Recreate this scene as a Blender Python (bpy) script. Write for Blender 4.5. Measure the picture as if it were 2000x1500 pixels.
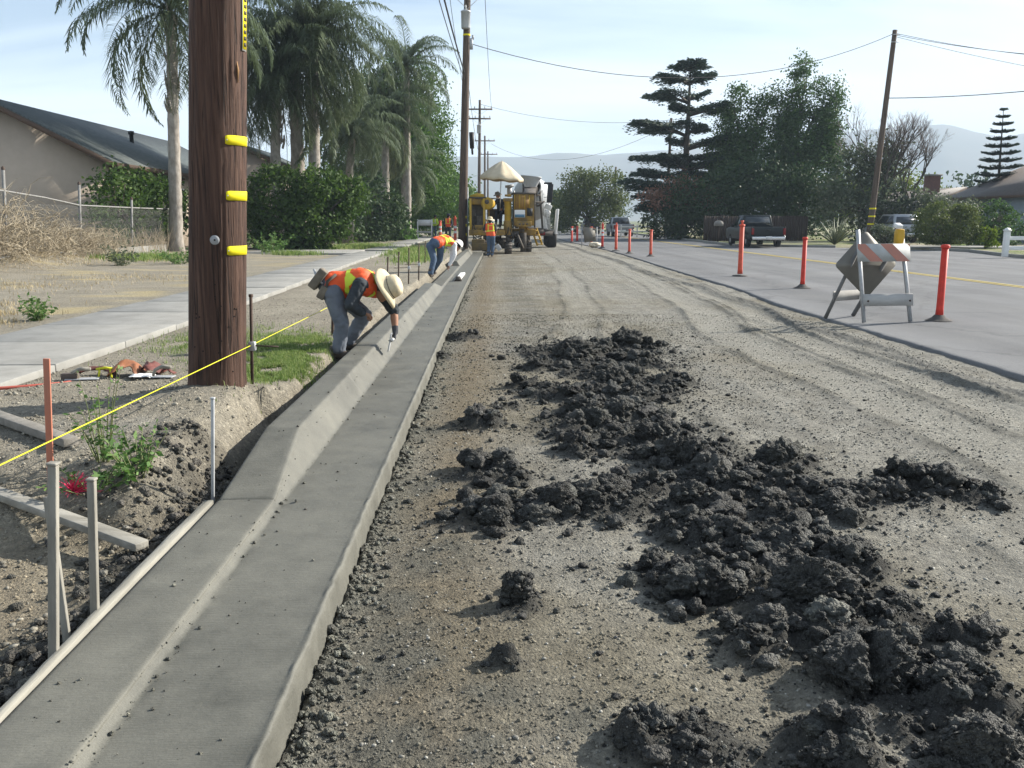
import bpy, bmesh, math, random
import numpy as np
from mathutils import Vector, Matrix

for _o in list(bpy.data.objects):
    bpy.data.objects.remove(_o, do_unlink=True)
R = math.radians
SC = bpy.context.scene
COL = SC.collection
random.seed(7)
rng = np.random.default_rng(11)

# ---------------------------------------------------------------- camera
cam = bpy.data.cameras.new('camera')
cam.sensor_width = 36.0
cam.lens = 30.6
cam.clip_start = 0.05
cam.clip_end = 12000
camo = bpy.data.objects.new('camera', cam)
COL.objects.link(camo)
camo.location = (0, 0, 1.6)
camo.rotation_euler = (R(90 - 10.66), 0, R(-1.424))
SC.camera = camo

# ---------------------------------------------------------------- sky and sun
SUN_EL, SUN_AZ = 28.5, 23.0          # azimuth counted from +X towards +Y
world = bpy.data.worlds.new('World')
SC.world = world
world.use_nodes = True
wt = world.node_tree
wt.nodes.clear()
def wn(t, **k):
    n = wt.nodes.new(t)
    for a, b in k.items():
        setattr(n, a, b)
    return n
sky = wn('ShaderNodeTexSky', sky_type='NISHITA', sun_disc=False, sun_elevation=R(SUN_EL),
         sun_rotation=R(90 - SUN_AZ), air_density=1.0, dust_density=1.3, ozone_density=1.6, altitude=100)
tc = wn('ShaderNodeTexCoord')
sep = wn('ShaderNodeSeparateXYZ')
wt.links.new(tc.outputs['Generated'], sep.inputs[0])
zc = wn('ShaderNodeMath', operation='MAXIMUM'); wt.links.new(sep.outputs[2], zc.inputs[0]); zc.inputs[1].default_value = 0.0
za = wn('ShaderNodeMath', operation='ADD'); wt.links.new(zc.outputs[0], za.inputs[0]); za.inputs[1].default_value = 0.16
dx = wn('ShaderNodeMath', operation='DIVIDE'); wt.links.new(sep.outputs[0], dx.inputs[0]); wt.links.new(za.outputs[0], dx.inputs[1])
dy = wn('ShaderNodeMath', operation='DIVIDE'); wt.links.new(sep.outputs[1], dy.inputs[0]); wt.links.new(za.outputs[0], dy.inputs[1])
cmb = wn('ShaderNodeCombineXYZ'); wt.links.new(dx.outputs[0], cmb.inputs[0]); wt.links.new(dy.outputs[0], cmb.inputs[1])
mp = wn('ShaderNodeMapping'); mp.inputs['Scale'].default_value = (0.34, 1.15, 1); mp.inputs['Rotation'].default_value = (0, 0, R(8)); mp.inputs['Location'].default_value = (3.1, 0.4, 0)
wt.links.new(cmb.outputs[0], mp.inputs[0])
nz = wn('ShaderNodeTexNoise'); nz.inputs['Scale'].default_value = 1.1; nz.inputs['Detail'].default_value = 7; nz.inputs['Roughness'].default_value = 0.55; nz.inputs['Distortion'].default_value = 0.5
wt.links.new(mp.outputs[0], nz.inputs['Vector'])
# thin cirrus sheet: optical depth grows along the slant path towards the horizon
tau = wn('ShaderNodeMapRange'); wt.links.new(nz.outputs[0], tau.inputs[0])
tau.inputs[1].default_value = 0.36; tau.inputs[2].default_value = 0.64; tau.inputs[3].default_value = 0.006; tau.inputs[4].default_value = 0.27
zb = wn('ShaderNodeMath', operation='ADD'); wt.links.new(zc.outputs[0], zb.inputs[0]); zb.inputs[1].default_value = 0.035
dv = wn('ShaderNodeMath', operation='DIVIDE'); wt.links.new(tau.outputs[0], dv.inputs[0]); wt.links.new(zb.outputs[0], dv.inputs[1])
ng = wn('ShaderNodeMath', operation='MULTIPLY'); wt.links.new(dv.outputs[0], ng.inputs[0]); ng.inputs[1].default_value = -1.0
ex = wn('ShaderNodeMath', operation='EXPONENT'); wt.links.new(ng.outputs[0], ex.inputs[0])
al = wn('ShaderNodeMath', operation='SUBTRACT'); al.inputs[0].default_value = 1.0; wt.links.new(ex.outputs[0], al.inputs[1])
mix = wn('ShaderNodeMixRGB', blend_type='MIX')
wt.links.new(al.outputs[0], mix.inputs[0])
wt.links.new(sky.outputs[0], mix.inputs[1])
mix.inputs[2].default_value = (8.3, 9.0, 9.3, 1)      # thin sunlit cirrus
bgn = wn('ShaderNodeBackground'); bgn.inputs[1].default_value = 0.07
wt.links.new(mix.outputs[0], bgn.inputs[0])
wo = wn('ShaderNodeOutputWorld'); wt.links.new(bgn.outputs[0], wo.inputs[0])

sl = bpy.data.lights.new('sun', 'SUN')
sl.energy = 5.0
sl.angle = R(0.53)
sl.color = (1.0, 0.945, 0.85)
so = bpy.data.objects.new('sun', sl)
COL.objects.link(so)
SDIR = Vector((math.cos(R(SUN_EL)) * math.cos(R(SUN_AZ)), math.cos(R(SUN_EL)) * math.sin(R(SUN_AZ)), math.sin(R(SUN_EL))))
so.rotation_euler = SDIR.to_track_quat('Z', 'Y').to_euler()
so.location = SDIR * 60

vs = SC.view_settings
vs.view_transform = 'Standard'; vs.look = 'None'; vs.exposure = 1.28; vs.gamma = 1.0; vs.use_curve_mapping = False

# ================================================================ helpers
_perm = np.random.default_rng(5).permutation(256)
_perm = np.concatenate([_perm, _perm, _perm]).astype(np.int64)
_g3 = np.array([[1,1,0],[-1,1,0],[1,-1,0],[-1,-1,0],[1,0,1],[-1,0,1],[1,0,-1],[-1,0,-1],[0,1,1],[0,-1,1],[0,1,-1],[0,-1,-1],[1,1,0],[-1,1,0],[0,-1,1],[0,-1,-1]], float)
_a = np.arange(16) * (2 * math.pi / 16)
_g2 = np.stack([np.cos(_a), np.sin(_a)], 1)
def perlin2(x, y):
    xi = np.floor(x).astype(np.int64); yi = np.floor(y).astype(np.int64)
    xf = x - xi; yf = y - yi; xi &= 255; yi &= 255
    u = xf*xf*xf*(xf*(xf*6-15)+10); v = yf*yf*yf*(yf*(yf*6-15)+10)
    def gr(ix, iy, ax, ay):
        g = _g2[_perm[_perm[ix]+iy] & 15]; return g[..., 0]*ax + g[..., 1]*ay
    a = gr(xi, yi, xf, yf); b = gr(xi+1, yi, xf-1, yf); c = gr(xi, yi+1, xf, yf-1); d = gr(xi+1, yi+1, xf-1, yf-1)
    return (a + u*(b-a) + v*((c + u*(d-c)) - (a + u*(b-a)))) * 1.45
def perlin3(p):
    x, y, z = p[:, 0], p[:, 1], p[:, 2]
    xi = np.floor(x).astype(np.int64); yi = np.floor(y).astype(np.int64); zi = np.floor(z).astype(np.int64)
    xf = x-xi; yf = y-yi; zf = z-zi; xi &= 255; yi &= 255; zi &= 255
    f = lambda t: t*t*t*(t*(t*6-15)+10)
    u, v, w = f(xf), f(yf), f(zf)
    def gr(a, b, c, ax, ay, az):
        g = _g3[_perm[_perm[_perm[a]+b]+c] & 15]; return g[:, 0]*ax + g[:, 1]*ay + g[:, 2]*az
    l = lambda t, a, b: a + t*(b-a)
    return l(w, l(v, l(u, gr(xi,yi,zi,xf,yf,zf), gr(xi+1,yi,zi,xf-1,yf,zf)), l(u, gr(xi,yi+1,zi,xf,yf-1,zf), gr(xi+1,yi+1,zi,xf-1,yf-1,zf))),
             l(v, l(u, gr(xi,yi,zi+1,xf,yf,zf-1), gr(xi+1,yi,zi+1,xf-1,yf,zf-1)), l(u, gr(xi,yi+1,zi+1,xf,yf-1,zf-1), gr(xi+1,yi+1,zi+1,xf-1,yf-1,zf-1))))
def fbm2(x, y, s, octv=4, rough=0.5):
    r = np.zeros_like(x); a = 1.0; t = 0
    for i in range(octv):
        r += a * perlin2(x/s + 17.3*i, y/s + 9.1*i); t += a; a *= rough; s *= 0.5
    return r / t
def billow2(x, y, s, octv=3):
    r = np.zeros_like(x); a = 1.0; t = 0
    for i in range(octv):
        r += a * (1 - np.abs(perlin2(x/s + 31.7*i, y/s + 5.9*i))*2); t += a; a *= 0.55; s *= 0.5
    return r / t
def sstep(a, b, x):
    t = np.clip((x-a)/(b-a), 0, 1); return t*t*(3-2*t)

ORG = {}
def raw_mesh(name, V, faces, smooth=False):
    """faces: list of int arrays, each (n,3) or (n,4)"""
    V = np.asarray(V, np.float32).reshape(-1, 3)
    me = bpy.data.meshes.new(name)
    me.vertices.add(len(V)); me.vertices.foreach_set('co', V.ravel())
    if not isinstance(faces, list): faces = [faces]
    faces = [np.asarray(f, np.int32) for f in faces if len(f)]
    nl = sum(f.size for f in faces); npol = sum(len(f) for f in faces)
    me.loops.add(nl); me.loops.foreach_set('vertex_index', np.concatenate([f.ravel() for f in faces]))
    me.polygons.add(npol)
    starts = []; tot = 0
    for f in faces:
        k = f.shape[1]; starts.append(np.arange(len(f), dtype=np.int32)*k + tot); tot += f.size
    me.polygons.foreach_set('loop_start', np.concatenate(starts))
    me.update(calc_edges=True)
    if smooth: me.polygons.foreach_set('use_smooth', np.ones(npol, bool))
    me.validate()
    return me
def add_attr(me, name, arr):
    arr = np.asarray(arr, np.float32)
    if arr.ndim == 1:
        a = me.attributes.new(name, 'FLOAT', 'POINT'); a.data.foreach_set('value', arr)
    else:
        if arr.shape[1] == 3: arr = np.concatenate([arr, np.ones((len(arr), 1), np.float32)], 1)
        a = me.attributes.new(name, 'FLOAT_COLOR', 'POINT'); a.data.foreach_set('color', arr.ravel())
def org_of(p):
    return ORG.get(p.name, Vector((0, 0, 0)))
def link(name, me, mat, parent=None):
    o = bpy.data.objects.new(name, me)
    if mat is not None and not me.materials: me.materials.append(mat)
    COL.objects.link(o)
    if parent is not None: o.parent = parent
    return o
def obj_np(name, V, faces, mat, parent=None, smooth=False, attrs=None, world=True):
    """world-coordinate mesh -> object; origin at the thing's base (parents are unrotated while building)"""
    V = np.array(V, float).reshape(-1, 3)
    if world:
        if parent is not None: og = org_of(parent)
        else: og = Vector((V[:, 0].mean(), V[:, 1].mean(), V[:, 2].min()))
    else: og = Vector((0, 0, 0))
    me = raw_mesh(name, V - np.array(og), faces, smooth)
    if attrs:
        for k, v in attrs.items(): add_attr(me, k, v)
    o = link(name, me, mat, parent)
    if parent is None: o.location = og
    ORG[o.name] = og
    return o
def tag(o, label=None, cat=None, group=None, kind=None):
    if label: o['label'] = label
    if cat: o['category'] = cat
    if group: o['group'] = group
    if kind: o['kind'] = kind
    return o
def thing(name, label, cat, loc=(0, 0, 0), group=None):
    o = bpy.data.objects.new(name, None)
    COL.objects.link(o); o.location = loc; o.empty_display_size = 0.2
    ORG[o.name] = Vector(loc)
    return tag(o, label, cat, group)
KIDS = {}
def copy_tree(o, parent=None):
    c = o.copy(); COL.objects.link(c)
    if parent is not None: c.parent = parent
    for ch in [q for q in bpy.data.objects if q.parent is o]:
        copy_tree(ch, c)
    return c

class B:
    """collects shapes in world coordinates; build() links them as one mesh"""
    def __init__(s): s.v = []; s.q = []; s.t = []; s.n = 0
    def add(s, V, quads=(), tris=()):
        V = np.asarray(V, float).reshape(-1, 3); b = s.n
        s.v.append(V); s.n += len(V)
        if len(quads): s.q.append(np.asarray(quads, int).reshape(-1, 4) + b)
        if len(tris): s.t.append(np.asarray(tris, int).reshape(-1, 3) + b)
        return s
    def box(s, c, d, rot=None, taper=1.0):
        """c centre, d full sizes; rot = Euler degrees or Matrix; taper scales the top in x,y"""
        h = np.array(d)/2
        P = np.array([[x, y, z] for z in (-1, 1) for y in (-1, 1) for x in (-1, 1)], float)
        P[4:, :2] *= taper
        P = P*h
        if rot is not None:
            m = rot if isinstance(rot, Matrix) else Matrix.Rotation(R(rot[2]), 3, 'Z') @ Matrix.Rotation(R(rot[1]), 3, 'Y') @ Matrix.Rotation(R(rot[0]), 3, 'X')
            P = P @ np.array(m).T
        return s.add(P + np.array(c), [[0,2,3,1],[4,5,7,6],[0,1,5,4],[2,6,7,3],[0,4,6,2],[1,3,7,5]])
    def bar(s, a, b, w, h=None, up=(0, 0, 1)):
        """square bar from a to b"""
        a = Vector(a); b = Vector(b); h = h or w; d = b-a
        y = d.normalized(); x = y.cross(Vector(up))
        if x.length < 1e-4: x = y.cross(Vector((1, 0, 0)))
        x.normalize(); z = x.cross(y)
        return s.box((a+b)/2, (w, d.length, h), Matrix((x, y, z)).transposed())
    def tube(s, pts, rad, n=8, caps=True):
        P = [Vector(p) for p in pts]
        if not hasattr(rad, '__len__'): rad = [rad]*len(P)
        ring = []; T = []
        for i in range(len(P)):
            d = (P[min(i+1, len(P)-1)] - P[max(i-1, 0)]); T.append(d.normalized() if d.length > 1e-9 else Vector((0, 0, 1)))
        x = T[0].cross(Vector((0, 0, 1)))
        if x.length < 1e-3: x = Vector((1, 0, 0))
        x.normalize(); V = []
        ang = np.arange(n)*2*math.pi/n
        for i, p in enumerate(P):
            x = (x - T[i]*x.dot(T[i]))
            if x.length < 1e-6: x = T[i].orthogonal()
            x.normalize(); y = T[i].cross(x)
            V.append(np.array(p) + rad[i]*(np.cos(ang)[:, None]*np.array(x) + np.sin(ang)[:, None]*np.array(y)))
        V = np.concatenate(V); q = []
        m = len(P); i = np.arange(m-1)[:, None]*n; j = np.arange(n)[None]; j2 = (j+1) % n
        q = np.stack([i+j, i+j2, i+n+j2, i+n+j], -1).reshape(-1, 4); t = []
        if caps:
            V = np.concatenate([V, [np.array(P[0]), np.array(P[-1])]]); a = m*n
            k = np.arange(n); k2 = (k+1) % n
            t = np.concatenate([np.stack([k2, k, np.full(n, a)], 1), np.stack([(m-1)*n+k, (m-1)*n+k2, np.full(n, a+1)], 1)])
        return s.add(V, q, t)
    def lathe(s, prof, org=(0, 0, 0), axis=(0, 0, 1), n=16, arc=None):
        """prof: list of (radius, height along axis)"""
        ax = Vector(axis).normalized(); x = ax.orthogonal().normalized(); y = ax.cross(x)
        ang = np.arange(n)*2*math.pi/n; V = []
        for r, h in prof:
            V.append(np.array(org) + h*np.array(ax) + r*(np.cos(ang)[:, None]*np.array(x) + np.sin(ang)[:, None]*np.array(y)))
        m = len(prof); i = np.arange(m-1)[:, None]*n; j = np.arange(n)[None]; j2 = (j+1) % n
        q = np.stack([i+j, i+j2, i+n+j2, i+n+j], -1).reshape(-1, 4)
        return s.add(np.concatenate(V), q)
    def prism(s, poly, axis, a, b, inset=0.0):
        """poly: 2D points in the plane across axis ('x','y','z'), extruded from a to b"""
        n = len(poly); V = []
        for k in (a, b):
            for u, w in poly:
                V.append({'x': (k, u, w), 'y': (u, k, w), 'z': (u, w, k)}[axis])
        i = np.arange(n); i2 = (i+1) % n
        q = np.stack([i, i2, i2+n, i+n], 1)
        base = s.n
        s.add(V, q)
        cap = []
        bm = bmesh.new(); vv = [bm.verts.new((u, w, 0)) for u, w in poly]; f = bm.faces.new(vv)
        bm.verts.index_update()
        r = bmesh.ops.triangulate(bm, faces=[f])
        for tf in bm.faces: cap.append([v.index for v in tf.verts])
        bm.free(); cap = np.array(cap)
        s.t.append(cap[:, ::-1] + base); s.t.append(cap + base + n)
        return s
    def build(s, name, mat, parent=None, smooth=False, bevel=0, world=True, solid=0):
        fs = []
        if s.q: fs.append(np.concatenate(s.q))
        if s.t: fs.append(np.concatenate(s.t))
        o = obj_np(name, np.concatenate(s.v), fs, mat, parent, smooth, world=world)
        if solid:
            m = o.modifiers.new('solid', 'SOLIDIFY'); m.thickness = solid; m.offset = 0
        if bevel:
            m = o.modifiers.new('bevel', 'BEVEL'); m.width = bevel; m.segments = 2; m.limit_method = 'ANGLE'; m.angle_limit = R(40)
        return o

# ---------------------------------------------------------------- materials
def _nodes(name):
    m = bpy.data.materials.new(name); m.use_nodes = True
    nt = m.node_tree; bs = nt.nodes['Principled BSDF']
    return m, nt, bs
def N(nt, t, **k):
    n = nt.nodes.new(t)
    for a, b in k.items():
        if a in n.inputs.keys(): n.inputs[a].default_value = b
        else: setattr(n, a, b)
    return n
def ramp(nt, stops):
    n = nt.nodes.new('ShaderNodeValToRGB'); e = n.color_ramp.elements
    while len(e) < len(stops): e.new(0.5)
    for i, (p, c) in enumerate(stops):
        e[i].position = p; e[i].color = (c[0], c[1], c[2], 1)
    return n
def pm(name, c1, c2=None, scale=6, rough=0.8, bump=0.0, bscale=60, metal=0, detail=6, spec=0.3, stretch=(1, 1, 1), rvar=0.0, bdist=0.01):
    m, nt, bs = _nodes(name); L = nt.links.new
    bs.inputs['Roughness'].default_value = rough; bs.inputs['Metallic'].default_value = metal
    bs.inputs['Specular IOR Level'].default_value = spec
    tcn = N(nt, 'ShaderNodeTexCoord'); mpn = N(nt, 'ShaderNodeMapping'); mpn.inputs['Scale'].default_value = stretch
    L(tcn.outputs['Object'], mpn.inputs[0])
    if c2 is None: c2 = tuple(x*0.82 for x in c1)
    n1 = N(nt, 'ShaderNodeTexNoise', Scale=scale, Detail=detail, Roughness=0.6); L(mpn.outputs[0], n1.inputs['Vector'])
    rp = ramp(nt, [(0.32, c1), (0.68, c2)]); L(n1.outputs[0], rp.inputs[0]); L(rp.outputs[0], bs.inputs['Base Color'])
    if rvar:
        mr = N(nt, 'ShaderNodeMapRange'); L(n1.outputs[0], mr.inputs[0]); mr.inputs[1].default_value = .3; mr.inputs[2].default_value = .7
        mr.inputs[3].default_value = max(0.02, rough-rvar); mr.inputs[4].default_value = min(1, rough+rvar); L(mr.outputs[0], bs.inputs['Roughness'])
    if bump:
        n2 = N(nt, 'ShaderNodeTexNoise', Scale=bscale, Detail=5, Roughness=0.65); L(mpn.outputs[0], n2.inputs['Vector'])
        bp = N(nt, 'ShaderNodeBump', Strength=bump, Distance=bdist); L(n2.outputs[0], bp.inputs['Height']); L(bp.outputs[0], bs.inputs['Normal'])
    return m
def leaf_mat(name, cols, rough=0.6, trans=0.25, spec=0.16):
    """cols: 3 colours picked per leaf by the attribute var"""
    m, nt, bs = _nodes(name); L = nt.links.new
    at = N(nt, 'ShaderNodeAttribute'); at.attribute_name = 'var'
    rp = ramp(nt, [(0.0, cols[0]), (0.5, cols[1]), (1.0, cols[2])]); L(at.outputs['Fac'], rp.inputs[0])
    L(rp.outputs[0], bs.inputs['Base Color']); bs.inputs['Roughness'].default_value = rough; bs.inputs['Specular IOR Level'].default_value = spec
    tr = N(nt, 'ShaderNodeBsdfTranslucent'); hs = N(nt, 'ShaderNodeHueSaturation', Saturation=1.15, Value=1.5)
    L(rp.outputs[0], hs.inputs['Color']); L(hs.outputs[0], tr.inputs[0])
    mx = N(nt, 'ShaderNodeMixShader'); mx.inputs[0].default_value = trans
    L(bs.outputs[0], mx.inputs[1]); L(tr.outputs[0], mx.inputs[2]); L(mx.outputs[0], nt.nodes['Material Output'].inputs[0])
    return m
def earth_mat(name, rough=0.95, bump=0.9, speck=0.5):
    """colour from the point attribute Col (soil kinds), with grain, pebbles and fine relief"""
    m, nt, bs = _nodes(name); L = nt.links.new
    bs.inputs['Roughness'].default_value = rough; bs.inputs['Specular IOR Level'].default_value = 0.12
    at = N(nt, 'ShaderNodeAttribute'); at.attribute_name = 'Col'
    tcn = N(nt, 'ShaderNodeTexCoord')
    n1 = N(nt, 'ShaderNodeTexNoise', Scale=26, Detail=5, Roughness=0.72); L(tcn.outputs['Object'], n1.inputs['Vector'])
    r1 = ramp(nt, [(0.3, (0.62,)*3), (0.5, (0.98,)*3), (0.72, (1.32, 1.3, 1.24))]); L(n1.outputs[0], r1.inputs[0])
    mu = N(nt, 'ShaderNodeMixRGB', blend_type='MULTIPLY'); mu.inputs[0].default_value = 1; L(at.outputs['Color'], mu.inputs[1]); L(r1.outputs[0], mu.inputs[2])
    vo = N(nt, 'ShaderNodeTexVoronoi', Scale=70); L(tcn.outputs['Object'], vo.inputs['Vector'])
    vs_ = N(nt, 'ShaderNodeSeparateColor'); L(vo.outputs['Color'], vs_.inputs[0])
    r2 = ramp(nt, [(0.0, (0.75,)*3), (0.55, (1,)*3), (0.86, (1,)*3), (0.97, (1.75, 1.75, 1.75))]); L(vs_.outputs[0], r2.inputs[0])
    mu2 = N(nt, 'ShaderNodeMixRGB', blend_type='MULTIPLY'); mu2.inputs[0].default_value = speck; L(mu.outputs[0], mu2.inputs[1]); L(r2.outputs[0], mu2.inputs[2])
    L(mu2.outputs[0], bs.inputs['Base Color'])
    n2 = N(nt, 'ShaderNodeTexNoise', Scale=110, Detail=3, Roughness=0.75); L(tcn.outputs['Object'], n2.inputs['Vector'])
    ad = N(nt, 'ShaderNodeMath', operation='ADD'); L(n2.outputs[0], ad.inputs[0])
    vm = N(nt, 'ShaderNodeMath', operation='MULTIPLY'); L(vo.outputs['Distance'], vm.inputs[0]); vm.inputs[1].default_value = -0.5; L(vm.outputs[0], ad.inputs[1])
    bp = N(nt, 'ShaderNodeBump', Strength=bump, Distance=0.02); L(ad.outputs[0], bp.inputs['Height']); L(bp.outputs[0], bs.inputs['Normal'])
    return m

M = {}
M['earth'] = earth_mat('earth')
def mud_mat(name):
    """crumbly damp soil: colour from Col, relief of packed crumbs at two sizes"""
    m, nt, bs = _nodes(name); L = nt.links.new
    bs.inputs['Roughness'].default_value = 0.75; bs.inputs['Specular IOR Level'].default_value = 0.3
    at = N(nt, 'ShaderNodeAttribute'); at.attribute_name = 'Col'
    tcn = N(nt, 'ShaderNodeTexCoord')
    dn = N(nt, 'ShaderNodeTexNoise', Scale=30, Detail=3); L(tcn.outputs['Object'], dn.inputs['Vector'])
    dm = N(nt, 'ShaderNodeMixRGB', blend_type='ADD'); dm.inputs[0].default_value = .03; L(tcn.outputs['Object'], dm.inputs[1]); L(dn.outputs['Color'], dm.inputs[2])
    v1 = N(nt, 'ShaderNodeTexVoronoi', Scale=52, Randomness=1.0); L(dm.outputs[0], v1.inputs['Vector'])
    v2 = N(nt, 'ShaderNodeTexVoronoi', Scale=135, Randomness=1.0); L(dm.outputs[0], v2.inputs['Vector'])
    a1 = N(nt, 'ShaderNodeMath', operation='MULTIPLY_ADD'); L(v1.outputs['Distance'], a1.inputs[0]); a1.inputs[1].default_value = -1.0
    a2 = N(nt, 'ShaderNodeMath', operation='MULTIPLY'); L(v2.outputs['Distance'], a2.inputs[0]); a2.inputs[1].default_value = -0.55; L(a2.outputs[0], a1.inputs[2])
    bp = N(nt, 'ShaderNodeBump', Strength=0.95, Distance=0.022); L(a1.outputs[0], bp.inputs['Height']); L(bp.outputs[0], bs.inputs['Normal'])
    sc_ = N(nt, 'ShaderNodeSeparateColor'); L(v1.outputs['Color'], sc_.inputs[0])
    r1 = ramp(nt, [(0.0, (.75,)*3), (.6, (1.0,)*3), (1.0, (1.35, 1.33, 1.28))]); L(sc_.outputs[0], r1.inputs[0])
    mu = N(nt, 'ShaderNodeMixRGB', blend_type='MULTIPLY'); mu.inputs[0].default_value = 1; L(at.outputs['Color'], mu.inputs[1]); L(r1.outputs[0], mu.inputs[2])
    L(mu.outputs[0], bs.inputs['Base Color'])
    return m
M['mud'] = mud_mat('mud')
M['stone'] = earth_mat('stone', rough=.9, bump=.2, speck=.1)
M['gravel'] = pm('gravel', (0.46, 0.44, 0.38), (0.25, 0.23, 0.19), scale=14, rough=0.9, bump=0.3)
def concrete_mat(name, c1, c2, c3, rough=0.75, spec=0.3):
    m, nt, bs = _nodes(name); L = nt.links.new
    tcn = N(nt, 'ShaderNodeTexCoord')
    n1 = N(nt, 'ShaderNodeTexNoise', Scale=2.6, Detail=6, Roughness=0.68); L(tcn.outputs['Object'], n1.inputs['Vector'])
    rp = ramp(nt, [(0.3, c1), (0.5, c2), (0.72, c3)]); L(n1.outputs[0], rp.inputs[0])
    n3 = N(nt, 'ShaderNodeTexNoise', Scale=190, Detail=3, Roughness=0.7); L(tcn.outputs['Object'], n3.inputs['Vector'])
    r3 = ramp(nt, [(0.3, (0.82,)*3), (0.6, (1.08,)*3)]); L(n3.outputs[0], r3.inputs[0])
    mu = N(nt, 'ShaderNodeMixRGB', blend_type='MULTIPLY'); mu.inputs[0].default_value = 1; L(rp.outputs[0], mu.inputs[1]); L(r3.outputs[0], mu.inputs[2])
    L(mu.outputs[0], bs.inputs['Base Color'])
    mr = N(nt, 'ShaderNodeMapRange'); L(n1.outputs[0], mr.inputs[0]); mr.inputs[1].default_value = .3; mr.inputs[2].default_value = .7; mr.inputs[3].default_value = rough-.1; mr.inputs[4].default_value = rough+.1
    L(mr.outputs[0], bs.inputs['Roughness']); bs.inputs['Specular IOR Level'].default_value = spec
    mp2 = N(nt, 'ShaderNodeMapping'); mp2.inputs['Scale'].default_value = (0.10, 1, 1); L(tcn.outputs['Object'], mp2.inputs[0])
    n2 = N(nt, 'ShaderNodeTexNoise', Scale=130, Detail=4, Roughness=0.6); L(mp2.outputs[0], n2.inputs['Vector'])
    n4 = N(nt, 'ShaderNodeTexNoise', Scale=60, Detail=6, Roughness=0.7); L(tcn.outputs['Object'], n4.inputs['Vector'])
    ad = N(nt, 'ShaderNodeMath', operation='ADD'); L(n2.outputs[0], ad.inputs[0]); L(n4.outputs[0], ad.inputs[1])
    bp = N(nt, 'ShaderNodeBump', Strength=0.38, Distance=0.006); L(ad.outputs[0], bp.inputs['Height']); L(bp.outputs[0], bs.inputs['Normal'])
    return m
M['wet_concrete'] = concrete_mat('wet_concrete', (0.074, 0.073, 0.061), (0.110, 0.108, 0.091), (0.146, 0.143, 0.120), rough=0.62, spec=0.35)
M['old_concrete'] = concrete_mat('old_concrete', (0.20, 0.196, 0.18), (0.25, 0.246, 0.228), (0.295, 0.29, 0.27), rough=0.9, spec=0.2)
def asphalt_mat(name):
    m, nt, bs = _nodes(name); L = nt.links.new; tcn = N(nt, 'ShaderNodeTexCoord')
    n1 = N(nt, 'ShaderNodeTexNoise', Scale=.45, Detail=8, Roughness=.65); L(tcn.outputs['Object'], n1.inputs['Vector'])
    rp = ramp(nt, [(.3, (.125, .127, .132)), (.5, (.150, .152, .155)), (.7, (.176, .176, .175))]); L(n1.outputs[0], rp.inputs[0])
    mp_ = N(nt, 'ShaderNodeMapping'); mp_.inputs['Scale'].default_value = (1.0, .05, 1); L(tcn.outputs['Object'], mp_.inputs[0])
    n2 = N(nt, 'ShaderNodeTexNoise', Scale=1.1, Detail=3); L(mp_.outputs[0], n2.inputs['Vector']); r2 = ramp(nt, [(.35, (.84,)*3), (.65, (1.1,)*3)]); L(n2.outputs[0], r2.inputs[0])
    n3 = N(nt, 'ShaderNodeTexNoise', Scale=95, Detail=4, Roughness=.7); L(tcn.outputs['Object'], n3.inputs['Vector']); r3 = ramp(nt, [(.3, (.7,)*3), (.7, (1.25,)*3)]); L(n3.outputs[0], r3.inputs[0])
    ds = N(nt, 'ShaderNodeTexNoise', Scale=2.2, Detail=6); L(tcn.outputs['Object'], ds.inputs['Vector'])
    dm = N(nt, 'ShaderNodeMixRGB', blend_type='ADD'); dm.inputs[0].default_value = .9; L(tcn.outputs['Object'], dm.inputs[1]); L(ds.outputs['Color'], dm.inputs[2])
    vo = N(nt, 'ShaderNodeTexVoronoi', Scale=.27, feature='DISTANCE_TO_EDGE'); L(dm.outputs[0], vo.inputs['Vector']); r4 = ramp(nt, [(.0, (.42,)*3), (.010, (.75,)*3), (.02, (1,)*3)]); L(vo.outputs[0], r4.inputs[0])
    c = rp.outputs[0]
    for q, f in ((r2, 1), (r3, 1), (r4, .4)):
        mu = N(nt, 'ShaderNodeMixRGB', blend_type='MULTIPLY'); mu.inputs[0].default_value = f; L(c, mu.inputs[1]); L(q.outputs[0], mu.inputs[2]); c = mu.outputs[0]
    L(c, bs.inputs['Base Color']); bs.inputs['Roughness'].default_value = .9; bs.inputs['Specular IOR Level'].default_value = .2
    bp = N(nt, 'ShaderNodeBump', Strength=.6, Distance=.006); L(n3.outputs[0], bp.inputs['Height']); L(bp.outputs[0], bs.inputs['Normal']); return m
M['asphalt'] = asphalt_mat('asphalt')
M['road_paint'] = pm('road_paint', (0.52, 0.40, 0.09), (0.38, 0.30, 0.10), scale=9, rough=0.7, detail=8)
# ================================================================ the ground
def curve(y): return 0.0002*np.square(np.minimum(y, 60)) + 0.024*np.maximum(y-60, 0)*0.3
XB, XL = -1.455, -0.66            # back of curb, lip of gutter at the camera
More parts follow.
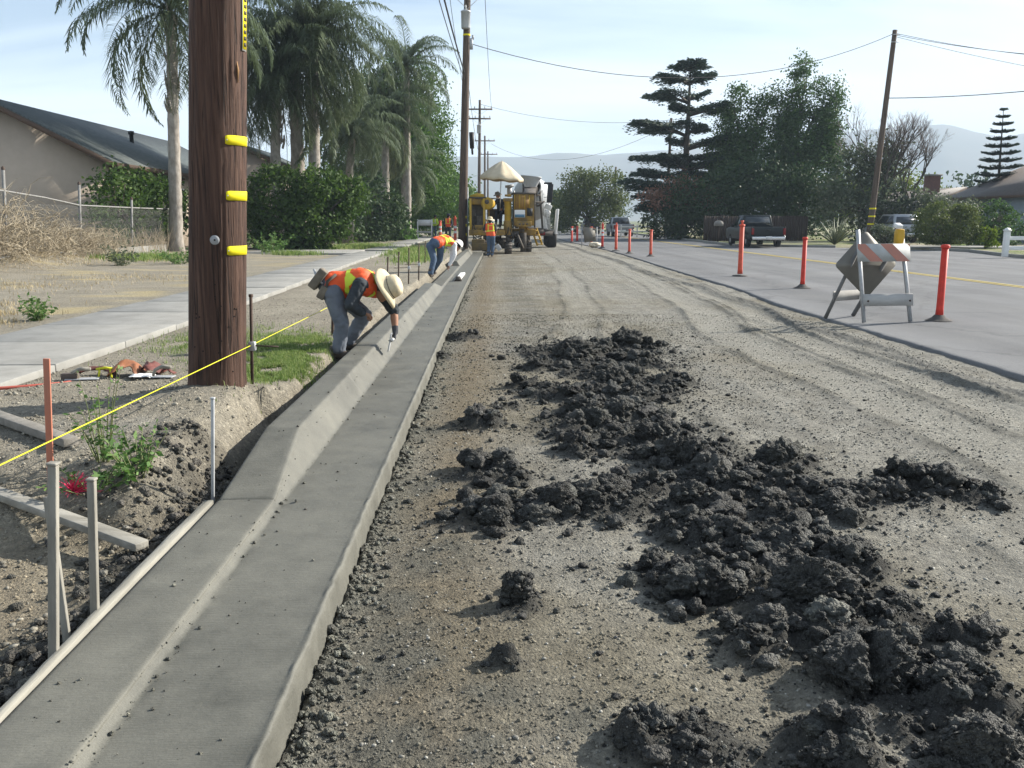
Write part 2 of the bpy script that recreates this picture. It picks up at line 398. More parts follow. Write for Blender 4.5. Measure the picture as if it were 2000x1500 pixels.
# spoil heaps left by the trimmer: x, y, radius
BLOBS = [(1.20,10.5,.75),(.57,9.4,.26),(.68,7.97,.42),(1.30,7.95,.46),(.76,6.55,.36),(1.74,8.46,.3),(1.31,5.79,.40),(1.47,5.19,.34),(.91,5.09,.24),(1.90,5.52,.22),
 (0.0,5.33,.22),(-.03,4.55,.24),(.35,4.72,.25),(.67,4.71,.25),(2.08,4.86,.2),(2.52,4.95,.25),(2.84,4.85,.16),(1.04,4.29,.22),(1.40,4.14,.30),(1.01,3.64,.27),(1.39,3.42,.34),
 (1.42,2.90,.28),(1.75,3.09,.17),(.71,2.46,.15),(.50,2.44,.12),(1.0,2.34,.17),(1.42,2.36,.2),(1.69,2.42,.15),(-.40,11.95,.22),(.10,3.45,.10),(.07,2.97,.045),(-.04,6.74,.16),
 (-.59,10.1,.12),(1.75,9.6,.3),(1.05,6.1,.3),(.9,7.2,.3),(.55,5.9,.14),(1.75,5.0,.18),(1.2,4.7,.2),(.3,8.4,.14),(.15,7.4,.14),(2.0,10.8,.2),(1.1,9.0,.3),(1.6,4.5,.2),(1.95,4.4,.14),(1.15,7.0,.32),(1.3,6.5,.3),(1.35,8.7,.34),(1.05,9.7,.34),(1.2,3.95,.26),(1.6,3.75,.22),(1.25,3.15,.26),(1.55,3.2,.2),(1.0,3.0,.14),(1.55,2.65,.2),(1.62,4.85,.22)]
# flattened wet smears
SMEAR = [(-.31,3.06,.22),(-.49,2.95,.16),(-.05,2.72,.18),(-.42,3.5,.16),(.27,2.6,.09),(-.03,2.44,.09),(-.25,4.0,.2),(-.42,5.2,.16),(-.3,2.4,.2),(-.45,6.6,.15)]
def mud_density(x, y):
    out = np.zeros_like(x); k = (x > -1.0) & (x < 3.7) & (y > 1.2) & (y < 13)
    if k.any(): out[k] = _mud(x[k], y[k])
    return out
def _mud(x, y):
    D = np.zeros_like(x)
    wx = x + 0.10*fbm2(x, y, 0.35, 3); wy = y + 0.10*fbm2(x+40, y, 0.35, 3)
    for bx, by, br in BLOBS:
        D = np.maximum(D, np.exp(-(((wx-bx)/br)**2 + ((wy-by)/(br*1.02))**2)/1.5))
    D = D*(0.72 + 0.85*fbm2(x, y, 0.30, 4))
    return np.clip(D, 0, 1.2)
def smear_density(x, y):
    out = np.zeros_like(x); k = (x > -1.0) & (x < 1.0) & (y > 1.2) & (y < 8)
    if k.any(): out[k] = _smear(x[k], y[k])
    return out
def _smear(x, y):
    D = np.zeros_like(x)
    wx = x + 0.08*fbm2(x, y, 0.25, 3); wy = y + 0.08*fbm2(x+20, y, 0.25, 3)
    for bx, by, br in SMEAR:
        D = np.maximum(D, np.exp(-(((wx-bx)/br)**2 + ((wy-by)/(br*1.3))**2)))
    return D
def ruts(x, y):
    """wheel tracks: (depth)"""
    z = np.zeros_like(x); c = np.zeros_like(x)
    for x0, k, w, d in [(2.1,.010,.22,.030),(2.9,.012,.24,.036),(3.75,.016,.22,.040),(4.5,.012,.20,.045),(4.95,.004,.16,.04),(1.0,.02,.2,.018),(.2,.012,.2,.016)]:
        xc_ = x0 + k*(y-6) + 0.10*np.sin(y*.32 + x0*3) + (0.55*np.exp(-((y-9)/5)**2) if x0 > 3.2 else 0)
        u = (x-xc_)/w
        g_ = np.exp(-u**4)
        z += -d*g_ + d*0.75*np.exp(-((np.abs(u)-1.35)/0.3)**2)*(0.6+0.8*fbm2(x, y, .3, 3))
        c += g_
        z += 0.004*g_*np.sin((y*26 + np.abs(u)*3 + 2*fbm2(x, y, .5, 2)))*sstep(9, 5, y)
    nb_ = sstep(-.35, .35, fbm2(x, y*.35, .9, 3))
    return z*.4*(.2+.8*nb_), np.clip(c, 0, 1)*nb_
def wheel_path(y):
    return np.interp(y, [2, 5.5, 8, 9.5, 12.5, 16, 20.5, 30, 50, 90], [3.5, 3.65, 3.5, 3.4, 3.45, 3.85, 4.15, 4.55, 4.6, 3.5]) + .05*np.sin(y*.9)
def asph_left(y):
    return 5.42 + 0.35*sstep(15, 22, y) + .45*sstep(22, 45, y) - .5*sstep(50, 66, y) + 0.03*fbm2(y*0, y, .6, 4) + 0.05*fbm2(y*0+4, y, 4, 3) + np.maximum(y-66, 0)*.012
def ground_height(x, y, want_col=True):
    cx = curve(y); xr = x - cx
    far = sstep(45, 90, y)
    # verge on the left
    low = sstep(4.75, 3.9, y + 0.25*fbm2(x, y, .7, 3) - 0.35*sstep(-2.2, -3.2, x)) * sstep(-4.2, -3.3, x)
    zl = 0.285*(1-low) + 0.02*low + 0.015*fbm2(x, y, 1.3, 4)
    zl += (0.014*billow2(x, y, .17, 3) + .010*billow2(x+4, y, .075, 2))*sstep(8, 5.8, y)*(1-.6*low)
    zl += 0.12*np.exp(-(((x+2.05)/.55)**2 + ((y-6.25)/.6)**2)) + 0.05*np.exp(-(((x+1.95)/.5)**2 + ((y-5.3)/.5)**2))
    zl += sstep(-6, -13, x)*0.12
    zl += 0.35*np.exp(-(((x+13.2)/1.6)**2 + ((y-24.5)/2.6)**2))*sstep(-10.5, -12.5, x)
    back = XB - xr
    nb = fbm2(x, y, .30, 4)
    w0 = np.where(y < 6.5, 0.14, 0.06); w1 = np.where(y < 6.5, 0.42, 0.26)
    bank = sstep(w0, w1, back + 0.10*nb)
    zt = 0.02 + 0.03*billow2(x, y, .10, 3)
    zl = zt*(1-bank) + zl*bank
    wetl = np.exp(-((back-.16)/(.16+.14*sstep(3.4, 4.3, y)))**2)*sstep(5.9, 4.7, y)*(0.5+1.0*fbm2(x+9, y, .35, 3))
    zl += np.clip(wetl, 0, 1)*(0.03+0.05*billow2(x, y, .13, 4))
    # the bed on the right
    D = mud_density(x, y); S = smear_density(x, y)
    rz, rc = ruts(x, y)
    rgh = sstep(-.3, .5, fbm2(x+5, y, 1.1, 3))
    zr = 0.014*fbm2(x, y, 1.6, 4) + (0.004+.009*rgh)*billow2(x, y, .085, 3) + .004*billow2(x+8, y+3, .042, 2) + rz*sstep(40, 15, y)
    for off, w_, d_ in ((0, .30, .016), (.85, .25, .020), (-2.15, .26, .010)):
        u_ = x - wheel_path(y) - off; nr_ = .35 + .65*sstep(-.4, .3, fbm2(x*2, y*.22, .6, 3))
        zr += (-d_*np.exp(-(u_/w_)**4) + 1.5*d_*np.exp(-((np.abs(u_)-w_*1.3)/(w_*.20))**2)*nr_*(.7+.6*billow2(x, y, .07, 2)))*sstep(38, 14, y)
    d2 = xr - XL
    fr = np.exp(-(np.maximum(d2, 0)/.10)**2)*(0.45+0.9*fbm2(x, y, .16, 3))*sstep(30, 15, y)
    fr = np.clip(fr, 0, 1)
    zr += -0.03*np.exp(-(d2/.35)**2) + fr*(0.02 + 0.035*billow2(x, y, .07, 3))
    Dm = sstep(0.25, 0.75, D)
    zr += Dm*(0.004+0.045*np.clip(D, 0, 1)) + Dm*(0.055*np.clip(billow2(x, y, .20, 2), -.3, 1) + 0.034*billow2(x+3, y, .075, 3))*(.4+.6*np.clip(D, 0, 1))
    zr += S*0.006*billow2(x, y, .08, 3)
    # loose windrow beside the asphalt edge
    we = np.exp(-((x-4.98-.10*np.sin(y*.4)-.25*fbm2(x*0, y, 2.5, 2))/.15)**2)*sstep(2, 5, y)
    zr += we*(0.03+0.03*billow2(x, y, .09, 3))
    la_ = asph_left(y)
    eb = sstep(-.55, -.02, x-la_); zr = zr*(1-eb) + eb*(.004 + .030*fbm2(x*.6, y, .9, 4) + .006*billow2(x, y, .08, 2))
    zr = np.where(x > la_+.05, -0.06, zr)
    right_edge = np.interp(y, RE_Y, RE_X)
    zr = np.where(x > right_edge+.35, 0.12 + 0.03*fbm2(x, y, 3, 3), zr)
    z = np.where(xr < XB, zl, np.where(xr < XL+.012, -0.09, zr))
    z = np.where((x < -3.85) & (x > -5.58) & (y > 4), np.minimum(z, 0.262), z)
    if not want_col: return z
    # soil colours
    def C3(*c): return np.array(c)
    n1 = fbm2(x, y, .9, 5)[:, None]; n2 = fbm2(x+70, y, .28, 4)[:, None]; n3 = fbm2(x, y+50, 4.0, 4)[:, None]
    dirt = C3(.200,.183,.143) + n1*C3(.07,.066,.056) + n2*C3(.05,.048,.042)
    grav = C3(.236,.227,.198) + n2*C3(.08,.08,.074)
    k = sstep(-.25, .45, n3 + .6*n1 + .35*sstep(1.2, 3.0, x)[:, None])
    bed = dirt*(1-k) + grav*k
    br = np.exp(-((xr-XL-.42)/.28)**2)[:, None]*sstep(-.35, .25, n2 + .3)*0.85
    bed = bed*(1-br) + C3(.168,.138,.094)*br
    bed = bed*(1 - .14*rc[:, None]*sstep(-.3, .4, n1)) 
    px_ = wheel_path(y)
    for off, w_, a_ in ((0, .30, .8), (.85, .25, .7), (-2.15, .26, .55)):
        g_ = (np.exp(-((x-px_-off)/w_)**4)*(.45+.55*sstep(-.3, .3, fbm2(x*2, y*.4, .8, 3)))*a_)[:, None]
        bed = bed*(1-g_) + C3(.275,.266,.232)*g_
        e_ = (np.exp(-((np.abs(x-px_-off)-w_*1.25)/(w_*.25))**2)*sstep(-.25, .35, fbm2(x, y*.6, .5, 3))*.75)[:, None]
        bed = bed*(1-e_) + C3(.10,.098,.085)*e_
    dk = (np.exp(-((xr-.55-.1*np.sin(y*.5))/.32)**4)*sstep(10.5, 13, y)*sstep(45, 30, y)*sstep(-.35, .2, fbm2(x*.35, y, .22, 3)))[:, None]*.6
    bed = bed*(1-dk) + C3(.105,.103,.090)*dk
    tw = we[:, None]; bed = bed*(1-.55*tw) + C3(.11,.11,.105)*.55*tw
    cement = C3(.120,.119,.101)
    f_ = np.clip(fr*1.1 + .55*np.exp(-(np.maximum(d2, 0)/.22)**2)*(fbm2(x, y, .2, 3) > -.15), 0, 1)[:, None]
    bed = bed*(1-f_) + cement*f_
    s_ = np.clip(S*1.2, 0, .9)[:, None]*sstep(-.5, .1, n2); bed = bed*(1-s_) + C3(.115,.112,.094)*s_
    halo = sstep(.02, .5, D)[:, None]; bed = bed*(1-.45*halo) + C3(.13,.125,.11)*.45*halo
    m_ = sstep(.22, .50, D)[:, None]; mudc = C3(.058,.057,.052) + n2*C3(.022,.022,.019)
    bed = bed*(1-m_) + mudc*m_
    yard = C3(.255,.232,.186) + n1*C3(.08,.075,.062) + n2*C3(.05,.045,.04)
    gr_ = (sstep(.0, .5, fbm2(x+11, y, .5, 3))*sstep(7, 5.5, y)*sstep(4.3, 5.0, y))[:, None]
    yard = yard*(1-.6*gr_) + C3(.26,.25,.22)*.6*gr_
    straw = (sstep(.05, .45, fbm2(x*.5, y, .9, 4))*sstep(-5.6, -6.2, x)*sstep(60, 25, y))[:, None]
    yard = yard*(1-.7*straw) + C3(.40,.335,.185)*.7*straw
    lw = low[:, None]; yard = yard*(1-lw) + (C3(.250,.218,.162) + n1*C3(.09,.082,.06))*lw
    gsh = (sstep(-.1, .35, fbm2(x+31, y+3, .8, 3))*sstep(-6.4, -5.9, x)*sstep(-3.3, -3.6, x)*sstep(34, 45, y))[:, None]
    yard = yard*(1-gsh) + C3(.13,.17,.06)*gsh
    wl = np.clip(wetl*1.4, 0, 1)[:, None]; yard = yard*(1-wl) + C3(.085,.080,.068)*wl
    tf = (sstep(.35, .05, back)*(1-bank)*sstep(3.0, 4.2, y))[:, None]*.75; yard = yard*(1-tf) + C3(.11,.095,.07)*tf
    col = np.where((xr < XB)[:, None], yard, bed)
    vr = (x > right_edge+.3)[:, None]
    rg = C3(.30,.27,.19) + n1*C3(.1,.09,.06); gg = sstep(-.2, .3, n3 + n1*.5)
    rg = rg*(1-gg) + C3(.15,.19,.06)*gg
    col = np.where(vr, rg, col)
    fy = sstep(120, 300, y)[:, None]; col = col*(1-fy) + C3(.16,.17,.09)*fy
    return z, np.clip(col, .01, .8)

RE_Y = np.array([-40, 20, 37, 43, 46, 50, 53, 60, 85, 200, 4000.]); RE_X = np.array([21.5, 21.5, 22.0, 23.5, 23.0, 19.5, 14.6, 14.9, 15.6, 17.5, 60.])
def geo(a, b, s0, k):
    """growing steps from a outwards to b"""
    out = []; x = a; s = s0; d = 1 if b > a else -1
    while (b-x)*d > 0:
        s *= k; x += d*s; out.append(x)
    return out
xs = np.array(sorted(geo(-14.0, -3200, .35, 1.22) + list(np.arange(-14.0, -6.2, .35)) + list(np.arange(-6.2, -2.9, .07)) + list(np.arange(-2.9, 5.72, .02))
                     + list(np.arange(5.72, 9, .10)) + list(np.arange(9, 30, .6)) + geo(30, 3200, .6, 1.22)))
ys = [-60., -30., -15., -8., -4., -2., -.5, .5, 1.0, 1.3]; yv = 1.5
while yv < 62: ys.append(yv); yv += max(.0145, .0068*yv)
ys = np.array(ys + geo(62, 4200, .5, 1.13))
gx, gy = np.meshgrid(xs, ys)
fx, fy_ = gx.ravel(), gy.ravel()
gz, gcol = ground_height(fx, fy_)
nxs, nys = len(xs), len(ys)
ii = (np.arange(nys-1)[:, None]*nxs + np.arange(nxs-1)[None])
quads = np.stack([ii, ii+1, ii+nxs+1, ii+nxs], -1).reshape(-1, 4)
ground = obj_np('ground', np.stack([fx, fy_, gz], 1), quads, M['earth'], smooth=True, attrs={'Col': gcol})
tag(ground, kind='structure')
def GZ(x, y):
    return float(ground_height(np.array([float(x)]), np.array([float(y)]), False)[0])
def GZv(x, y):
    return ground_height(np.asarray(x, float), np.asarray(y, float), False)

# ---------------------------------------------------------------- asphalt road with a ragged cut edge
ya = np.concatenate([np.arange(1.0, 30, .05), np.arange(30, 120, .5), np.geomspace(120, 4000, 40)])
left = asph_left(ya) + .025*fbm2(ya*0+2, ya, .22, 4)
right = np.interp(ya, RE_Y, RE_X) + .30
cols = []
for t in np.concatenate([[0, .002, .006], np.linspace(.02, 1, 18)]):
    xx = left + (right-left)*t
    zz = 0.046 + 0.004*fbm2(xx, ya, 2.0, 3) - (0.014 if t == 0 else 0)
    cols.append(np.stack([xx, ya, zz], 1))
cols.insert(0, np.stack([left-.012+.012*fbm2(ya*0, ya, .15, 3), ya, ya*0-.055], 1))
Va = np.concatenate(cols); na = len(ya)
i0 = np.arange(len(cols)-1)[:, None]*na + np.arange(na-1)[None]
qa = np.stack([i0, i0+na, i0+na+1, i0+1], -1).reshape(-1, 4)
road = obj_np('road', Va, qa, M['asphalt'], smooth=False); tag(road, kind='structure')
# faded double centre line
bb = B()
for off in (-.11, .11):
    yl = np.concatenate([np.arange(4, 120, 2.0), np.geomspace(120, 900, 20)])
    xl_ = 12.55 + off + np.where(yl > 60, (yl-60)*.004, 0)
    P = np.concatenate([np.stack([xl_-.055, yl, yl*0+.0545], 1), np.stack([xl_+.055, yl, yl*0+.0545], 1)])
    n_ = len(yl); k = np.arange(n_-1)
    bb.add(P, np.stack([k, k+n_, k+n_+1, k+1], 1))
mk_ = bb.build('road_marking', M['road_paint']); tag(mk_, kind='structure')
# thin sheet of tracked dirt is left to the ground; far kerb on the right side of the road
kb = B()
ky = np.array([20, 37, 43, 46, 50, 53, 60, 85, 130.]); kx = np.interp(ky, RE_Y, RE_X) + .30
for i in range(len(ky)-1):
    if 46 <= ky[i] < 50: continue
    kb.bar((kx[i], ky[i], .10), (kx[i+1], ky[i+1], .10), .16, .17)
tag(kb.build('far_kerb', M['old_concrete'], bevel=.02), kind='structure')

# ---------------------------------------------------------------- sidewalk made of scored slabs
sw = bpy.data.objects.new('sidewalk', None); COL.objects.link(sw); sw.location = (-4.7, 5, .3); ORG['sidewalk'] = Vector(sw.location); tag(sw, kind='structure')
yy = 3.2
for k in range(46):
    L_ = 1.52
    if not (35.2 < yy < 37.0):
        x0, x1 = -5.52, -3.88 - (0.35*sstep(12, 30, np.array(yy)))
        b_ = B(); b_.box(((x0+x1)/2, yy+L_/2, .29 + random.uniform(-.006, .006)), (x1-x0, L_-.012, .09), (random.uniform(-.15, .15), random.uniform(-.2, .2), 0))
        b_.build('concrete_panel', M['old_concrete'], sw, bevel=.008)
    yy += L_
dw = B(); dw.box((-8.8, 36.2, .30), (6.8, 4.2, .1)); tag(dw.build('driveway', M['old_concrete'], bevel=.01), kind='structure')
dw = B(); dw.box((25.5, 47.9, .135), (9.0, 3.4, .1), (0, 0, -12)); tag(dw.build('driveway_apron', M['old_concrete'], bevel=.01), kind='structure')

# ================================================================ fresh kerb and gutter
def ztop(y):
    r1 = sstep(0, 1, (y-4.47)/1.02)*0 + np.clip((y-4.47)/1.02, 0, 1)
    dep = np.clip((y-18.6)/1.0, 0, 1)*(y < 28.6)
    up = r1*(1-dep)
    return up
JOINTS = [4.47, 7.45, 10.45, 13.45]
yc = [1.0]
while yc[-1] < 40.3: yc.append(yc[-1] + max(.018, .0065*yc[-1]))
for j in JOINTS: yc += [j-.02, j-.012, j-.006, j, j+.006, j+.012, j+.02]
yc += [28.599, 28.601]
yc = np.unique(np.array(yc)); ncy = len(yc)
up = ztop(yc)
zt = .142 + .150*up; xf = -1.160 - .083*up; xcz = -1.138 + .008*up
zcr = np.full(ncy, .104); zlp = np.full(ncy, .112)
sec = []; tagr = []
def addp(x, z, kind): sec.append((x, z)); tagr.append(kind)
one = np.ones(ncy)
for t in np.linspace(0, 1, 4): addp(XB*one - .004*(1-t), -.1 + (zt-.012+.1)*t, 'b')
addp(XB*one+.004, zt-.003, 't'); 
for t in np.linspace(0.06, .94, 9): addp(XB + (xf-XB)*t, zt - .004*t, 't')
addp(xf-.004, zt-.006, 'e'); addp(xf+.004, zt-.014, 'e')
for t in np.linspace(.12, .9, 6): addp(xf + (xcz-xf)*t, zt-.014 + (zcr+.006-zt+.014)*t, 'f')
addp(xcz+.006, zcr+.002, 'c'); addp(xcz+.016, zcr, 'c')
for t in np.linspace(.05, .93, 14): addp(xcz + (XL-xcz)*t, zcr + (zlp-zcr)*t, 'g')
addp(XL*one-.020, zlp+.001, 'g'); addp(XL*one-.011, zlp+.005, 'l'); addp(XL*one-.003, zlp+.004, 'l'); addp(XL*one+.002, zlp-.006, 's')
for t in np.linspace(.12, 1, 7): addp(XL*one+.004+.012*t, zlp - .006 - .20*t, 's')
V = []
cv = curve(yc)
for (x, z), k in zip(sec, tagr):
    x = x + 0*yc; z = z + 0*yc
    if k in 'tg':
        z = z + .0022*fbm2(x, yc, .35, 4) + .0010*fbm2(x, yc, .05, 3)
    if k == 'e': x = x + .004*fbm2(yc*0+3, yc, .10, 4); z = z + .003*fbm2(yc*0+8, yc, .12, 4)
    if k == 'f': x = x + .003*fbm2(z*3, yc, .2, 4)
    if k == 'c': z = z + (.003 + .006*(1-up))*np.maximum(fbm2(yc*0+1, yc, .08, 4), -.1)
    if k == 'l': z = z + .008*np.maximum(fbm2(yc*0+5, yc, .07, 5), -.35); x = x + .012*fbm2(yc*0+5, yc, .13, 5) - .012*np.clip(fbm2(yc*0+15, yc, .22, 4)-.25, 0, 1)
    if k == 's': x = x + .010*fbm2(yc*0+5, yc, .13, 5) + .007*fbm2(z*4, yc, .10, 4)
    if k in 'tegf':
        for j in JOINTS:
            wob = j + .012*np.sin(x*9) + (.05 if k == 'g' else 0)
            if k == 'g' and j > 9: continue
            z = z - (.010 if k != 'f' else 0)*np.exp(-((yc-wob)/.0065)**2)
            if k in 'fe': x = x - .006*np.exp(-((yc-wob)/.0065)**2)
    V.append(np.stack([x + cv, yc, z], 1))
V = np.concatenate(V); ns = len(sec)
i0 = np.arange(ns-1)[:, None]*ncy + np.arange(ncy-1)[None]
qc = np.stack([i0, i0+ncy, i0+ncy+1, i0+1], -1).reshape(-1, 4)
kerb = obj_np('kerb_and_gutter', V, qc, M['wet_concrete'], smooth=False)
tag(kerb, 'long fresh grey wet concrete kerb and gutter running up to the paving machine', 'kerb')

# wooden form along the back of the dropped kerb
M['form_wood'] = pm('form_wood', (0.36, 0.345, 0.295), (0.12, 0.112, 0.092), scale=6, rough=0.85, bump=0.5, bscale=40, stretch=(1, .12, 1), detail=8)
M['old_wood'] = pm('old_wood', (0.32, 0.305, 0.265), (0.15, 0.14, 0.118), scale=14, rough=0.9, bump=0.5, bscale=60, stretch=(1, 1, .15), detail=8)
M['old_wood_y'] = pm('old_wood_y', (0.34, 0.325, 0.285), (0.17, 0.16, 0.135), scale=14, rough=0.9, bump=0.5, bscale=60, stretch=(.15, 1, 1), detail=8)
yf = np.arange(1.0, 4.46, .035); fb = B(); nf = len(yf)
bowed = .012*np.sin((yf-1)*1.6) + .004*fbm2(yf*0, yf, .3, 3)
ringp = [(-.043, -.02), (-.043, .145), (-.038, .150), (-.006, .152), (-.0015, .147), (-.0015, -.02)]
P = []
for dx_, dz_ in ringp:
    P.append(np.stack([XB - .004 + dx_ + (bowed if dx_ < -.01 else bowed*.25) + .0*yf, yf, dz_ + .003*fbm2(yf*0+dx_*50, yf, .12, 4)], 1))
k0 = np.arange(5)[:, None]*nf + np.arange(nf-1)[None]
fb.add(np.concatenate(P), np.stack([k0, k0+1, k0+nf+1, k0+nf], -1).reshape(-1, 4))
e_ = np.arange(6)*nf + nf-1
fb.q.append(np.array([[e_[0], e_[1], e_[4], e_[5]], [e_[1], e_[2], e_[3], e_[4]]]))
tag(fb.build('form_board', M['form_wood']), 'pale timber form board along the back edge of the dropped kerb', 'board')

# ================================================================ clods, crumbs and stones
def ico(sub):
    bm = bmesh.new(); bmesh.ops.create_icosphere(bm, subdivisions=sub, radius=1)
    V_ = np.array([v.co[:] for v in bm.verts]); F_ = np.array([[v.index for v in f.verts] for f in bm.faces]); bm.free(); return V_, F_
ICO = {s: ico(s) for s in (1, 2, 3, 4, 5, 6)}
def clod_shape(sub, seed, rough=1.0, angular=0.0, jit=0.0):
    V_, F_ = ICO[sub]; r_ = np.random.default_rng(seed); o_ = r_.uniform(0, 90, 3)
    d = 1 + .42*perlin3(V_*1.3+o_)
    bl = lambda k: np.abs(perlin3(V_*k+o_))*2
    if sub >= 2: d = d + rough*.22*perlin3(V_*2.6+o_)
    if sub >= 3: d = d + rough*(.20*(.35-bl(4.5)) + .10*(.35-bl(9.5)))
    if sub >= 4: d = d + rough*.085*(.35-bl(17))
    if sub >= 5: d = d + rough*.05*(.35-bl(32))
    if jit: d = d + r_.normal(0, jit, len(d))
    P_ = V_*d[:, None]
    if angular:
        for _ in range(4):
            n_ = r_.normal(size=3); n_ /= np.linalg.norm(n_); lim = r_.uniform(.45, .75); e = P_ @ n_ - lim
            P_ = P_ - np.maximum(e, 0)[:, None]*n_[None]*angular
    P_ = P_*np.array([r_.uniform(.8, 1.25), r_.uniform(.8, 1.25), r_.uniform(.6, .95)])
    a = r_.uniform(0, 6.28); ca, sa = math.cos(a), math.sin(a)
    return P_ @ np.array([[ca, -sa, 0], [sa, ca, 0], [0, 0, 1]]).T, F_
def scatter(pos, size, bank, tint=None):
    """many little solids in one mesh; pos (n,3), size (n,), bank list of (V,F)"""
    Vs, Fs, Cs = [], [], []; off = 0
    which = rng.integers(0, len(bank), len(pos))
    for b_i, (V_, F_) in enumerate(bank):
        idx = np.where(which == b_i)[0]
        if not len(idx): continue
        a = rng.uniform(0, 6.28, len(idx)); ca, sa = np.cos(a), np.sin(a)
        X = V_[None, :, 0]*ca[:, None] - V_[None, :, 1]*sa[:, None]; Y_ = V_[None, :, 0]*sa[:, None] + V_[None, :, 1]*ca[:, None]
        P_ = np.stack([X, Y_, np.broadcast_to(V_[None, :, 2], X.shape)], -1)*size[idx][:, None, None] + pos[idx][:, None, :]
        nv = V_.shape[0]
        Vs.append(P_.reshape(-1, 3)); Fs.append((F_[None] + (np.arange(len(idx))*nv)[:, None, None]).reshape(-1, 3) + off)
        if tint is not None: Cs.append(np.repeat(tint[idx], nv, 0))
        off += len(idx)*nv
    return np.concatenate(Vs), np.concatenate(Fs), (np.concatenate(Cs) if tint is not None else None)
def sample(n, x0, x1, y0, y1, dens):
    out = []
    tot = 0
    while tot < n:
        x = rng.uniform(x0, x1, n*3); y = y0 + (y1-y0)*rng.uniform(0, 1, n*3)**1.35
        d = dens(x, y); k = rng.uniform(0, 1, n*3) < d
        out.append(np.stack([x[k], y[k]], 1)); tot += k.sum()
    return np.concatenate(out)[:n]
mudC = np.array([.056, .056, .051])
def mtint(n, base=mudC, s=.22): return np.clip(base[None]*np.exp(rng.normal(0, s*1.3, (n, 1)))*(1+rng.normal(0, .012, (n, 3))), .02, .6)
tiny = [clod_shape(1, 60+i, 1, 0, .22) for i in range(12)]; small = [clod_shape(2, 100+i, 1.2, .2, .13) for i in range(16)]; med = [clod_shape(3, 200+i, 1.3, .3, .05) for i in range(16)]; lrg = [clod_shape(4, 300+i, 1.4, .4, .02) for i in range(14)]
p_t = sample(17000, -.6, 3.4, 2.0, 12.5, lambda x, y: np.clip(mud_density(x, y)*1.3, 0, 1)**1.1 + .02)
p_s = sample(4600, -.6, 3.4, 2.0, 12.5, lambda x, y: np.clip(mud_density(x, y)*1.1, 0, 1)**1.5 + .008)
p_m = sample(900, -.3, 3.2, 2.0, 12.3, lambda x, y: np.clip(mud_density(x, y), 0, 1)**2)
p_l = sample(140, -.2, 3.0, 2.0, 12.0, lambda x, y: np.clip(mud_density(x, y)*.95, 0, 1)**3)
VV, FF, CC = [], [], []; off = 0
for pp, lo, hi, bank, sink in ((p_t, .003, .010, tiny, .3), (p_s, .009, .024, small, .3), (p_m, .024, .058, med, .35), (p_l, .050, .115, lrg, .2)):
    sz = lo*(hi/lo)**(rng.uniform(0, 1, len(pp))**1.7)
    sz = sz*(.62+.38*sstep(2.2, 4.0, pp[:, 1]))
    zz = GZv(pp[:, 0], pp[:, 1]) + sz*sink
    v_, f_2, c_ = scatter(np.column_stack([pp, zz]), sz, bank, mtint(len(pp)))
    VV.append(v_); FF.append(f_2+off); CC.append(c_); off += len(v_)
# crumbs of cement slurry that fell along the gutter lip and in the back trench
yl = 1.9*(26/1.9)**rng.uniform(0, 1, 2600); xl_ = XL + curve(yl) + .02 + np.abs(rng.normal(0, .075, 2600))
sz = .003*(.022/.003)**(rng.uniform(0, 1, 2600)**2.1)
v_, f_2, c_ = scatter(np.column_stack([xl_, yl, GZv(xl_, yl)+sz*.3]), sz, small, mtint(2600, np.array([.135, .134, .112])))
VV.append(v_); FF.append(f_2+off); CC.append(c_); off += len(v_)
yt = rng.uniform(2.2, 5.3, 1900); xt = XB - .05 - np.abs(rng.normal(0, 1, 1900))*(.12+.16*sstep(3.3, 4.2, yt)); sz = .004*(.030/.004)**(rng.uniform(0, 1, 1900)**2.0)
v_, f_2, c_ = scatter(np.column_stack([xt, yt, GZv(xt, yt)+sz*.3]), sz, small, mtint(1900, np.array([.082, .077, .066])))
VV.append(v_); FF.append(f_2+off); CC.append(c_); off += len(v_)
spoil = obj_np('mud_spoil', np.concatenate(VV), np.concatenate(FF), M['mud'], attrs={'Col': np.concatenate(CC)})
tag(spoil, 'dark crumbly mud spoil strewn over the road bed', 'mud', kind='stuff')
# pale stones
def sd(x, y): return np.clip(.35 + .9*fbm2(x, y, .5, 3), .05, 1)*(x > XL+.12)*(1-.7*np.clip(mud_density(x, y), 0, 1))
p_g = sample(15000, -.55, 5.3, 2.0, 16, sd)
sz = .0030*(.011/.0030)**(rng.uniform(0, 1, 15000)**3.2)
gb = [clod_shape(1, 500+i, .4, .8) for i in range(8)]
tn = np.clip(np.array([.245, .238, .212])[None]*np.exp(rng.normal(0, .33, (15000, 1))), .12, .75)
v_, f_2, c_ = scatter(np.column_stack([p_g, GZv(p_g[:, 0], p_g[:, 1])+sz*.25]), sz, gb, tn)
p_g2 = np.column_stack([rng.uniform(-4, -1.7, 2200), 3 + 5*rng.uniform(0, 1, 2200)**1.3]); sz2 = .004*(.02/.004)**(rng.uniform(0, 1, 2200)**2.4)
v2, f2, c2 = scatter(np.column_stack([p_g2, GZv(p_g2[:, 0], p_g2[:, 1])+sz2*.25]), sz2, gb, np.clip(np.array([.22, .205, .17])[None]*(1+rng.normal(0, .25, (2200, 1))), .1, .7))
gravel = obj_np('gravel', np.concatenate([v_, v2]), np.concatenate([f_2, f2+len(v_)]), M['stone'], attrs={'Col': np.concatenate([c_, c2])})
tag(gravel, 'pale loose stones scattered over the dirt', 'gravel', kind='stuff')
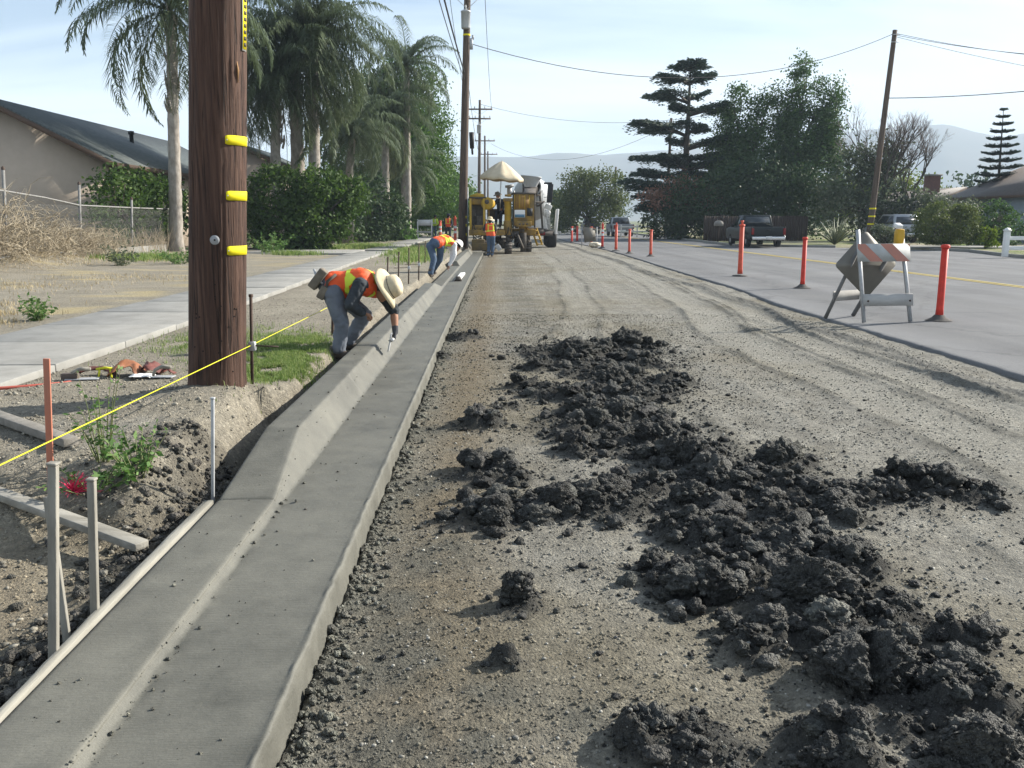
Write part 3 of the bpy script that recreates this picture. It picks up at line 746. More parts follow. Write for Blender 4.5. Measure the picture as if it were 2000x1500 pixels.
# grit: small broken grains of the soil itself
OCT = (np.array([[1, 0, 0], [-1, 0, 0], [0, 1, 0], [0, -1, 0], [0, 0, .8], [0, 0, -.6]], float), np.array([[0, 2, 4], [2, 1, 4], [1, 3, 4], [3, 0, 4], [2, 0, 5], [1, 2, 5], [3, 1, 5], [0, 3, 5]]))
gbk = []
for i in range(14):
    r9 = np.random.default_rng(40+i); gbk.append((OCT[0]*r9.uniform(.6, 1.3, (6, 1)) + r9.normal(0, .15, (6, 3)), OCT[1]))
ng_ = 46000; yg = 2.0*(15/2.0)**rng.uniform(0, 1, ng_); xg = rng.uniform(-.9, .62, ng_)*yg; xg = np.where(xg < -3.8, rng.uniform(-.5, 3, ng_), xg)
ok_ = ((xg < XB-.02) | (xg > XL+.03)) & (xg < 5.3); xg, yg = xg[ok_], yg[ok_]
zg, cg = ground_height(xg, yg); sg = (.0022 + .0006*yg)*np.exp(rng.normal(0, .45, len(xg)))
keep = fbm2(xg, yg, .4, 3) > -.35; xg, yg, zg, cg, sg = xg[keep], yg[keep], zg[keep], cg[keep], np.minimum(sg[keep], .012)
v_, f_2, c_ = scatter(np.column_stack([xg, yg, zg+sg*.2]), sg, gbk, np.clip(cg*np.exp(rng.normal(-.01, .17, (len(xg), 1))), .02, .6))
tag(obj_np('grit', v_, f_2, M['stone'], attrs={'Col': c_}), 'fine broken grit over the bare dirt', 'grit', kind='stuff')
# crumbs lying on the fresh concrete
nc = 520; yk = 2.0*(16/2.0)**rng.uniform(0, 1, nc); side = rng.uniform(0, 1, nc)
xk = np.where(side < .5, -1.13 + rng.normal(0, .02, nc), np.where(side < .8, rng.uniform(-1.1, -.7, nc), rng.uniform(-1.42, -1.25, nc)))
zk = np.where(xk > -1.14, .108, np.interp(yk, yc, zt)-.002); sz = .0018*(.010/.0018)**(rng.uniform(0, 1, nc)**2.8)
v_, f_2, c_ = scatter(np.column_stack([xk+curve(yk), yk, zk+sz*.2]), sz, small, mtint(nc, np.array([.12, .118, .10])))
tag(obj_np('cement_crumbs', v_, f_2, M['mud'], attrs={'Col': c_}, smooth=True), 'small cement crumbs on the fresh gutter', 'crumbs', kind='stuff')

# big single clods: x, y, half width, half height, angular, label
CL = [(1.27, 2.78, .21, .155, .85, 'largest dark mud block, split down the middle, right foreground'),
      (1.33, 3.40, .21, .14, .5, 'broad dark mud clod just behind the largest split block'),
      (.97, 3.50, .15, .11, .3, 'rounded dark mud clod left of the broad clod in the ridge'),
      (1.43, 3.92, .18, .11, .9, 'slab of dark mud with a smooth pale tilted face, mid ridge'),
      (.11, 3.45, .075, .095, .2, 'lone upright lump of mud on bare gravel between ridge and gutter'),
      (.02, 4.42, .115, .085, .3, 'knobbly mud clod at the left end of the left spur'),
      (1.47, 2.34, .15, .10, .9, 'wedge of mud with a flat grey face in the bottom right corner'),
      (1.0, 2.28, .10, .06, .3, 'low mud clod at the bottom edge, left of the wedge'),
      (1.26, 5.55, .17, .15, .5, 'tall dark mud clod where the left spur meets the ridge'),
      (1.24, 6.15, .12, .11, .4, 'middling dark mud clod just behind the tall one'),
      (1.93, 4.60, .16, .09, .3, 'dark mud clod at the near end of the right spur'),
      (1.12, 4.72, .13, .09, .4, 'mud clod in the shaded hollow of the ridge'),
      (.95, 10.1, .30, .16, .8, 'mud clod with a pale flat facet at the far end of the ridge'),
      (1.70, 10.8, .24, .19, .3, 'farthest dark mud lump, right of the pale faceted clod'),
      (1.18, 8.25, .19, .14, .3, 'dark mud clod in the middle of the far heap'),
      (.78, 7.0, .17, .12, .3, 'mud clod on the left flank of the far heap')]
for i, (x, y, w, h, an, lab) in enumerate(CL):
    P_, F_ = clod_shape(6 if y < 4 else 5, 900+i*7, 1.15, an*.8)
    P_ = P_/np.abs(P_).max(0)*np.array([w, w*.85, h])
    if i == 0:
        g_ = np.exp(-((P_[:, 0]-.03-.25*P_[:, 2])/.022)**2)*(P_[:, 1] < .05)
        P_[:, 2] -= g_*.06*(P_[:, 2] > 0); P_[:, 1] += g_*.05
    P_ += np.array([x, y, GZ(x, y)*.4 + h*.45])
    c_ = mudC[None]*(1 + .25*perlin3(P_*9)[:, None])
    nk = int(150 if y < 4 else 70); pk = P_[np.random.default_rng(i).integers(0, len(P_), nk)]; szk = .005*(.026/.005)**(rng.uniform(0, 1, nk)**1.7)
    v2, f2, c2 = scatter(pk, szk, small, mtint(nk))
    o = obj_np('mud_clod', np.concatenate([P_, v2]), np.concatenate([F_, f2+len(P_)]), M['mud'], attrs={'Col': np.concatenate([c_, c2])}, smooth=False)
    tag(o, lab, 'mud clod', 'clods in the mud ridge')
# ================================================================ near utility pole
def pole_wood(name, c1, c2, c3):
    m, nt, bs = _nodes(name); L = nt.links.new
    tcn = N(nt, 'ShaderNodeTexCoord'); mp2 = N(nt, 'ShaderNodeMapping'); mp2.inputs['Scale'].default_value = (1, 1, .035); L(tcn.outputs['Object'], mp2.inputs[0])
    n1 = N(nt, 'ShaderNodeTexNoise', Scale=22, Detail=7, Roughness=0.75, Distortion=.6); L(mp2.outputs[0], n1.inputs['Vector'])
    rp = ramp(nt, [(0.30, c1), (0.48, c2), (0.66, c3)]); L(n1.outputs[0], rp.inputs[0])
    mp3 = N(nt, 'ShaderNodeMapping'); mp3.inputs['Scale'].default_value = (1, 1, .012); L(tcn.outputs['Object'], mp3.inputs[0])
    n2 = N(nt, 'ShaderNodeTexNoise', Scale=70, Detail=3, Roughness=.5); L(mp3.outputs[0], n2.inputs['Vector'])
    r2 = ramp(nt, [(.36, (.25,)*3), (.42, (1,)*3), (.8, (1.1,)*3)]); L(n2.outputs[0], r2.inputs[0])
    mu = N(nt, 'ShaderNodeMixRGB', blend_type='MULTIPLY'); mu.inputs[0].default_value = .8; L(rp.outputs[0], mu.inputs[1]); L(r2.outputs[0], mu.inputs[2])
    L(mu.outputs[0], bs.inputs['Base Color']); bs.inputs['Roughness'].default_value = .78; bs.inputs['Specular IOR Level'].default_value = .3
    bp = N(nt, 'ShaderNodeBump', Strength=.85, Distance=.014)
    ad = N(nt, 'ShaderNodeMath', operation='ADD'); L(n1.outputs[0], ad.inputs[0]); L(r2.outputs[0], ad.inputs[1]); L(ad.outputs[0], bp.inputs['Height']); L(bp.outputs[0], bs.inputs['Normal'])
    return m
M['pole'] = pole_wood('pole_wood', (.022, .012, .009), (.062, .033, .023), (.115, .064, .044))
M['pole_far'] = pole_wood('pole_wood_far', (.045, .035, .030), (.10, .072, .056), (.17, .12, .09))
M['yellow'] = pm('yellow_plastic', (.82, .70, .008), (.70, .58, .012), scale=14, rough=.75)
M['galv'] = pm('galvanised', (.46, .47, .48), (.36, .37, .38), scale=20, rough=.5, metal=.3, bump=.05)
M['dark'] = pm('dark_hole', (.012, .010, .009), rough=.9)
M['black'] = pm('black_paint', (.02, .02, .021), (.03, .03, .03), rough=.6)
M['rust'] = pm('rusty_steel', (.095, .062, .045), (.05, .038, .032), scale=40, rough=.75, bump=.4, bscale=120, metal=.2)
M['white'] = pm('white_paint', (.78, .78, .76), (.70, .70, .68), scale=5, rough=.5)
PB = Vector((-2.062, 6.485, .28)); LEAN = .0635
def pc(z): return Vector((PB.x + LEAN*(z-.28), PB.y, z))
def pr_(z): return .2075 - .0055*(z-.3)
pole = thing('utility_pole', 'huge dark brown timber utility pole with three yellow strips, nearest on the left', 'utility pole', PB)
zz = np.concatenate([np.linspace(.0, 4, 110), np.linspace(4.2, 11.5, 30)]); na_ = 112
th = np.arange(na_)*2*math.pi/na_
Z, T = np.meshgrid(zz, th, indexing='ij')
rad = .2075 - .0055*(Z-.3)
rad = rad + .0035*fbm2(T*2.2, Z*.10, .35, 3) + .0022*perlin2(np.cos(T)*9+20, Z*.35+np.sin(T)*9)
crk = 1-np.abs(perlin2(T*6.5, Z*.22 + 7))*9
rad = rad - .006*np.clip(crk, 0, 1)
rad = rad + .012*np.exp(-((Z-.30)/.12)**2)
V = np.stack([PB.x + LEAN*(Z-.28) + rad*np.cos(T), PB.y + rad*np.sin(T), Z], -1).reshape(-1, 3)
i0 = np.arange(len(zz)-1)[:, None]*na_; j = np.arange(na_)[None]; j2 = (j+1) % na_
obj_np('shaft', V, np.stack([i0+j, i0+j2, i0+na_+j2, i0+na_+j], -1).reshape(-1, 4), M['pole'], pole, smooth=True)
def wrap(z0, h, a0, a1, name, mat, off=.004, roundl=True, n=18, th_=.002, par=None):
    """curved strip round the pole between angles (degrees) at height z0, rounded at the a0 end"""
    b = B(); aa = np.radians(np.linspace(a0, a1, n)); P = []
    for lay in (0, th_):
        for s in (-1, 1):
            row = []
            for i, a in enumerate(aa):
                f = 1.0
                if roundl and i < 4: f = [.78, .95, 1, 1][i]
                z = z0 + s*h/2*f; c = pc(z); r = pr_(z)+off+lay
                row.append((c.x + r*math.cos(a), c.y + r*math.sin(a), z))
            P.append(row)
    V_ = np.array(P).reshape(-1, 3); k = np.arange(n-1)
    q = [np.stack([2*n+k, 2*n+k+1, 3*n+k+1, 3*n+k], 1), np.stack([k, n+k, n+k+1, k+1], 1), np.stack([k, k+1, 2*n+k+1, 2*n+k], 1), np.stack([n+k, 3*n+k, 3*n+k+1, n+k+1], 1),
         np.array([[0, 2*n, 3*n, n], [n-1, 2*n-1, 4*n-1, 3*n-1]])]
    b.add(V_, np.concatenate(q)); return b.build(name, mat, par if par is not None else pole)
# facing the camera the pole normal is about -72 degrees
for z0, a0 in ((2.150, -59), (1.770, -57), (1.385, -55)):
    st = wrap(z0, .066, a0, 8, 'yellow_strip', M['yellow'])
    c = pc(z0); b = B(); a = R(a0+3.2); r = pr_(z0)+.0065
    p = Vector((c.x + r*math.cos(a), c.y + r*math.sin(a), z0)); nrm = Vector((math.cos(a), math.sin(a), 0))
    b.lathe([(0.0, .0025), (.004, .002), (.005, 0)], p, nrm, 10); b.build('nail', M['galv'], st)
sg = wrap(2.97, .42, -20, -3, 'warning_plate', M['white'], off=.005, roundl=False)
wrap(2.97, .40, -18.6, -4.4, 'yellow_face', M['yellow'], off=.008, roundl=False, par=sg)
for i in range(9):
    z_ = 2.80 + i*.042
    wrap(z_, .024, -15, -8, 'letter_mark', M['black'], off=.0115, roundl=False, n=6, par=sg)
b = B(); a = R(-78.5); z0 = 1.462; c = pc(z0); r = pr_(z0)+.003; p = Vector((c.x+r*math.cos(a), c.y+r*math.sin(a), z0)); nv = Vector((math.cos(a), math.sin(a), 0))
b.lathe([(.0, .005), (.030, .005), (.033, .0)], p, nv, 24); dsk = b.build('washer_disc', pm('washer_grey', (.34, .35, .36), (.27, .28, .29), scale=30, rough=.85), pole, smooth=False)
b = B(); b.lathe([(0, .013), (.006, .011), (.007, .005)], p, nv, 10); b.build('bolt_head', M['dark'], dsk)
rr = random.Random(3)
for i in range(16):
    z0 = rr.uniform(.5, 1.15); a = R(rr.uniform(-125, -25)); c = pc(z0); r = pr_(z0)-.004
    p = Vector((c.x+r*math.cos(a), c.y+r*math.sin(a), z0)); b = B(); nv = Vector((math.cos(a), math.sin(a), 0))
    b.lathe([(.0, .0075), (.0048, .0075), (.0055, .0)], p, nv, 8); b.build('bore_hole', M['dark'], pole)
# splinter left where a spike was pulled
b = B(); z0 = 2.62; a = R(-32); c = pc(z0); r = pr_(z0)+.002
b.tube([(c.x+r*math.cos(a), c.y+r*math.sin(a), 2.54), (c.x+(r+.006)*math.cos(a), c.y+(r+.006)*math.sin(a), 2.62), (c.x+r*math.cos(a), c.y+r*math.sin(a), 2.69)], [.002, .008, .001], 6)
b.build('splinter', pm('fresh_wood', (.42, .24, .11), (.32, .18, .08), scale=30, rough=.8), pole)
# ================================================================ vegetation
def frames(n, r_):
    a = r_.normal(size=(n, 3)); a /= np.linalg.norm(a, axis=1)[:, None]
    b = r_.normal(size=(n, 3)); b -= (a*b).sum(1)[:, None]*a; b /= np.linalg.norm(b, axis=1)[:, None]
    return a, b
def leaf_verts(pos, size, r_, aspect=.55, dirs=None, flat=0.0):
    n = len(pos); a, b = frames(n, r_)
    if dirs is not None:
        a = a*.45 + dirs; a /= np.linalg.norm(a, axis=1)[:, None]; b -= (a*b).sum(1)[:, None]*a; b /= np.linalg.norm(b, axis=1)[:, None]
    if flat:
        b[:, 2] *= (1-flat); a[:, 2] *= (1-flat); a /= np.linalg.norm(a, axis=1)[:, None]; b -= (a*b).sum(1)[:, None]*a; b /= np.linalg.norm(b, axis=1)[:, None]
    s = np.asarray(size).reshape(-1, 1)*np.ones((n, 1))
    V = np.stack([pos - a*s*.5, pos + b*s*aspect*.5 - a*s*.05, pos + a*s*.5, pos - b*s*aspect*.5 - a*s*.05], 1)
    return V.reshape(-1, 3), np.arange(n*4).reshape(-1, 4)
def leaves(name, pos, size, mat, parent, r_, var=None, **k):
    V, F_ = leaf_verts(pos, size, r_, **k)
    if var is None: var = r_.uniform(0, 1, len(pos))
    return obj_np(name, V, F_, mat, parent, attrs={'var': np.repeat(np.clip(var, 0, 1), 4)})
def clumps(lobes, n, per, spread, r_, hollow=.5, gate=0.0):
    """leaf positions gathered in clumps over the volume of ellipsoid lobes (cx,cy,cz,rx,ry,rz)"""
    L_ = np.array(lobes, float); w = L_[:, 3]*L_[:, 4]*L_[:, 5]; w = w**.75; w /= w.sum()
    nc = n//per; k = r_.choice(len(L_), nc*2, p=w)
    d = r_.normal(size=(nc*2, 3)); d /= np.linalg.norm(d, axis=1)[:, None]
    rad = hollow + (1-hollow)*r_.uniform(0, 1, nc*2)**.6
    c = L_[k, :3] + d*rad[:, None]*L_[k, 3:]*(1+.18*perlin3(d*2.2 + L_[k, :3]))[:, None]
    if gate:
        g_ = perlin3(c/gate + 3.3) > -.18; c = c[g_]
    c = c[:nc]; nc = len(c); ct = r_.normal(0, .16, nc)
    p = np.repeat(c, per, 0) + r_.normal(0, 1, (nc*per, 3))*spread*np.array([1, 1, .7])
    var = .5 + np.repeat(ct, per) + r_.normal(0, .17, nc*per)
    return p, var
M['bark'] = pm('bark', (.10, .085, .07), (.045, .038, .033), scale=12, rough=.95, bump=.8, bscale=30, stretch=(1, 1, .2))
M['palm_bark'] = pm('palm_bark', (.36, .33, .29), (.20, .175, .15), scale=7, rough=.95, bump=.8, bscale=22, stretch=(1, 1, .5))
LM = {
 'ficus': leaf_mat('leaf_ficus', [(.036, .072, .018), (.07, .13, .032), (.13, .205, .055)]),
 'hedge': leaf_mat('leaf_hedge', [(.022, .045, .012), (.045, .082, .020), (.09, .14, .035)], rough=.6, spec=.15),
 'palm': leaf_mat('leaf_palm', [(.062, .088, .046), (.105, .135, .075), (.24, .22, .085)], rough=.5, trans=.2, spec=.3),
 'cedar': leaf_mat('leaf_cedar', [(.018, .036, .026), (.032, .056, .038), (.06, .09, .055)], rough=.6, trans=.08),
 'broad': leaf_mat('leaf_broad', [(.026, .052, .018), (.055, .10, .035), (.12, .17, .07)]),
 'olive': leaf_mat('leaf_olive', [(.05, .068, .026), (.085, .11, .04), (.15, .17, .06)]),
 'grey': leaf_mat('leaf_greygreen', [(.05, .065, .042), (.09, .11, .07), (.15, .165, .11)]),
 'pink': leaf_mat('leaf_rusty_bloom', [(.20, .11, .075), (.30, .17, .12), (.36, .23, .17)]),
 'lime': leaf_mat('leaf_lime', [(.06, .10, .018), (.12, .17, .03), (.22, .25, .05)]),
 'weed': leaf_mat('leaf_weed', [(.05, .10, .03), (.09, .165, .05), (.16, .25, .085)], trans=.3),
 'grass': leaf_mat('grass_blade', [(.085, .135, .038), (.15, .225, .065), (.30, .32, .14)], trans=.3),
 'straw': leaf_mat('straw', [(.26, .20, .11), (.40, .32, .18), (.52, .44, .27)], trans=.1),
 'vine': leaf_mat('dry_vine', [(.24, .195, .13), (.37, .31, .22), (.50, .44, .33)], trans=.1),
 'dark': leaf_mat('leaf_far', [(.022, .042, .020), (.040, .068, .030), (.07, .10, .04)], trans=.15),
}
def tree(name, label, cat, base, lobes, leaf, n, lsize, seed, trunk_r=.25, per=26, spread=.45, hollow=.45, gate=1.6, group=None, aspect=.6):
    r_ = np.random.default_rng(seed); rp_ = random.Random(seed)
    t = thing(name, label, cat, base, group); base = Vector(base)
    L_ = np.array(lobes, float); top = Vector((L_[:, 0].mean(), L_[:, 1].mean(), L_[:, 2].mean()))
    b = B(); H_ = top.z-base.z
    fork = base.lerp(top, .45)
    b.tube([base - Vector((0, 0, .15)), base.lerp(fork, .3) + Vector((rp_.uniform(-.1, .1), 0, 0)), fork], [trunk_r*1.25, trunk_r, trunk_r*.8], 9)
    for l in L_:
        e = Vector(l[:3]); m = fork.lerp(e, .5) + Vector((rp_.uniform(-.3, .3), rp_.uniform(-.3, .3), .12*H_))
        b.tube([fork - Vector((0, 0, .1)), m, e], [trunk_r*.6, trunk_r*.35, trunk_r*.12], 6)
        for q in range(4):
            d = Vector(r_.normal(size=3)); d.normalize()
            b.tube([m.lerp(e, rp_.uniform(.1, 1)), e + Vector((d.x*l[3]*.8, d.y*l[4]*.8, d.z*l[5]*.8))], [trunk_r*.16, .02], 5)
    b.build('trunk', M['bark'], t, smooth=True)
    p, v = clumps(lobes, n, per, spread, r_, hollow, gate)
    p[:, 2] = np.maximum(p[:, 2], base.z+.05)
    leaves('crown', p, lsize*r_.uniform(.6, 1.3, len(p)), LM[leaf], t, r_, v, aspect=aspect)
    return t
def bush(name, label, lobes, leaf, n, lsize, seed, per=24, spread=.22, hollow=.7, gate=.9, stem=True, group=None, cat='bush'):
    L_ = np.array(lobes, float); base = (L_[:, 0].mean(), L_[:, 1].mean(), L_[:, 2].min()-L_[:, 5].max()*.9)
    base = (base[0], base[1], max(base[2], .05))
    r_ = np.random.default_rng(seed); t = thing(name, label, cat, base, group)
    b = B()
    for l in L_:
        for q in range(5):
            d = r_.normal(size=3); d /= np.linalg.norm(d); d[2] = abs(d[2])
            b.tube([(base[0]+d[0]*.02, base[1]+d[1]*.02, base[2]), (l[0]+d[0]*l[3]*.4, l[1]+d[1]*l[4]*.4, l[2]), (l[0]+d[0]*l[3]*.85, l[1]+d[1]*l[4]*.85, l[2]+d[2]*l[5]*.85)], [.05, .035, .01], 5)
    b.build('stems', M['bark'], t, smooth=True)
    p, v = clumps(lobes, n, per, spread, r_, hollow, gate); p[:, 2] = np.maximum(p[:, 2], base[2]+.03)
    leaves('foliage', p, lsize*r_.uniform(.6, 1.3, len(p)), LM[leaf], t, r_, v)
    return t
def frond(r_, L=3.4, el=60, sag=1.0, nst=46, az=0.0, dead=0.0, ll=.85):
    """one arching feather frond at the origin; returns V, quads, tris, var"""
    t = np.linspace(0, 1, nst); e0 = R(el); P = np.zeros((nst, 3)); ang = e0
    for i in range(1, nst):
        ang = e0 - sag*R(95)*(t[i]**1.4)
        P[i] = P[i-1] + np.array([math.cos(ang), 0, math.sin(ang)])*L/(nst-1)
    T = np.gradient(P, axis=0); T /= np.linalg.norm(T, axis=1)[:, None]
    V = []; Q = []; TR = []; var = []
    rw = .035*(1-t) + .006; n0 = 0
    rv = np.concatenate([P + np.stack([0*t, rw, 0*t], 1), P - np.stack([0*t, rw, 0*t], 1)])
    k = np.arange(nst-1); V.append(rv); Q.append(np.stack([k, k+1, k+1+nst, k+nst], 1)); var.append(np.full(2*nst, .5+.45*dead)); n0 = 2*nst
    prof = np.sin(np.clip((t-.10)/.9, 0, 1)**.6*math.pi)**.7
    for i in range(4, nst):
        l = ll*max(prof[i], .15)*L/3.4
        for s in (-1, 1):
            j = r_.normal(0, .12, 3)
            d1 = T[i]*.55 + np.array([0, s*.75, .25]) + j; d1 /= np.linalg.norm(d1)
            d2 = d1*.55 + np.array([0, s*.1, -.95]) + j; d2 /= np.linalg.norm(d2)
            w = np.cross(d1, np.array([0, 0, 1.])); w = w/ (np.linalg.norm(w)+1e-6)*.023
            p0 = P[i]; p1 = p0 + d1*l*.42; p2 = p1 + d2*l*.65
            V.append(np.array([p0-w*.6, p0+w*.6, p1-w, p1+w, p2])); Q.append(np.array([[n0, n0+1, n0+3, n0+2]])); TR.append([n0+2, n0+3, n0+4]); n0 += 5
            var.append(np.full(5, .28 + .2*r_.uniform() + .55*dead))
    V = np.concatenate(V); ca, sa = math.cos(az), math.sin(az)
    V = np.stack([V[:, 0]*ca - V[:, 1]*sa, V[:, 0]*sa + V[:, 1]*ca, V[:, 2]], 1)
    return V, np.concatenate(Q), np.array(TR), np.concatenate(var)
def palm(label, base, top, seed, nf=26, L=3.4, tr=.24, dry=.1, trunk_curve=0.0, boots=True, lean=0):
    r_ = np.random.default_rng(seed); t = thing('palm_tree', label, 'palm', base, 'palms along the sidewalk')
    base = Vector(base); top = Vector(top); b = B()
    zs = np.linspace(0, 1, 26); pts = []; rad = []
    for i, q in enumerate(zs):
        p = base.lerp(top, q) + Vector((trunk_curve*math.sin(q*math.pi), 0, 0)); pts.append(p)
        rad.append(tr*(1.25 - .45*q)*(1+.06*math.sin(i*2.4)) * (1.35 if q < .04 else 1))
    pts[0] = pts[0] - Vector((0, 0, .2))
    b.tube(pts, rad, 12); b.build('trunk', M['palm_bark'], t, smooth=False)
    if boots:
        b = B()
        for i in range(34):
            q = r_.uniform(.5, 1.0)**.8; p = base.lerp(top, q); a = r_.uniform(0, 6.28); rr_ = tr*(1.2-.42*q)
            o = Vector((math.cos(a), math.sin(a), 0)); l = r_.uniform(.25, .6)
            b.tube([p + o*rr_*.85, p + o*(rr_+.05) + Vector((0, 0, l*.5)), p + o*(rr_+.09) + Vector((0, 0, l))], [.05, .04, .015], 4)
        b.build('leaf_bases', M['palm_bark'], t)
    V, Q, TR, VA = [], [], [], []; off = 0
    for i in range(nf):
        u = (i+.5)/nf; el = 80 - 118*u**1.1 + r_.normal(0, 6); az = i*2.39996 + r_.normal(0, .15)
        dead = max(0, min(1, (u-.82)*4))*r_.uniform(.2, 1)*(dry*5) + dry*.5*r_.uniform()
        v, q, tr_, va = frond(r_, L*r_.uniform(.85, 1.1), el, r_.uniform(.85, 1.3), 72, az, min(dead, 1))
        V.append(v + np.array(top)); Q.append(q+off); TR.append(tr_+off); VA.append(va); off += len(v)
    obj_np('crown', np.concatenate(V), [np.concatenate(Q), np.concatenate(TR)], LM['palm'], t, attrs={'var': np.concatenate(VA)})
    return t
palm('grey-trunked palm left of the near utility pole, in front of the house roof', (-12.35, 35, .4), (-11.95, 35, 9.3), 1, nf=40, L=4.6, tr=.215)
palm('palm whose trunk is leftmost of the clump behind the big hedge', (-9.9, 42, .4), (-9.75, 42, 7.6), 2, nf=46, L=4.4, tr=.24, trunk_curve=-.15)
palm('thick middle palm of the clump behind the big hedge', (-9.2, 43, .4), (-9.1, 43, 9.2), 3, nf=52, L=4.8, tr=.31)
palm('rightmost palm of the clump behind the big hedge', (-8.4, 42.5, .4), (-8.1, 42.5, 9.6), 4, nf=52, L=4.8, tr=.26)
palm('slim palm with yellowing lower fronds beside the sidewalk', (-7.1, 60, .35), (-6.9, 60, 8.0), 5, nf=46, L=4.6, tr=.27, dry=.3, boots=False)
palm('short palm with a pale trunk just right of the yellowing palm', (-6.35, 64, .35), (-6.1, 64, 5.2), 6, nf=30, L=3.6, tr=.2, boots=False)
palm('tall palm rising over the dense tree with a frond against the sky', (-5.7, 61, .35), (-5.5, 61, 11.6), 7, nf=32, L=4.2, tr=.24, boots=False)
palm('low drooping palm above the big hedge', (-8.1, 49, .35), (-7.4, 49, 6.2), 8, nf=32, L=3.4, tr=.22, boots=False)
tree('shade_tree', 'huge dense green tree behind the palms at the left of the road', 'tree', (-7.2, 71, .3),
     [(-7.8, 71, 7.2, 4.6, 4, 5.2), (-5.4, 70, 5.2, 2.8, 3.5, 4.4), (-5.6, 71, 9.0, 2.6, 3, 4.0), (-10, 72, 6, 3.6, 4, 4.5), (-6.3, 70, 11.2, 2.3, 2.6, 3.2), (-8.6, 71, 10.4, 2.4, 2.6, 3.2), (-4.7, 69.5, 3.4, 2.2, 3, 3.0), (-8, 70, 3.2, 4.5, 3, 3.0)], 'ficus', 72000, .21, 21, trunk_r=.5, per=40, spread=.42, hollow=.62, gate=1.3)
tree('street_tree', 'dark rounded tree down the road behind the paving machine, left side', 'tree', (-6.0, 110, .3), [(-6.0, 110, 4.5, 3.6, 4, 4.2), (-3.4, 112, 3.6, 2.2, 3, 3.2)], 'ficus', 7000, .5, 22, trunk_r=.35, spread=.6)
tree('conifer_tree', 'dark treetop showing above the house roof at the left edge', 'tree', (-30.4, 52, .4), [(-30.4, 52, 6.8, 1.5, 1.5, 4.2), (-30.6, 52, 3, 2.1, 2.1, 3)], 'cedar', 5000, .35, 23, trunk_r=.3, spread=.35, gate=0)
bush('hedge', 'clipped dark hedge behind the wire fence, in front of the house', [(-13.45, 32.4, 2.0, .55, 1.5, 1.35), (-13.45, 34.6, 2.1, .55, 1.6, 1.35), (-13.4, 37, 2.1, .6, 1.6, 1.4)], 'hedge', 9000, .17, 31, hollow=.72)
bush('hedge', 'big rounded dark hedge right of the near utility pole', [(-9.4, 39.6, 2.0, 1.5, 1.3, 1.9), (-7.5, 39.6, 2.1, 1.5, 1.3, 1.75), (-8.4, 39.4, 1.4, 1.9, 1.3, 1.5), (-6.2, 40.4, 2.6, .8, .8, .75)], 'hedge', 17000, .19, 32, hollow=.74)
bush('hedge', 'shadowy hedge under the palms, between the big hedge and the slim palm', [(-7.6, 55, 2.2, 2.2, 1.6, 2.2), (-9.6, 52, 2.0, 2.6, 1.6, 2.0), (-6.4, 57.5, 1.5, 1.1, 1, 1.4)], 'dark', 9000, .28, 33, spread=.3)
bush('vine_bush', 'pale green broad-leaved vine at the foot of the slim palm', [(-6.35, 59.5, 1.0, .6, .5, 1.1), (-5.75, 59.3, .55, .6, .5, .6)], 'weed', 1700, .30, 34, spread=.2)
# right of the road
tree('tall_tree', 'tall leafy tree with pale upright tips behind the parked dark pickup', 'tree', (21.0, 73, .1),
     [(20.1, 73, 9.6, .85, 1.1, 3.1), (19.2, 73, 8.4, .7, 1.0, 2.6), (21.6, 73, 5.6, 2.3, 2.2, 3.6), (22.3, 73, 9.9, .7, 1.0, 2.6), (21.3, 73, 8.6, .8, 1, 2.6), (20.0, 73, 4.6, 2.1, 2, 3.0), (18.7, 73.5, 6.6, .8, 1.1, 2.2)], 'broad', 30000, .22, 41, trunk_r=.35, per=36, spread=.36, hollow=.4, gate=1.1)
tree('tall_tree', 'tallest broad-leaved tree on the right, left of the leaning pole', 'tree', (25.2, 73, .1),
     [(25.2, 73, 11.4, .9, 1.2, 3.2), (24.4, 73, 9.0, .8, 1.1, 3.0), (24.8, 73, 6.0, 2.1, 2.2, 3.8), (26.7, 73, 10.4, .65, 1.0, 2.7), (28.0, 73, 10.3, .7, 1.0, 2.9), (27.2, 73, 8.4, .9, 1.1, 2.6), (27.2, 73, 5.4, 2.0, 2, 3.6), (23.3, 73, 9.9, .55, .9, 2.4)], 'broad', 36000, .22, 42, trunk_r=.4, per=36, spread=.36, hollow=.4, gate=1.1)
tree('dark_tree', 'dark low tree filling in behind the brown board fence', 'tree', (20.0, 70, .1), [(18.2, 70, 3.0, 2.2, 2, 2.8), (21.5, 70, 3.4, 2.5, 2, 3.0), (24.5, 69, 3.0, 2.4, 2, 2.8), (15.6, 71, 2.6, 1.6, 2, 2.4)], 'dark', 22000, .25, 43, trunk_r=.3, hollow=.5, gate=0)
tree('olive_tree', 'olive green tree beyond the delineators, right of the mixer truck', 'tree', (10.6, 96, .1), [(9.6, 96, 4.6, 1.9, 2, 2.6), (11.8, 96, 4.0, 1.8, 2, 3.0), (13.6, 97, 4.2, 1.4, 2, 2.6), (8.3, 97, 2.5, 1.6, 2, 2.2)], 'olive', 15000, .26, 44, trunk_r=.3)
tree('flowering_tree', 'low spreading tree with rusty pink tops beside the cedar', 'tree', (15.6, 72, .1), [(14.2, 72, 3.5, 1.5, 1.4, .9), (15.9, 72, 4.0, 1.9, 1.4, .9), (17.0, 71.6, 3.0, 1.1, 1.2, 1.1)], 'pink', 4200, .25, 45, trunk_r=.18, hollow=.6)
bush('shrub', 'dark green shrubs beneath the rusty flowering tree', [(14.4, 73, 1.5, 1.7, 1, 1.5), (16.8, 73, 1.6, 1.6, 1, 1.6)], 'dark', 3500, .25, 46)
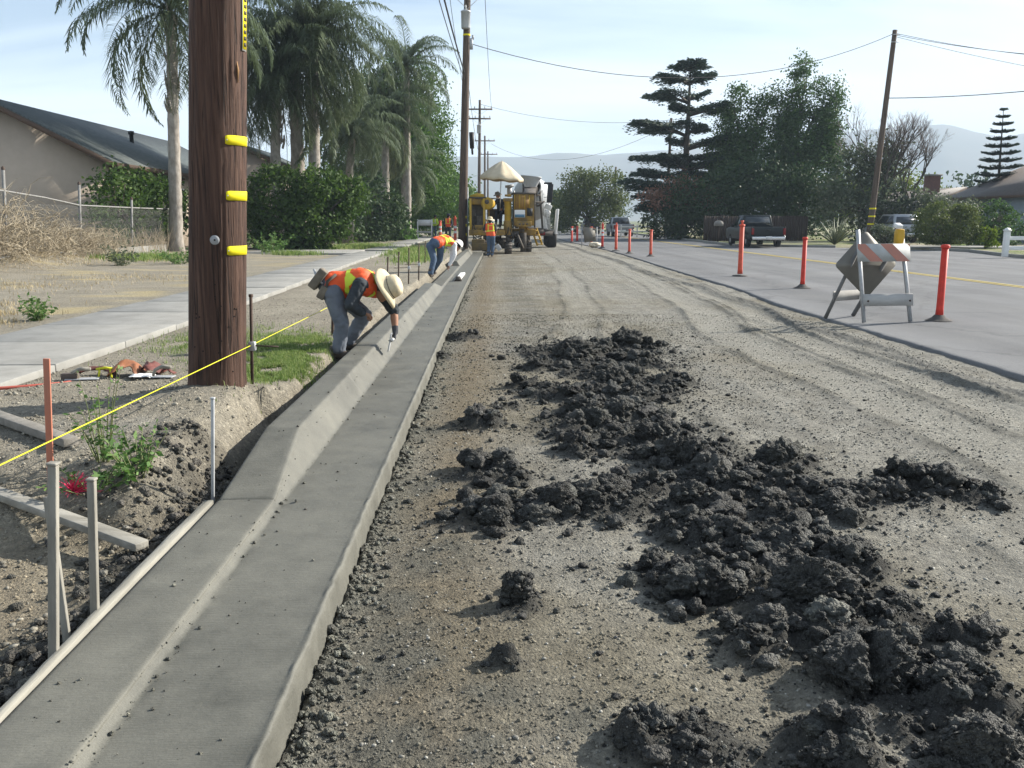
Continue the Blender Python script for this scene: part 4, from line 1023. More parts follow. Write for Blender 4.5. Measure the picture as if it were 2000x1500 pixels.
# layered cedar
def cedar(label, base, H_, seed):
    r_ = np.random.default_rng(seed); rp_ = random.Random(seed); t = thing('cedar_tree', label, 'tree', base)
    bx, by, bz = base; b = B()
    b.tube([(bx, by, bz-.2), (bx+.1, by, bz+H_*.3), (bx+.2, by, bz+H_*.7), (bx+.25, by, bz+H_-.2)], [.42, .32, .17, .05], 9)
    P = []; Dn = []
    lv = [(14.1, 1.7, 1.6), (13.1, 2.9, 1.9), (11.7, 4.0, 1.6), (10.7, 1.6, 4.2), (9.1, 6.1, 1.8), (8.0, 1.6, 4.6), (6.9, 4.6, 3.2), (6.2, 3.0, 4.6), (5.4, 5.4, 3.6), (4.4, 6.9, 4.0), (3.4, 5.6, 4.4), (2.6, 4.6, 3.6)]
    for z, lw, rw in lv:
        for k in range(8):
            a = k/8*6.283 + rp_.uniform(-.4, .4)
            if rp_.random() < .32 and abs(math.cos(a)) < .75: continue
            c = math.cos(a); l = (rw if c > 0 else lw)*(.5+.5*abs(c))*rp_.uniform(.72, 1.12)
            e = Vector((bx+.2+math.cos(a)*l, by+math.sin(a)*l, bz+z+rp_.uniform(-.25, .35)))
            s = Vector((bx+.15, by, bz+z-.35-.25*l*.3)); m = s.lerp(e, .5) + Vector((0, 0, .18*l*.4))
            b.tube([s, m, e], [.075+.012*l, .05, .012], 5)
            n_ = int(150 + 190*l)
            q = r_.uniform(.30, 1, n_)**.8; wd = .20 + .46*l*.30*np.sin(np.clip(q, 0, 1)*math.pi*.85)
            base_ = np.array(s)[None]*((1-q)**2)[:, None] + 2*np.array(m)[None]*(q*(1-q))[:, None] + np.array(e)[None]*(q**2)[:, None]
            side = np.array([-math.sin(a), math.cos(a), 0])
            u = r_.normal(0, 1, n_)*wd
            p = base_ + side[None]*u[:, None]*1.25 + np.stack([0*u, 0*u, .09*r_.normal(0, 1, n_) - .07*(u/(wd+.1))**2], 1)
            P.append(p); Dn.append(np.tile(np.array([math.cos(a)*.8, math.sin(a)*.8, -.08]), (n_, 1)) + side[None]*np.sign(u)[:, None]*.5)
    b.build('trunk', M['bark'], t, smooth=True)
    P = np.concatenate(P); Dn = np.concatenate(Dn)
    leaves('needle_pads', P, .34*r_.uniform(.6, 1.3, len(P)), LM['cedar'], t, r_, aspect=.28, dirs=Dn*1.2)
cedar('tall dark cedar with flat layered branches against the sky', (16.35, 75, .1), 14.4, 51)
def norfolk(label, base, H_, seed):
    r_ = np.random.default_rng(seed); t = thing('norfolk_pine', label, 'tree', base); bx, by, bz = base; b = B()
    b.tube([(bx, by, bz-.1), (bx-.2, by, bz+H_*.5), (bx-.35, by, bz+H_)], [.17, .10, .02], 8)
    P, Dn = [], []
    nl = 17
    for i in range(nl):
        f = i/(nl-1); z = 1.1 + (H_-1.2)*f**1.02; l = 2.3*(1-f)**.72 + .12; xo = -.35*z/H_
        for k in range(6):
            a = k/6*6.283 + i*.5; e = Vector((bx+xo+math.cos(a)*l, by+math.sin(a)*l, bz+z+.10*l)); s = Vector((bx+xo, by, bz+z))
            m = s.lerp(e, .55) - Vector((0, 0, .10*l))
            b.tube([s, m, e], [.028, .02, .006], 4)
            n_ = int(70+150*l); q = r_.uniform(.15, 1, n_)
            p = np.array(s)[None]*((1-q)**2)[:, None] + 2*np.array(m)[None]*(q*(1-q))[:, None] + np.array(e)[None]*(q**2)[:, None]
            side = np.array([-math.sin(a), math.cos(a), 0]); u = r_.normal(0, 1, n_)*(.10+.13*l*.6)
            P.append(p + side[None]*u[:, None] + np.stack([0*u, 0*u, .05*np.abs(r_.normal(size=n_))], 1)); Dn.append(np.tile(np.array([math.cos(a), math.sin(a), .25]), (n_, 1)))
    b.build('trunk', M['bark'], t, smooth=True); P = np.concatenate(P); Dn = np.concatenate(Dn)
    leaves('branch_tiers', P, .24*r_.uniform(.6, 1.2, len(P)), LM['cedar'], t, r_, aspect=.3, dirs=Dn*1.3)
norfolk('pointed pine with neat separate tiers near the right edge', (38.3, 66, .2), 9.5, 52)
# bare tree
def bare(label, base, H_, seed, spread=.55, depth=6):
    rp_ = random.Random(seed); t = thing('bare_tree', label, 'tree', base); bs_ = []; tw = []
    def grow(p, d, l, r, k):
        e = p + d*l; mid = p.lerp(e, .5) + Vector((rp_.uniform(-.06, .06), rp_.uniform(-.06, .06), 0))*l
        (bs_ if r > .012 else tw).append((p, mid, e, r))
        if k == 0: return
        for i in range(rp_.choice((2, 3, 3)) if k < depth else 4):
            nd = (d + Vector((rp_.uniform(-1, 1), rp_.uniform(-1, 1), rp_.uniform(-.25, .75)))*spread).normalized()
            grow(p.lerp(e, rp_.uniform(.65, 1)), nd, l*rp_.uniform(.62, .86), r*.62, k-1)
    grow(Vector(base), Vector((0, 0, 1)), H_*.26, .17, depth)
    b = B()
    for p, m, e, r in bs_: b.tube([p, m, e], [r, r*.85, r*.62], 6, caps=False)
    b.build('trunk', M['bark'], t, smooth=True); b = B()
    for p, m, e, r in tw: b.tube([p, m, e], [max(r, .006), max(r*.8, .005), .004], 3, caps=False)
    b.build('twigs', pm('twig_grey', (.20, .165, .15), (.14, .115, .105), scale=3, rough=.9), t)
bare('leafless grey tree with spreading twigs behind the leaning pole', (28.0, 63, .15), 11.6, 61, .55, 7)
bare('second leafless tree, thinner, to the right of the leaning pole', (30.6, 64, .15), 9.6, 64, .58, 7)
tree('shrub_tree', 'grey-green bushy tree around the foot of the leaning pole', 'tree', (27.0, 62, .15), [(25.6, 63, 2.6, 2.0, 1.5, 2.4), (28.4, 62.5, 2.2, 1.9, 1.5, 2.2), (30.4, 62, 1.6, 1.5, 1.3, 1.6), (26.6, 64, 4.8, 1.5, 1.4, 2.0), (28.6, 64.5, 5.6, 1.3, 1.2, 1.9)], 'grey', 10000, .26, 47, trunk_r=.18, hollow=.35)
tree('back_tree', 'yellow-green tree behind the brown-roofed house', 'tree', (41, 92, .2), [(37.5, 92, 4.0, 2.4, 2, 2.8), (41, 92, 4.6, 3.0, 2, 2.8), (45, 92, 3.6, 2.4, 2, 2.6)], 'lime', 6000, .36, 48, trunk_r=.3)
bush('clipped_bush', 'large clipped bush with yellowish top right of the barricade', [(23.8, 46.5, 1.35, 1.15, 1.1, 1.15), (25.0, 46.6, 1.35, 1.0, 1.1, 1.1)], 'olive', 9000, .13, 49, spread=.14, hollow=.8)
bush('shrub', 'low grey-green shrub left of the large clipped bush', [(21.3, 47.5, .65, .75, .7, .65), (22.3, 47.2, .55, .6, .6, .55)], 'grey', 2600, .13, 50, spread=.14)
bush('shrub', 'leafy dark shrub in front of the pointed pine', [(29.2, 50.5, 1.4, .9, .8, 1.4), (28.4, 50.5, .7, .7, .7, .7), (30.6, 51.5, 1.0, 1.0, .8, 1.0)], 'broad', 4200, .2, 53, spread=.2)
bush('shrub', 'airy young tree between chimney and clipped bush', [(30.5, 60, 2.2, 1.6, 1.2, 1.5), (32.6, 60, 1.8, 1.3, 1.2, 1.4)], 'grey', 3600, .2, 54, spread=.22, hollow=.4)
bush('shrub', 'lime green shrub low against the clipped bush', [(26.2, 46.0, .65, .5, .4, .6)], 'lime', 900, .16, 55, spread=.12)
# spiky yucca
def spiky(label, base, n, L, seed):
    r_ = np.random.default_rng(seed); t = thing('yucca_plant', label, 'plant', base, 'plants along the right verge'); b = B()
    for i in range(n):
        a = r_.uniform(0, 6.28); el = r_.uniform(.5, 1.45); l = L*r_.uniform(.7, 1.1); d = Vector((math.cos(a)*math.cos(el), math.sin(a)*math.cos(el), math.sin(el)))
        e = Vector(base) + d*l; b.tube([Vector(base), Vector(base) + d*l*.5, e - Vector((0, 0, .05*l))], [.03, .045, .004], 4)
    b.build('blades', pm('yucca_blade', (.10, .12, .06), (.16, .17, .10), scale=4, rough=.6), t)
spiky('spiky pale-leaved yucca beside the parked pickup', (21.3, 54.0, .12), 26, 1.9, 1)
# far belts of trees
r_ = np.random.default_rng(77); lob = []
for i in range(70):
    side = -1 if i % 2 else 1; y = r_.uniform(130, 420)
    x = (r_.uniform(14, 30) + max(0, y-130)*.10 + r_.uniform(0, 120)) if side > 0 else -(r_.uniform(4, 24) + r_.uniform(0, 120))
    h = r_.uniform(2.6, 5.0); lob.append((x, y, h*.9, h*1.3, h, h))
p, v = clumps(lob, 26000, 24, .8, r_, .5, 0); p[:, 2] = np.maximum(p[:, 2], .1)
fw = leaves('far_trees', p, .9*r_.uniform(.6, 1.3, len(p)), LM['dark'], None, r_, v)
tag(fw, 'dark far-off mass of trees along the horizon', 'trees', kind='stuff')
tree('street_tree', 'dark green tree low behind the concrete mixer truck', 'tree', (7.0, 128, .1), [(7.0, 128, 2.6, 2.6, 2, 2.6), (10.0, 126, 3.0, 2.4, 2, 2.8), (4.6, 134, 2.2, 1.8, 2, 2.2)], 'dark', 5000, .5, 24, trunk_r=.25, spread=.5)

# ================================================================ grass, weeds, straw
def blades(name, pts, h, w, mat, seed, lean=.5, var=None):
    r_ = np.random.default_rng(seed); n = len(pts); a = r_.uniform(0, 6.28, n); ln = r_.normal(0, lean, n)
    hh = h*r_.uniform(.5, 1.2, n); dxy = np.stack([np.cos(a), np.sin(a), 0*a], 1); sd_ = np.stack([-np.sin(a), np.cos(a), 0*a], 1)*w*.5
    up = np.array([0, 0, 1.])
    m = pts + up*hh[:, None]*.6 + dxy*(ln*hh*.25)[:, None]; e = pts + up*(hh*np.cos(np.clip(ln, -1.3, 1.3)))[:, None] + dxy*(ln*hh)[:, None]
    V = np.stack([pts-sd_, pts+sd_, m+sd_*.7, m-sd_*.7, e], 1).reshape(-1, 3); k = np.arange(n)*5
    q = np.stack([k, k+1, k+2, k+3], 1); t_ = np.stack([k+3, k+2, k+4], 1)
    va = np.clip((r_.uniform(0, 1, n) if var is None else var), 0, 1)
    return V, q, t_, np.repeat(va, 5)
def patch(name, label, cat, regions, mat, h, w, seed, lean=.5):
    r_ = np.random.default_rng(seed); P = []
    for (cx, cy, rx, ry, n) in regions:
        d = r_.normal(0, .5, (n, 2)); x = cx + d[:, 0]*rx; y = cy + d[:, 1]*ry
        nn = fbm2(x, y, .35, 3) > -.15; x, y = x[nn], y[nn]; k = (x < XB+curve(y)-.07); x, y = x[k], y[k]
        P.append(np.stack([x, y, GZv(x, y)-.01], 1))
    P = np.concatenate(P); V, q, t_, va = blades(name, P, h, w, mat, seed, lean)
    o = obj_np(name, V, [q, t_], mat, attrs={'var': va}); tag(o, label, cat, kind='stuff'); return o
patch('grass', 'short green grass on the verge beside the near pole', 'grass', [(-1.98, 8.2, .36, 1.15, 22000), (-2.25, 9.5, .5, .8, 8000), (-1.8, 7.6, .2, .5, 3600), (-3.2, 9.6, .5, 1.0, 3000), (-2.7, 10.4, .6, .7, 900), (-2.6, 8.4, .5, .7, 700)], LM['grass'], .055, .006, 5, .8)
patch('grass', 'green grass tufts farther along the verge and under the hedge', 'grass', [(-3.2, 38, 1.0, 5.0, 5000), (-6.3, 44, 1.4, 3.5, 5000), (-2.6, 30, .7, 3.0, 1500), (-11.2, 28.5, 1.2, 2.0, 2500), (-7.5, 34, 1.0, .9, 1600)], LM['grass'], .20, .02, 6, .6)
patch('dry_grass', 'pale dry straw lying on the yard left of the sidewalk', 'dry grass', [(-8.6, 13.5, 1.6, .8, 1500), (-7.2, 12.4, .9, .5, 700), (-9.8, 17, 2.0, 1.4, 1300), (-12.5, 24.5, 1.5, 3.0, 3500), (-6.5, 11.2, .5, .6, 500), (-10.5, 29, 1.6, 3.5, 1500), (-8.0, 20, 1.8, 1.6, 700)], LM['straw'], .09, .009, 7, 1.2)
def weed(label, base, seed, n=16, h=.35, spread=.2, ls=.05, leaf='weed', per=14, group='weeds on the verge'):
    r_ = np.random.default_rng(seed); t = thing('weed', label, 'weed', base, group); b = B(); P = []; Dn = []
    for i in range(n):
        a = r_.uniform(0, 6.28); rr_ = spread*math.sqrt(r_.uniform()); hh = h*r_.uniform(.45, 1.1)
        s = Vector(base) + Vector((math.cos(a)*rr_*.25, math.sin(a)*rr_*.25, -.01)); e = s + Vector((math.cos(a)*rr_, math.sin(a)*rr_, hh)); m = s.lerp(e, .5) + Vector((0, 0, hh*.12))
        b.tube([s, m, e], [.004, .003, .001], 4, caps=False)
        for k in range(per):
            q = r_.uniform(.1, 1.02); p = s*((1-q)**2) + m*(2*q*(1-q)) + e*(q*q)
            d = r_.normal(size=3); d[2] *= .5; d /= np.linalg.norm(d); P.append(np.array(p)+d*ls*.45); Dn.append(d)
    b.build('stems', pm('weed_stem', (.12, .17, .06), (.16, .15, .07), scale=5), t)
    P = np.array(P); leaves('foliage', P, ls*r_.uniform(.5, 1.2, len(P)), LM[leaf], t, r_, aspect=.5, dirs=np.array(Dn)*1.5)
    return t
weed('tall feathery green weed left of the near pole, crossing the yellow string', (-2.13, 4.68, GZ(-2.13, 4.68)), 1, 13, .52, .13, .035)
weed('leafy green weed at the edge of the trench, right of the tall feathery one', (-1.88, 4.52, GZ(-1.88, 4.52)), 2, 18, .28, .20, .05)
weed('small sprawling weed between the pink whiskers and the leafy weed', (-2.08, 4.42, GZ(-2.08, 4.42)), 3, 12, .16, .22, .04)
weed('lone green weed in the dirt left of the sidewalk', (-6.0, 11.7, GZ(-6, 11.7)), 4, 22, .32, .22, .07)
weed('scrubby grey weed beside a wire fence post', (-10.2, 24.6, GZ(-10.2, 24.6)), 5, 26, .55, .45, .10, 'grey')
weed('low green weeds at the right end of the wire fence', (-9.1, 26.0, GZ(-9.1, 26)), 6, 30, .45, .7, .10)
weed('spreading green weed at the foot of the big hedge, right of the near pole', (-8.6, 35.0, GZ(-8.6, 35)), 7, 34, .75, .9, .14)
# ================================================================ hills and hazy air
def hill_profile(x):
    return np.interp(x, [-4200, -1500, -700, 62, 190, 320, 700, 1000, 1180, 1282, 1380, 1446, 1503, 1800, 2400, 4200], [110, 150, 160, 176, 186, 183, 205, 240, 255, 262, 246, 229, 240, 225, 250, 180])
hx = np.linspace(-4000, 4000, 420); hy = np.linspace(1700, 3300, 70); HX, HY = np.meshgrid(hx, hy); fxh, fyh = HX.ravel(), HY.ravel()
env = np.where(fyh < 2500, sstep(1700, 2500, fyh)**.9, 1-.5*sstep(2500, 3300, fyh))
hz_ = hill_profile(fxh*2500/np.maximum(fyh, 2000))*env*(1 + .05*fbm2(fxh, fyh, 240, 4)) + 26*env*(1-env*.8)*fbm2(fxh, fyh, 300, 5)
nh = len(hx); i0 = np.arange(len(hy)-1)[:, None]*nh + np.arange(nh-1)[None]
hills = obj_np('hills', np.stack([fxh, fyh, hz_-2], 1), np.stack([i0, i0+1, i0+nh+1, i0+nh], -1).reshape(-1, 4), pm('chaparral', (.14, .125, .085), (.09, .095, .06), scale=.01, rough=1), smooth=True)
tag(hills, kind='structure')
hb = B(); hb.box((0, 2090, 149), (8200, 4340, 300)); haze = hb.build('haze', None)
hm = bpy.data.materials.new('haze_air'); hm.use_nodes = True; hm.node_tree.nodes.clear()
pv = hm.node_tree.nodes.new('ShaderNodeVolumePrincipled'); pv.inputs['Color'].default_value = (.68, .83, 1.0, 1); pv.inputs['Density'].default_value = 4.2e-4; pv.inputs['Anisotropy'].default_value = 0.0
ho = hm.node_tree.nodes.new('ShaderNodeOutputMaterial'); hm.node_tree.links.new(pv.outputs[0], ho.inputs['Volume'])
haze.data.materials.append(hm); tag(haze, 'pale blue haze in the air', 'haze', kind='stuff')

# ================================================================ houses and fences on the left
M['stucco'] = pm('stucco', (.47, .395, .32), (.43, .36, .29), scale=3, rough=.95, bump=.3, bscale=40)
M['fascia'] = pm('fascia_brown', (.10, .065, .045), (.075, .05, .036), scale=5, rough=.8)
M['glass'] = pm('window_glass', (.03, .04, .05), (.02, .025, .03), scale=2, rough=.08, spec=.6)
def shingle(name, c1, c2):
    m, nt, bs = _nodes(name); L = nt.links.new; tcn = N(nt, 'ShaderNodeTexCoord')
    br = N(nt, 'ShaderNodeTexBrick', Scale=1.0); br.inputs['Color1'].default_value = (*c1, 1); br.inputs['Color2'].default_value = (*c2, 1); br.inputs['Mortar'].default_value = (c1[0]*.4, c1[1]*.4, c1[2]*.4, 1)
    br.inputs['Mortar Size'].default_value = .012; br.inputs['Brick Width'].default_value = .3; br.inputs['Row Height'].default_value = .14
    mpn = N(nt, 'ShaderNodeMapping'); mpn.inputs['Rotation'].default_value = (0, 0, R(90)); L(tcn.outputs['Object'], mpn.inputs[0]); L(mpn.outputs[0], br.inputs['Vector']); L(br.outputs[0], bs.inputs['Base Color'])
    bs.inputs['Roughness'].default_value = .7; bp = N(nt, 'ShaderNodeBump', Strength=.6, Distance=.02); L(br.outputs['Fac'], bp.inputs['Height']); bp.invert = True; L(bp.outputs[0], bs.inputs['Normal'])
    return m
M['shingle'] = shingle('roof_shingle', (.055, .07, .068), (.085, .10, .095)); M['shingle_brown'] = shingle('roof_shingle_brown', (.075, .06, .052), (.105, .085, .074))
def gable_house(name, label, x0, x1, y0, y1, zb, ze, pitch, over, wall, roof, base=None):
    """ridge runs along Y; x0<x1"""
    t = thing(name, label, 'house', ((x0+x1)/2, y0, zb)); xm = (x0+x1)/2; zr = ze + pitch*(x1-x0)/2
    b = B(); b.prism([(x0, zb-.2), (x1, zb-.2), (x1, ze), (xm, zr), (x0, ze)], 'y', y0, y1); b.build('wall', wall, t)
    for s in (-1, 1):
        xe = (x1+over) if s > 0 else (x0-over); zz_ = ze - pitch*over
        b = B(); b.prism([(xe, zz_+.02), (xm, zr+.03), (xm, zr+.21), (xe, zz_+.17)], 'y', y0-over, y1+over); rf = b.build('roof', roof, t)
        b = B(); b.bar((xe+s*.015, y0-over, zz_+.06), (xe+s*.015, y1+over, zz_+.06), .05, .19); b.build('eave_fascia', M['fascia'], rf)
        b = B()
        b.prism([(xe, zz_-.08), (xm, zr-.07), (xm, zr+.14), (xe, zz_+.13)], 'y', y0-over-.05, y0-over-.003); b.build('rake_board', M['fascia'], rf)
    return t
hs = gable_house('house', 'beige stucco house with dark shingle roof behind the wire fence, left edge', -22.4, -14.35, 34.0, 52, .4, 3.82, .505, .55, M['stucco'], M['shingle'])
b = B(); b.lathe([(.09, 0), (.09, .75), (.13, .75), (.13, .9), (0, .92)], (-16.6, 42.2, 4.75), n=12); b.build('vent_pipe', M['black'], hs)
for yy in (37.5, 41.5, 46):
    b = B(); b.box((-14.33, yy, 2.5), (.08, 1.4, 1.1)); w_ = b.build('window', M['white'], hs); b = B(); b.box((-14.31, yy, 2.5), (.08, 1.24, .94)); b.build('pane', M['glass'], w_)
for k in range(9):
    b = B(); b.box((-14.1, 34.6+k*2.1, 3.50), (.5, .09, .14), (0, 26.8, 0)); b.build('rafter_tail', M['fascia'], hs)
wg = gable_house('house', 'small gabled house wing showing just right of the near pole', -15.6, -11.3, 49.0, 55, .4, 4.55, .42, .35, pm('stucco_pink', (.46, .38, .32), (.42, .35, .29), scale=3, rough=.95), M['shingle'])
b = B(); b.prism([(-13.75, 4.75), (-13.15, 4.75), (-13.45, 5.2)], 'y', 48.93, 49.02); b.build('gable_vent', M['fascia'], wg)
# chain link fence
M['fence_steel'] = pm('fence_steel', (.24, .24, .235), (.15, .145, .135), scale=12, rough=.8)
fl = thing('chain_link_fence', 'rusty chain link fence with steel posts in front of the stucco house', 'fence', (-12.7, 28, .4)); FX = -12.7
for i, (py, hgt) in enumerate([(19.3, 2.0), (23.5, 2.2), (27.7, 2.2), (31.6, 1.9), (36.2, 1.75)]):
    b = B(); z0 = GZ(FX, py); b.tube([(FX-.05, py, z0-.3), (FX+.10, py, z0+hgt)], .04, 10); po = b.build('post', M['fence_steel'], fl, smooth=True)
    b = B(); b.lathe([(.045, 0), (.045, .05), (.02, .09), (0, .095)], (FX+.10, py, z0+hgt), n=10); b.build('cap', M['rust'], po)
zt_ = .5+1.55
b = B(); b.tube([(FX+.06, 19.3, zt_+.35), (FX+.06, 23.5, zt_+.3), (FX+.06, 25.6, zt_+.18), (FX+.06, 27.7, zt_), (FX+.06, 31.6, zt_-.02), (FX+.06, 36.2, zt_-.02)], .024, 8); b.build('top_rail', M['fence_steel'], fl, smooth=True)
b = B(); sp = .085
for k in range(int(17.2/sp)+20):
    for s in (-1, 1):
        ya_ = 19.3 + k*sp - (1.55 if s > 0 else 0); a_ = Vector((FX+.03, ya_, .5)); e_ = Vector((FX+.03, ya_ + s*1.55, zt_))
        if s < 0: a_.y += 0; 
        lo, hi = 19.3, 36.2
        def cut(p, q):
            t0, t1 = 0.0, 1.0; d = q.y-p.y
            for lim, sg in ((lo, 1), (hi, -1)):
                tt = (lim-p.y)/d
                if (p.y-lim)*sg < 0: t0 = max(t0, tt)
                if (q.y-lim)*sg < 0: t1 = min(t1, tt)
            return (p.lerp(q, t0), p.lerp(q, t1)) if t1 > t0 else None
        c_ = cut(a_, e_)
        if c_: b.tube(list(c_), .0024, 3, caps=False)
ml = b.build('wire_mesh', M['fence_steel'], fl); ml['kind'] = 'stuff'
b = B(); b.box((FX, 28.0, .50), (.22, 17.4, .34)); tag(b.build('low_wall', M['old_concrete'], bevel=.02), 'low pale concrete footing wall under the chain link fence', 'wall')
# dead vines over the left end of the fence
r_ = np.random.default_rng(9); b = B()
for i in range(1500):
    y = 19.0 + 9.5*r_.uniform()**1.3; hmax = 1.25*(1-sstep(22.5, 27.5, np.array(y))) + .85
    p = Vector((FX + .1 + r_.normal(0, .35), y, .45 + r_.uniform(0, .5)*hmax)); d = Vector((r_.normal(0, .3), r_.normal(0, .5), r_.uniform(.4, 1.2))).normalized(); pts = [p.copy()]; l = r_.uniform(.15, .34)
    for k in range(6):
        d = (d + Vector((r_.normal(0, .45), r_.normal(0, .55), r_.normal(-.12, .4)))).normalized(); p = p + d*l
        if p.z > .5+hmax: p.z = .5+hmax; d.z = -abs(d.z)
        if p.z < .35: p.z = .35
        pts.append(p.copy())
    b.tube(pts, [.009, .009, .008, .007, .006, .005, .003], 3, caps=False)
for i in range(420):
    y = r_.uniform(27.5, 36); p = Vector((FX+.1+r_.normal(0, .12), y, .4)); d = Vector((r_.normal(0, .15), r_.normal(0, .3), 1)).normalized(); pts = [p.copy()]
    for k in range(4): d = (d + Vector((r_.normal(0, .2), r_.normal(0, .35), 0))).normalized(); p = p + d*r_.uniform(.08, .34); pts.append(p.copy())
    b.tube(pts, [.006, .006, .005, .004, .003], 3, caps=False)
va = np.repeat(r_.uniform(0, 1, 9000), 3)
vn = b.build('dry_vines', LM['vine']); n_ = len(vn.data.vertices); add_attr(vn.data, 'var', r_.uniform(0, 1, n_)); tag(vn, 'tangled dry brown vines heaped over the fence', 'vines', kind='stuff')
# weathered plank gate by the hedge
gt = thing('plank_gate', 'grey weathered plank gate leaning beside the big hedge', 'gate', (-7.8, 47, .4))
for k in range(9):
    b = B(); hh = 1.65 + .25*math.sin((k+.5)/9*math.pi); b.box((-8.42+k*.145, 47+.006*(k % 2), .4+hh/2), (.135, .03, hh), (0, (k-4)*1.2, 0)); b.build('plank', M['old_wood'], gt)
b = B(); b.box((-7.84, 47.04, .9), (1.2, .04, .1)); b.build('cross_rail', M['old_wood'], gt)

# ================================================================ houses and fences on the right
hb1 = gable_house('house', 'brown-roofed house half hidden behind bushes on the right', 36.2, 43.5, 74, 86, .2, 2.6, .42, .5, pm('wall_tan', (.30, .27, .23), (.26, .23, .2), scale=2, rough=.9), M['shingle_brown'])
ch = B(); ch.box((38.6, 77, 3.3), (1.0, 1.0, 4.2)); c_ = ch.build('chimney', pm('brick_red', (.15, .075, .06), (.11, .06, .05), scale=9, rough=.9), hb1, bevel=.02); ch = B(); ch.box((38.6, 77, 5.45), (1.2, 1.2, .14)); ch.build('chimney_cap', M['old_concrete'], c_)
hb2 = gable_house('house', 'blue-grey house at the right edge', 35.0, 46, 57, 66, .2, 3.3, .40, .55, pm('wall_bluegrey', (.23, .27, .32), (.21, .25, .29), scale=2, rough=.9), M['shingle_brown'])
b = B(); b.box((38.5, 56.97, 1.9), (1.5, .1, 1.2)); w_ = b.build('window', M['white'], hb2); b = B(); b.box((38.5, 56.95, 1.9), (1.3, .1, 1.0)); b.build('pane', M['glass'], w_)
bf = thing('board_fence', 'dark brown board fence behind the parked dark pickup', 'fence', (19, 63.5, .1)); M['brown_wood'] = pm('brown_boards', (.055, .040, .032), (.036, .027, .023), scale=4, rough=.9, stretch=(3, 1, .3))
for k in range(46):
    b = B(); b.box((15.5+k*.165, 63.5+.012*(k % 2), 1.0+random.uniform(-.03, .03)), (.155, .025, 1.8)); b.build('plank', M['brown_wood'], bf)
wf = thing('rail_fence', 'white rail fence in the shade beyond the grassy verge', 'fence', (15, 82, .1))
for k in range(6):
    b = B(); b.box((12.2+k*1.5, 82, .62), (.12, .12, 1.15)); b.build('post', M['white'], wf, bevel=.01)
for z in (.55, 1.0):
    b = B(); b.box((15.95, 81.92, z), (7.6, .04, .14)); b.build('rail', M['white'], wf)
wf2 = thing('rail_fence', 'white post and rail fence at the right edge of the road', 'fence', (21.6, 36.3, .12))
for k in range(3):
    b = B(); b.box((21.55+k*2.0, 36.3, .62), (.20, .20, 1.05)); p_ = b.build('post', M['white'], wf2, bevel=.015)
    b = B(); b.box((21.55+k*2.0, 36.3, 1.18), (.24, .24, .06)); b.lathe([(.13, 0), (.10, .06), (0, .1)], (21.55+k*2.0, 36.3, 1.2), n=4); b.build('post_cap', M['white'], p_)
for z in (.45, .86):
    b = B(); b.box((23.6, 36.3, z), (4.0, .05, .16)); b.build('rail', M['white'], wf2, bevel=.008)
# mailbox by the brown fence
mb = thing('mailbox', 'small mailbox on a post beside the grassy verge', 'mailbox', (15.2, 58.5, .1)); b = B(); b.box((15.2, 58.5, .65), (.1, .1, 1.2)); b.build('post', M['brown_wood'], mb)
b = B(); b.prism([(14.95, 1.22), (15.45, 1.22), (15.45, 1.42), (15.36, 1.54), (15.2, 1.58), (15.04, 1.54), (14.95, 1.42)], 'y', 58.2, 58.75); b.build('box', pm('mailbox_grey', (.25, .24, .22)), mb)

# ================================================================ utility poles and wires
def upole(label, base, top, r0, r1, arms=(), can=None, group='timber utility poles', bands=(), extra=None):
    t = thing('utility_pole', label, 'utility pole', base, group); base = Vector(base); top = Vector(top); b = B()
    b.tube([base.lerp(top, k/12) - (Vector((0, 0, .3)) if k == 0 else Vector()) for k in range(13)], [r0+(r1-r0)*k/12 for k in range(13)], 14); b.build('shaft', M['pole_far'], t, smooth=True)
    for z, l, side in arms:
        c = base.lerp(top, (z-base.z)/(top.z-base.z)); b = B(); b.box((c.x+side, c.y-.2, z), (l, .12, .14)); am = b.build('crossarm', M['pole_far'], t)
        for u in (-.46, -.2, .2, .46):
            b = B(); b.lathe([(.035, 0), (.06, .05), (.05, .12), (.06, .15), (.03, .22), (0, .23)], (c.x+side+u*l, c.y-.2, z+.07), n=8); b.build('insulator', M['galv'], am)
        for s in (-1, 1):
            b = B(); b.bar((c.x, c.y-.17, z-.55), (c.x+s*l*.3, c.y-.2, z-.06), .04, .02); b.build('brace', M['galv'], am)
    if can:
        z, dx_ = can; c = base.lerp(top, (z-base.z)/(top.z-base.z)); b = B(); b.lathe([(0, -.42), (.20, -.42), (.22, -.36), (.22, .32), (.24, .33), (.24, .38), (.10, .44), (0, .45)], (c.x+dx_, c.y-.25, z), n=18); tr = b.build('transformer', M['galv'], t, smooth=False)
        b = B(); b.lathe([(.03, 0), (.05, .05), (.03, .1), (.045, .15), (.02, .22), (0, .22)], (c.x+dx_, c.y-.25, z+.44), n=8); b.build('bushing', M['galv'], tr)
    for z, h in bands:
        c = base.lerp(top, (z-base.z)/(top.z-base.z)); rr_ = r0+(r1-r0)*(z-base.z)/(top.z-base.z); b = B(); b.lathe([(rr_+.012, -h/2), (rr_+.012, h/2)], (c.x, c.y, z), n=16); b.build('yellow_band', M['yellow'], t)
    return t
P2 = upole('tall dark utility pole with a grey transformer, beside the paving machine', (-1.40, 44.3, .2), (-.98, 44.3, 13.6), .23, .15, arms=[(12.05, 1.9, 0)], can=(11.0, -.05), bands=[(10.35, .08)])
b = B(); b.box((-.86, 44.05, 9.9), (.16, .12, .5)); b.box((-.78, 44.05, 10.2), (.1, .1, .2)); b.build('cable_clamp', M['galv'], P2)
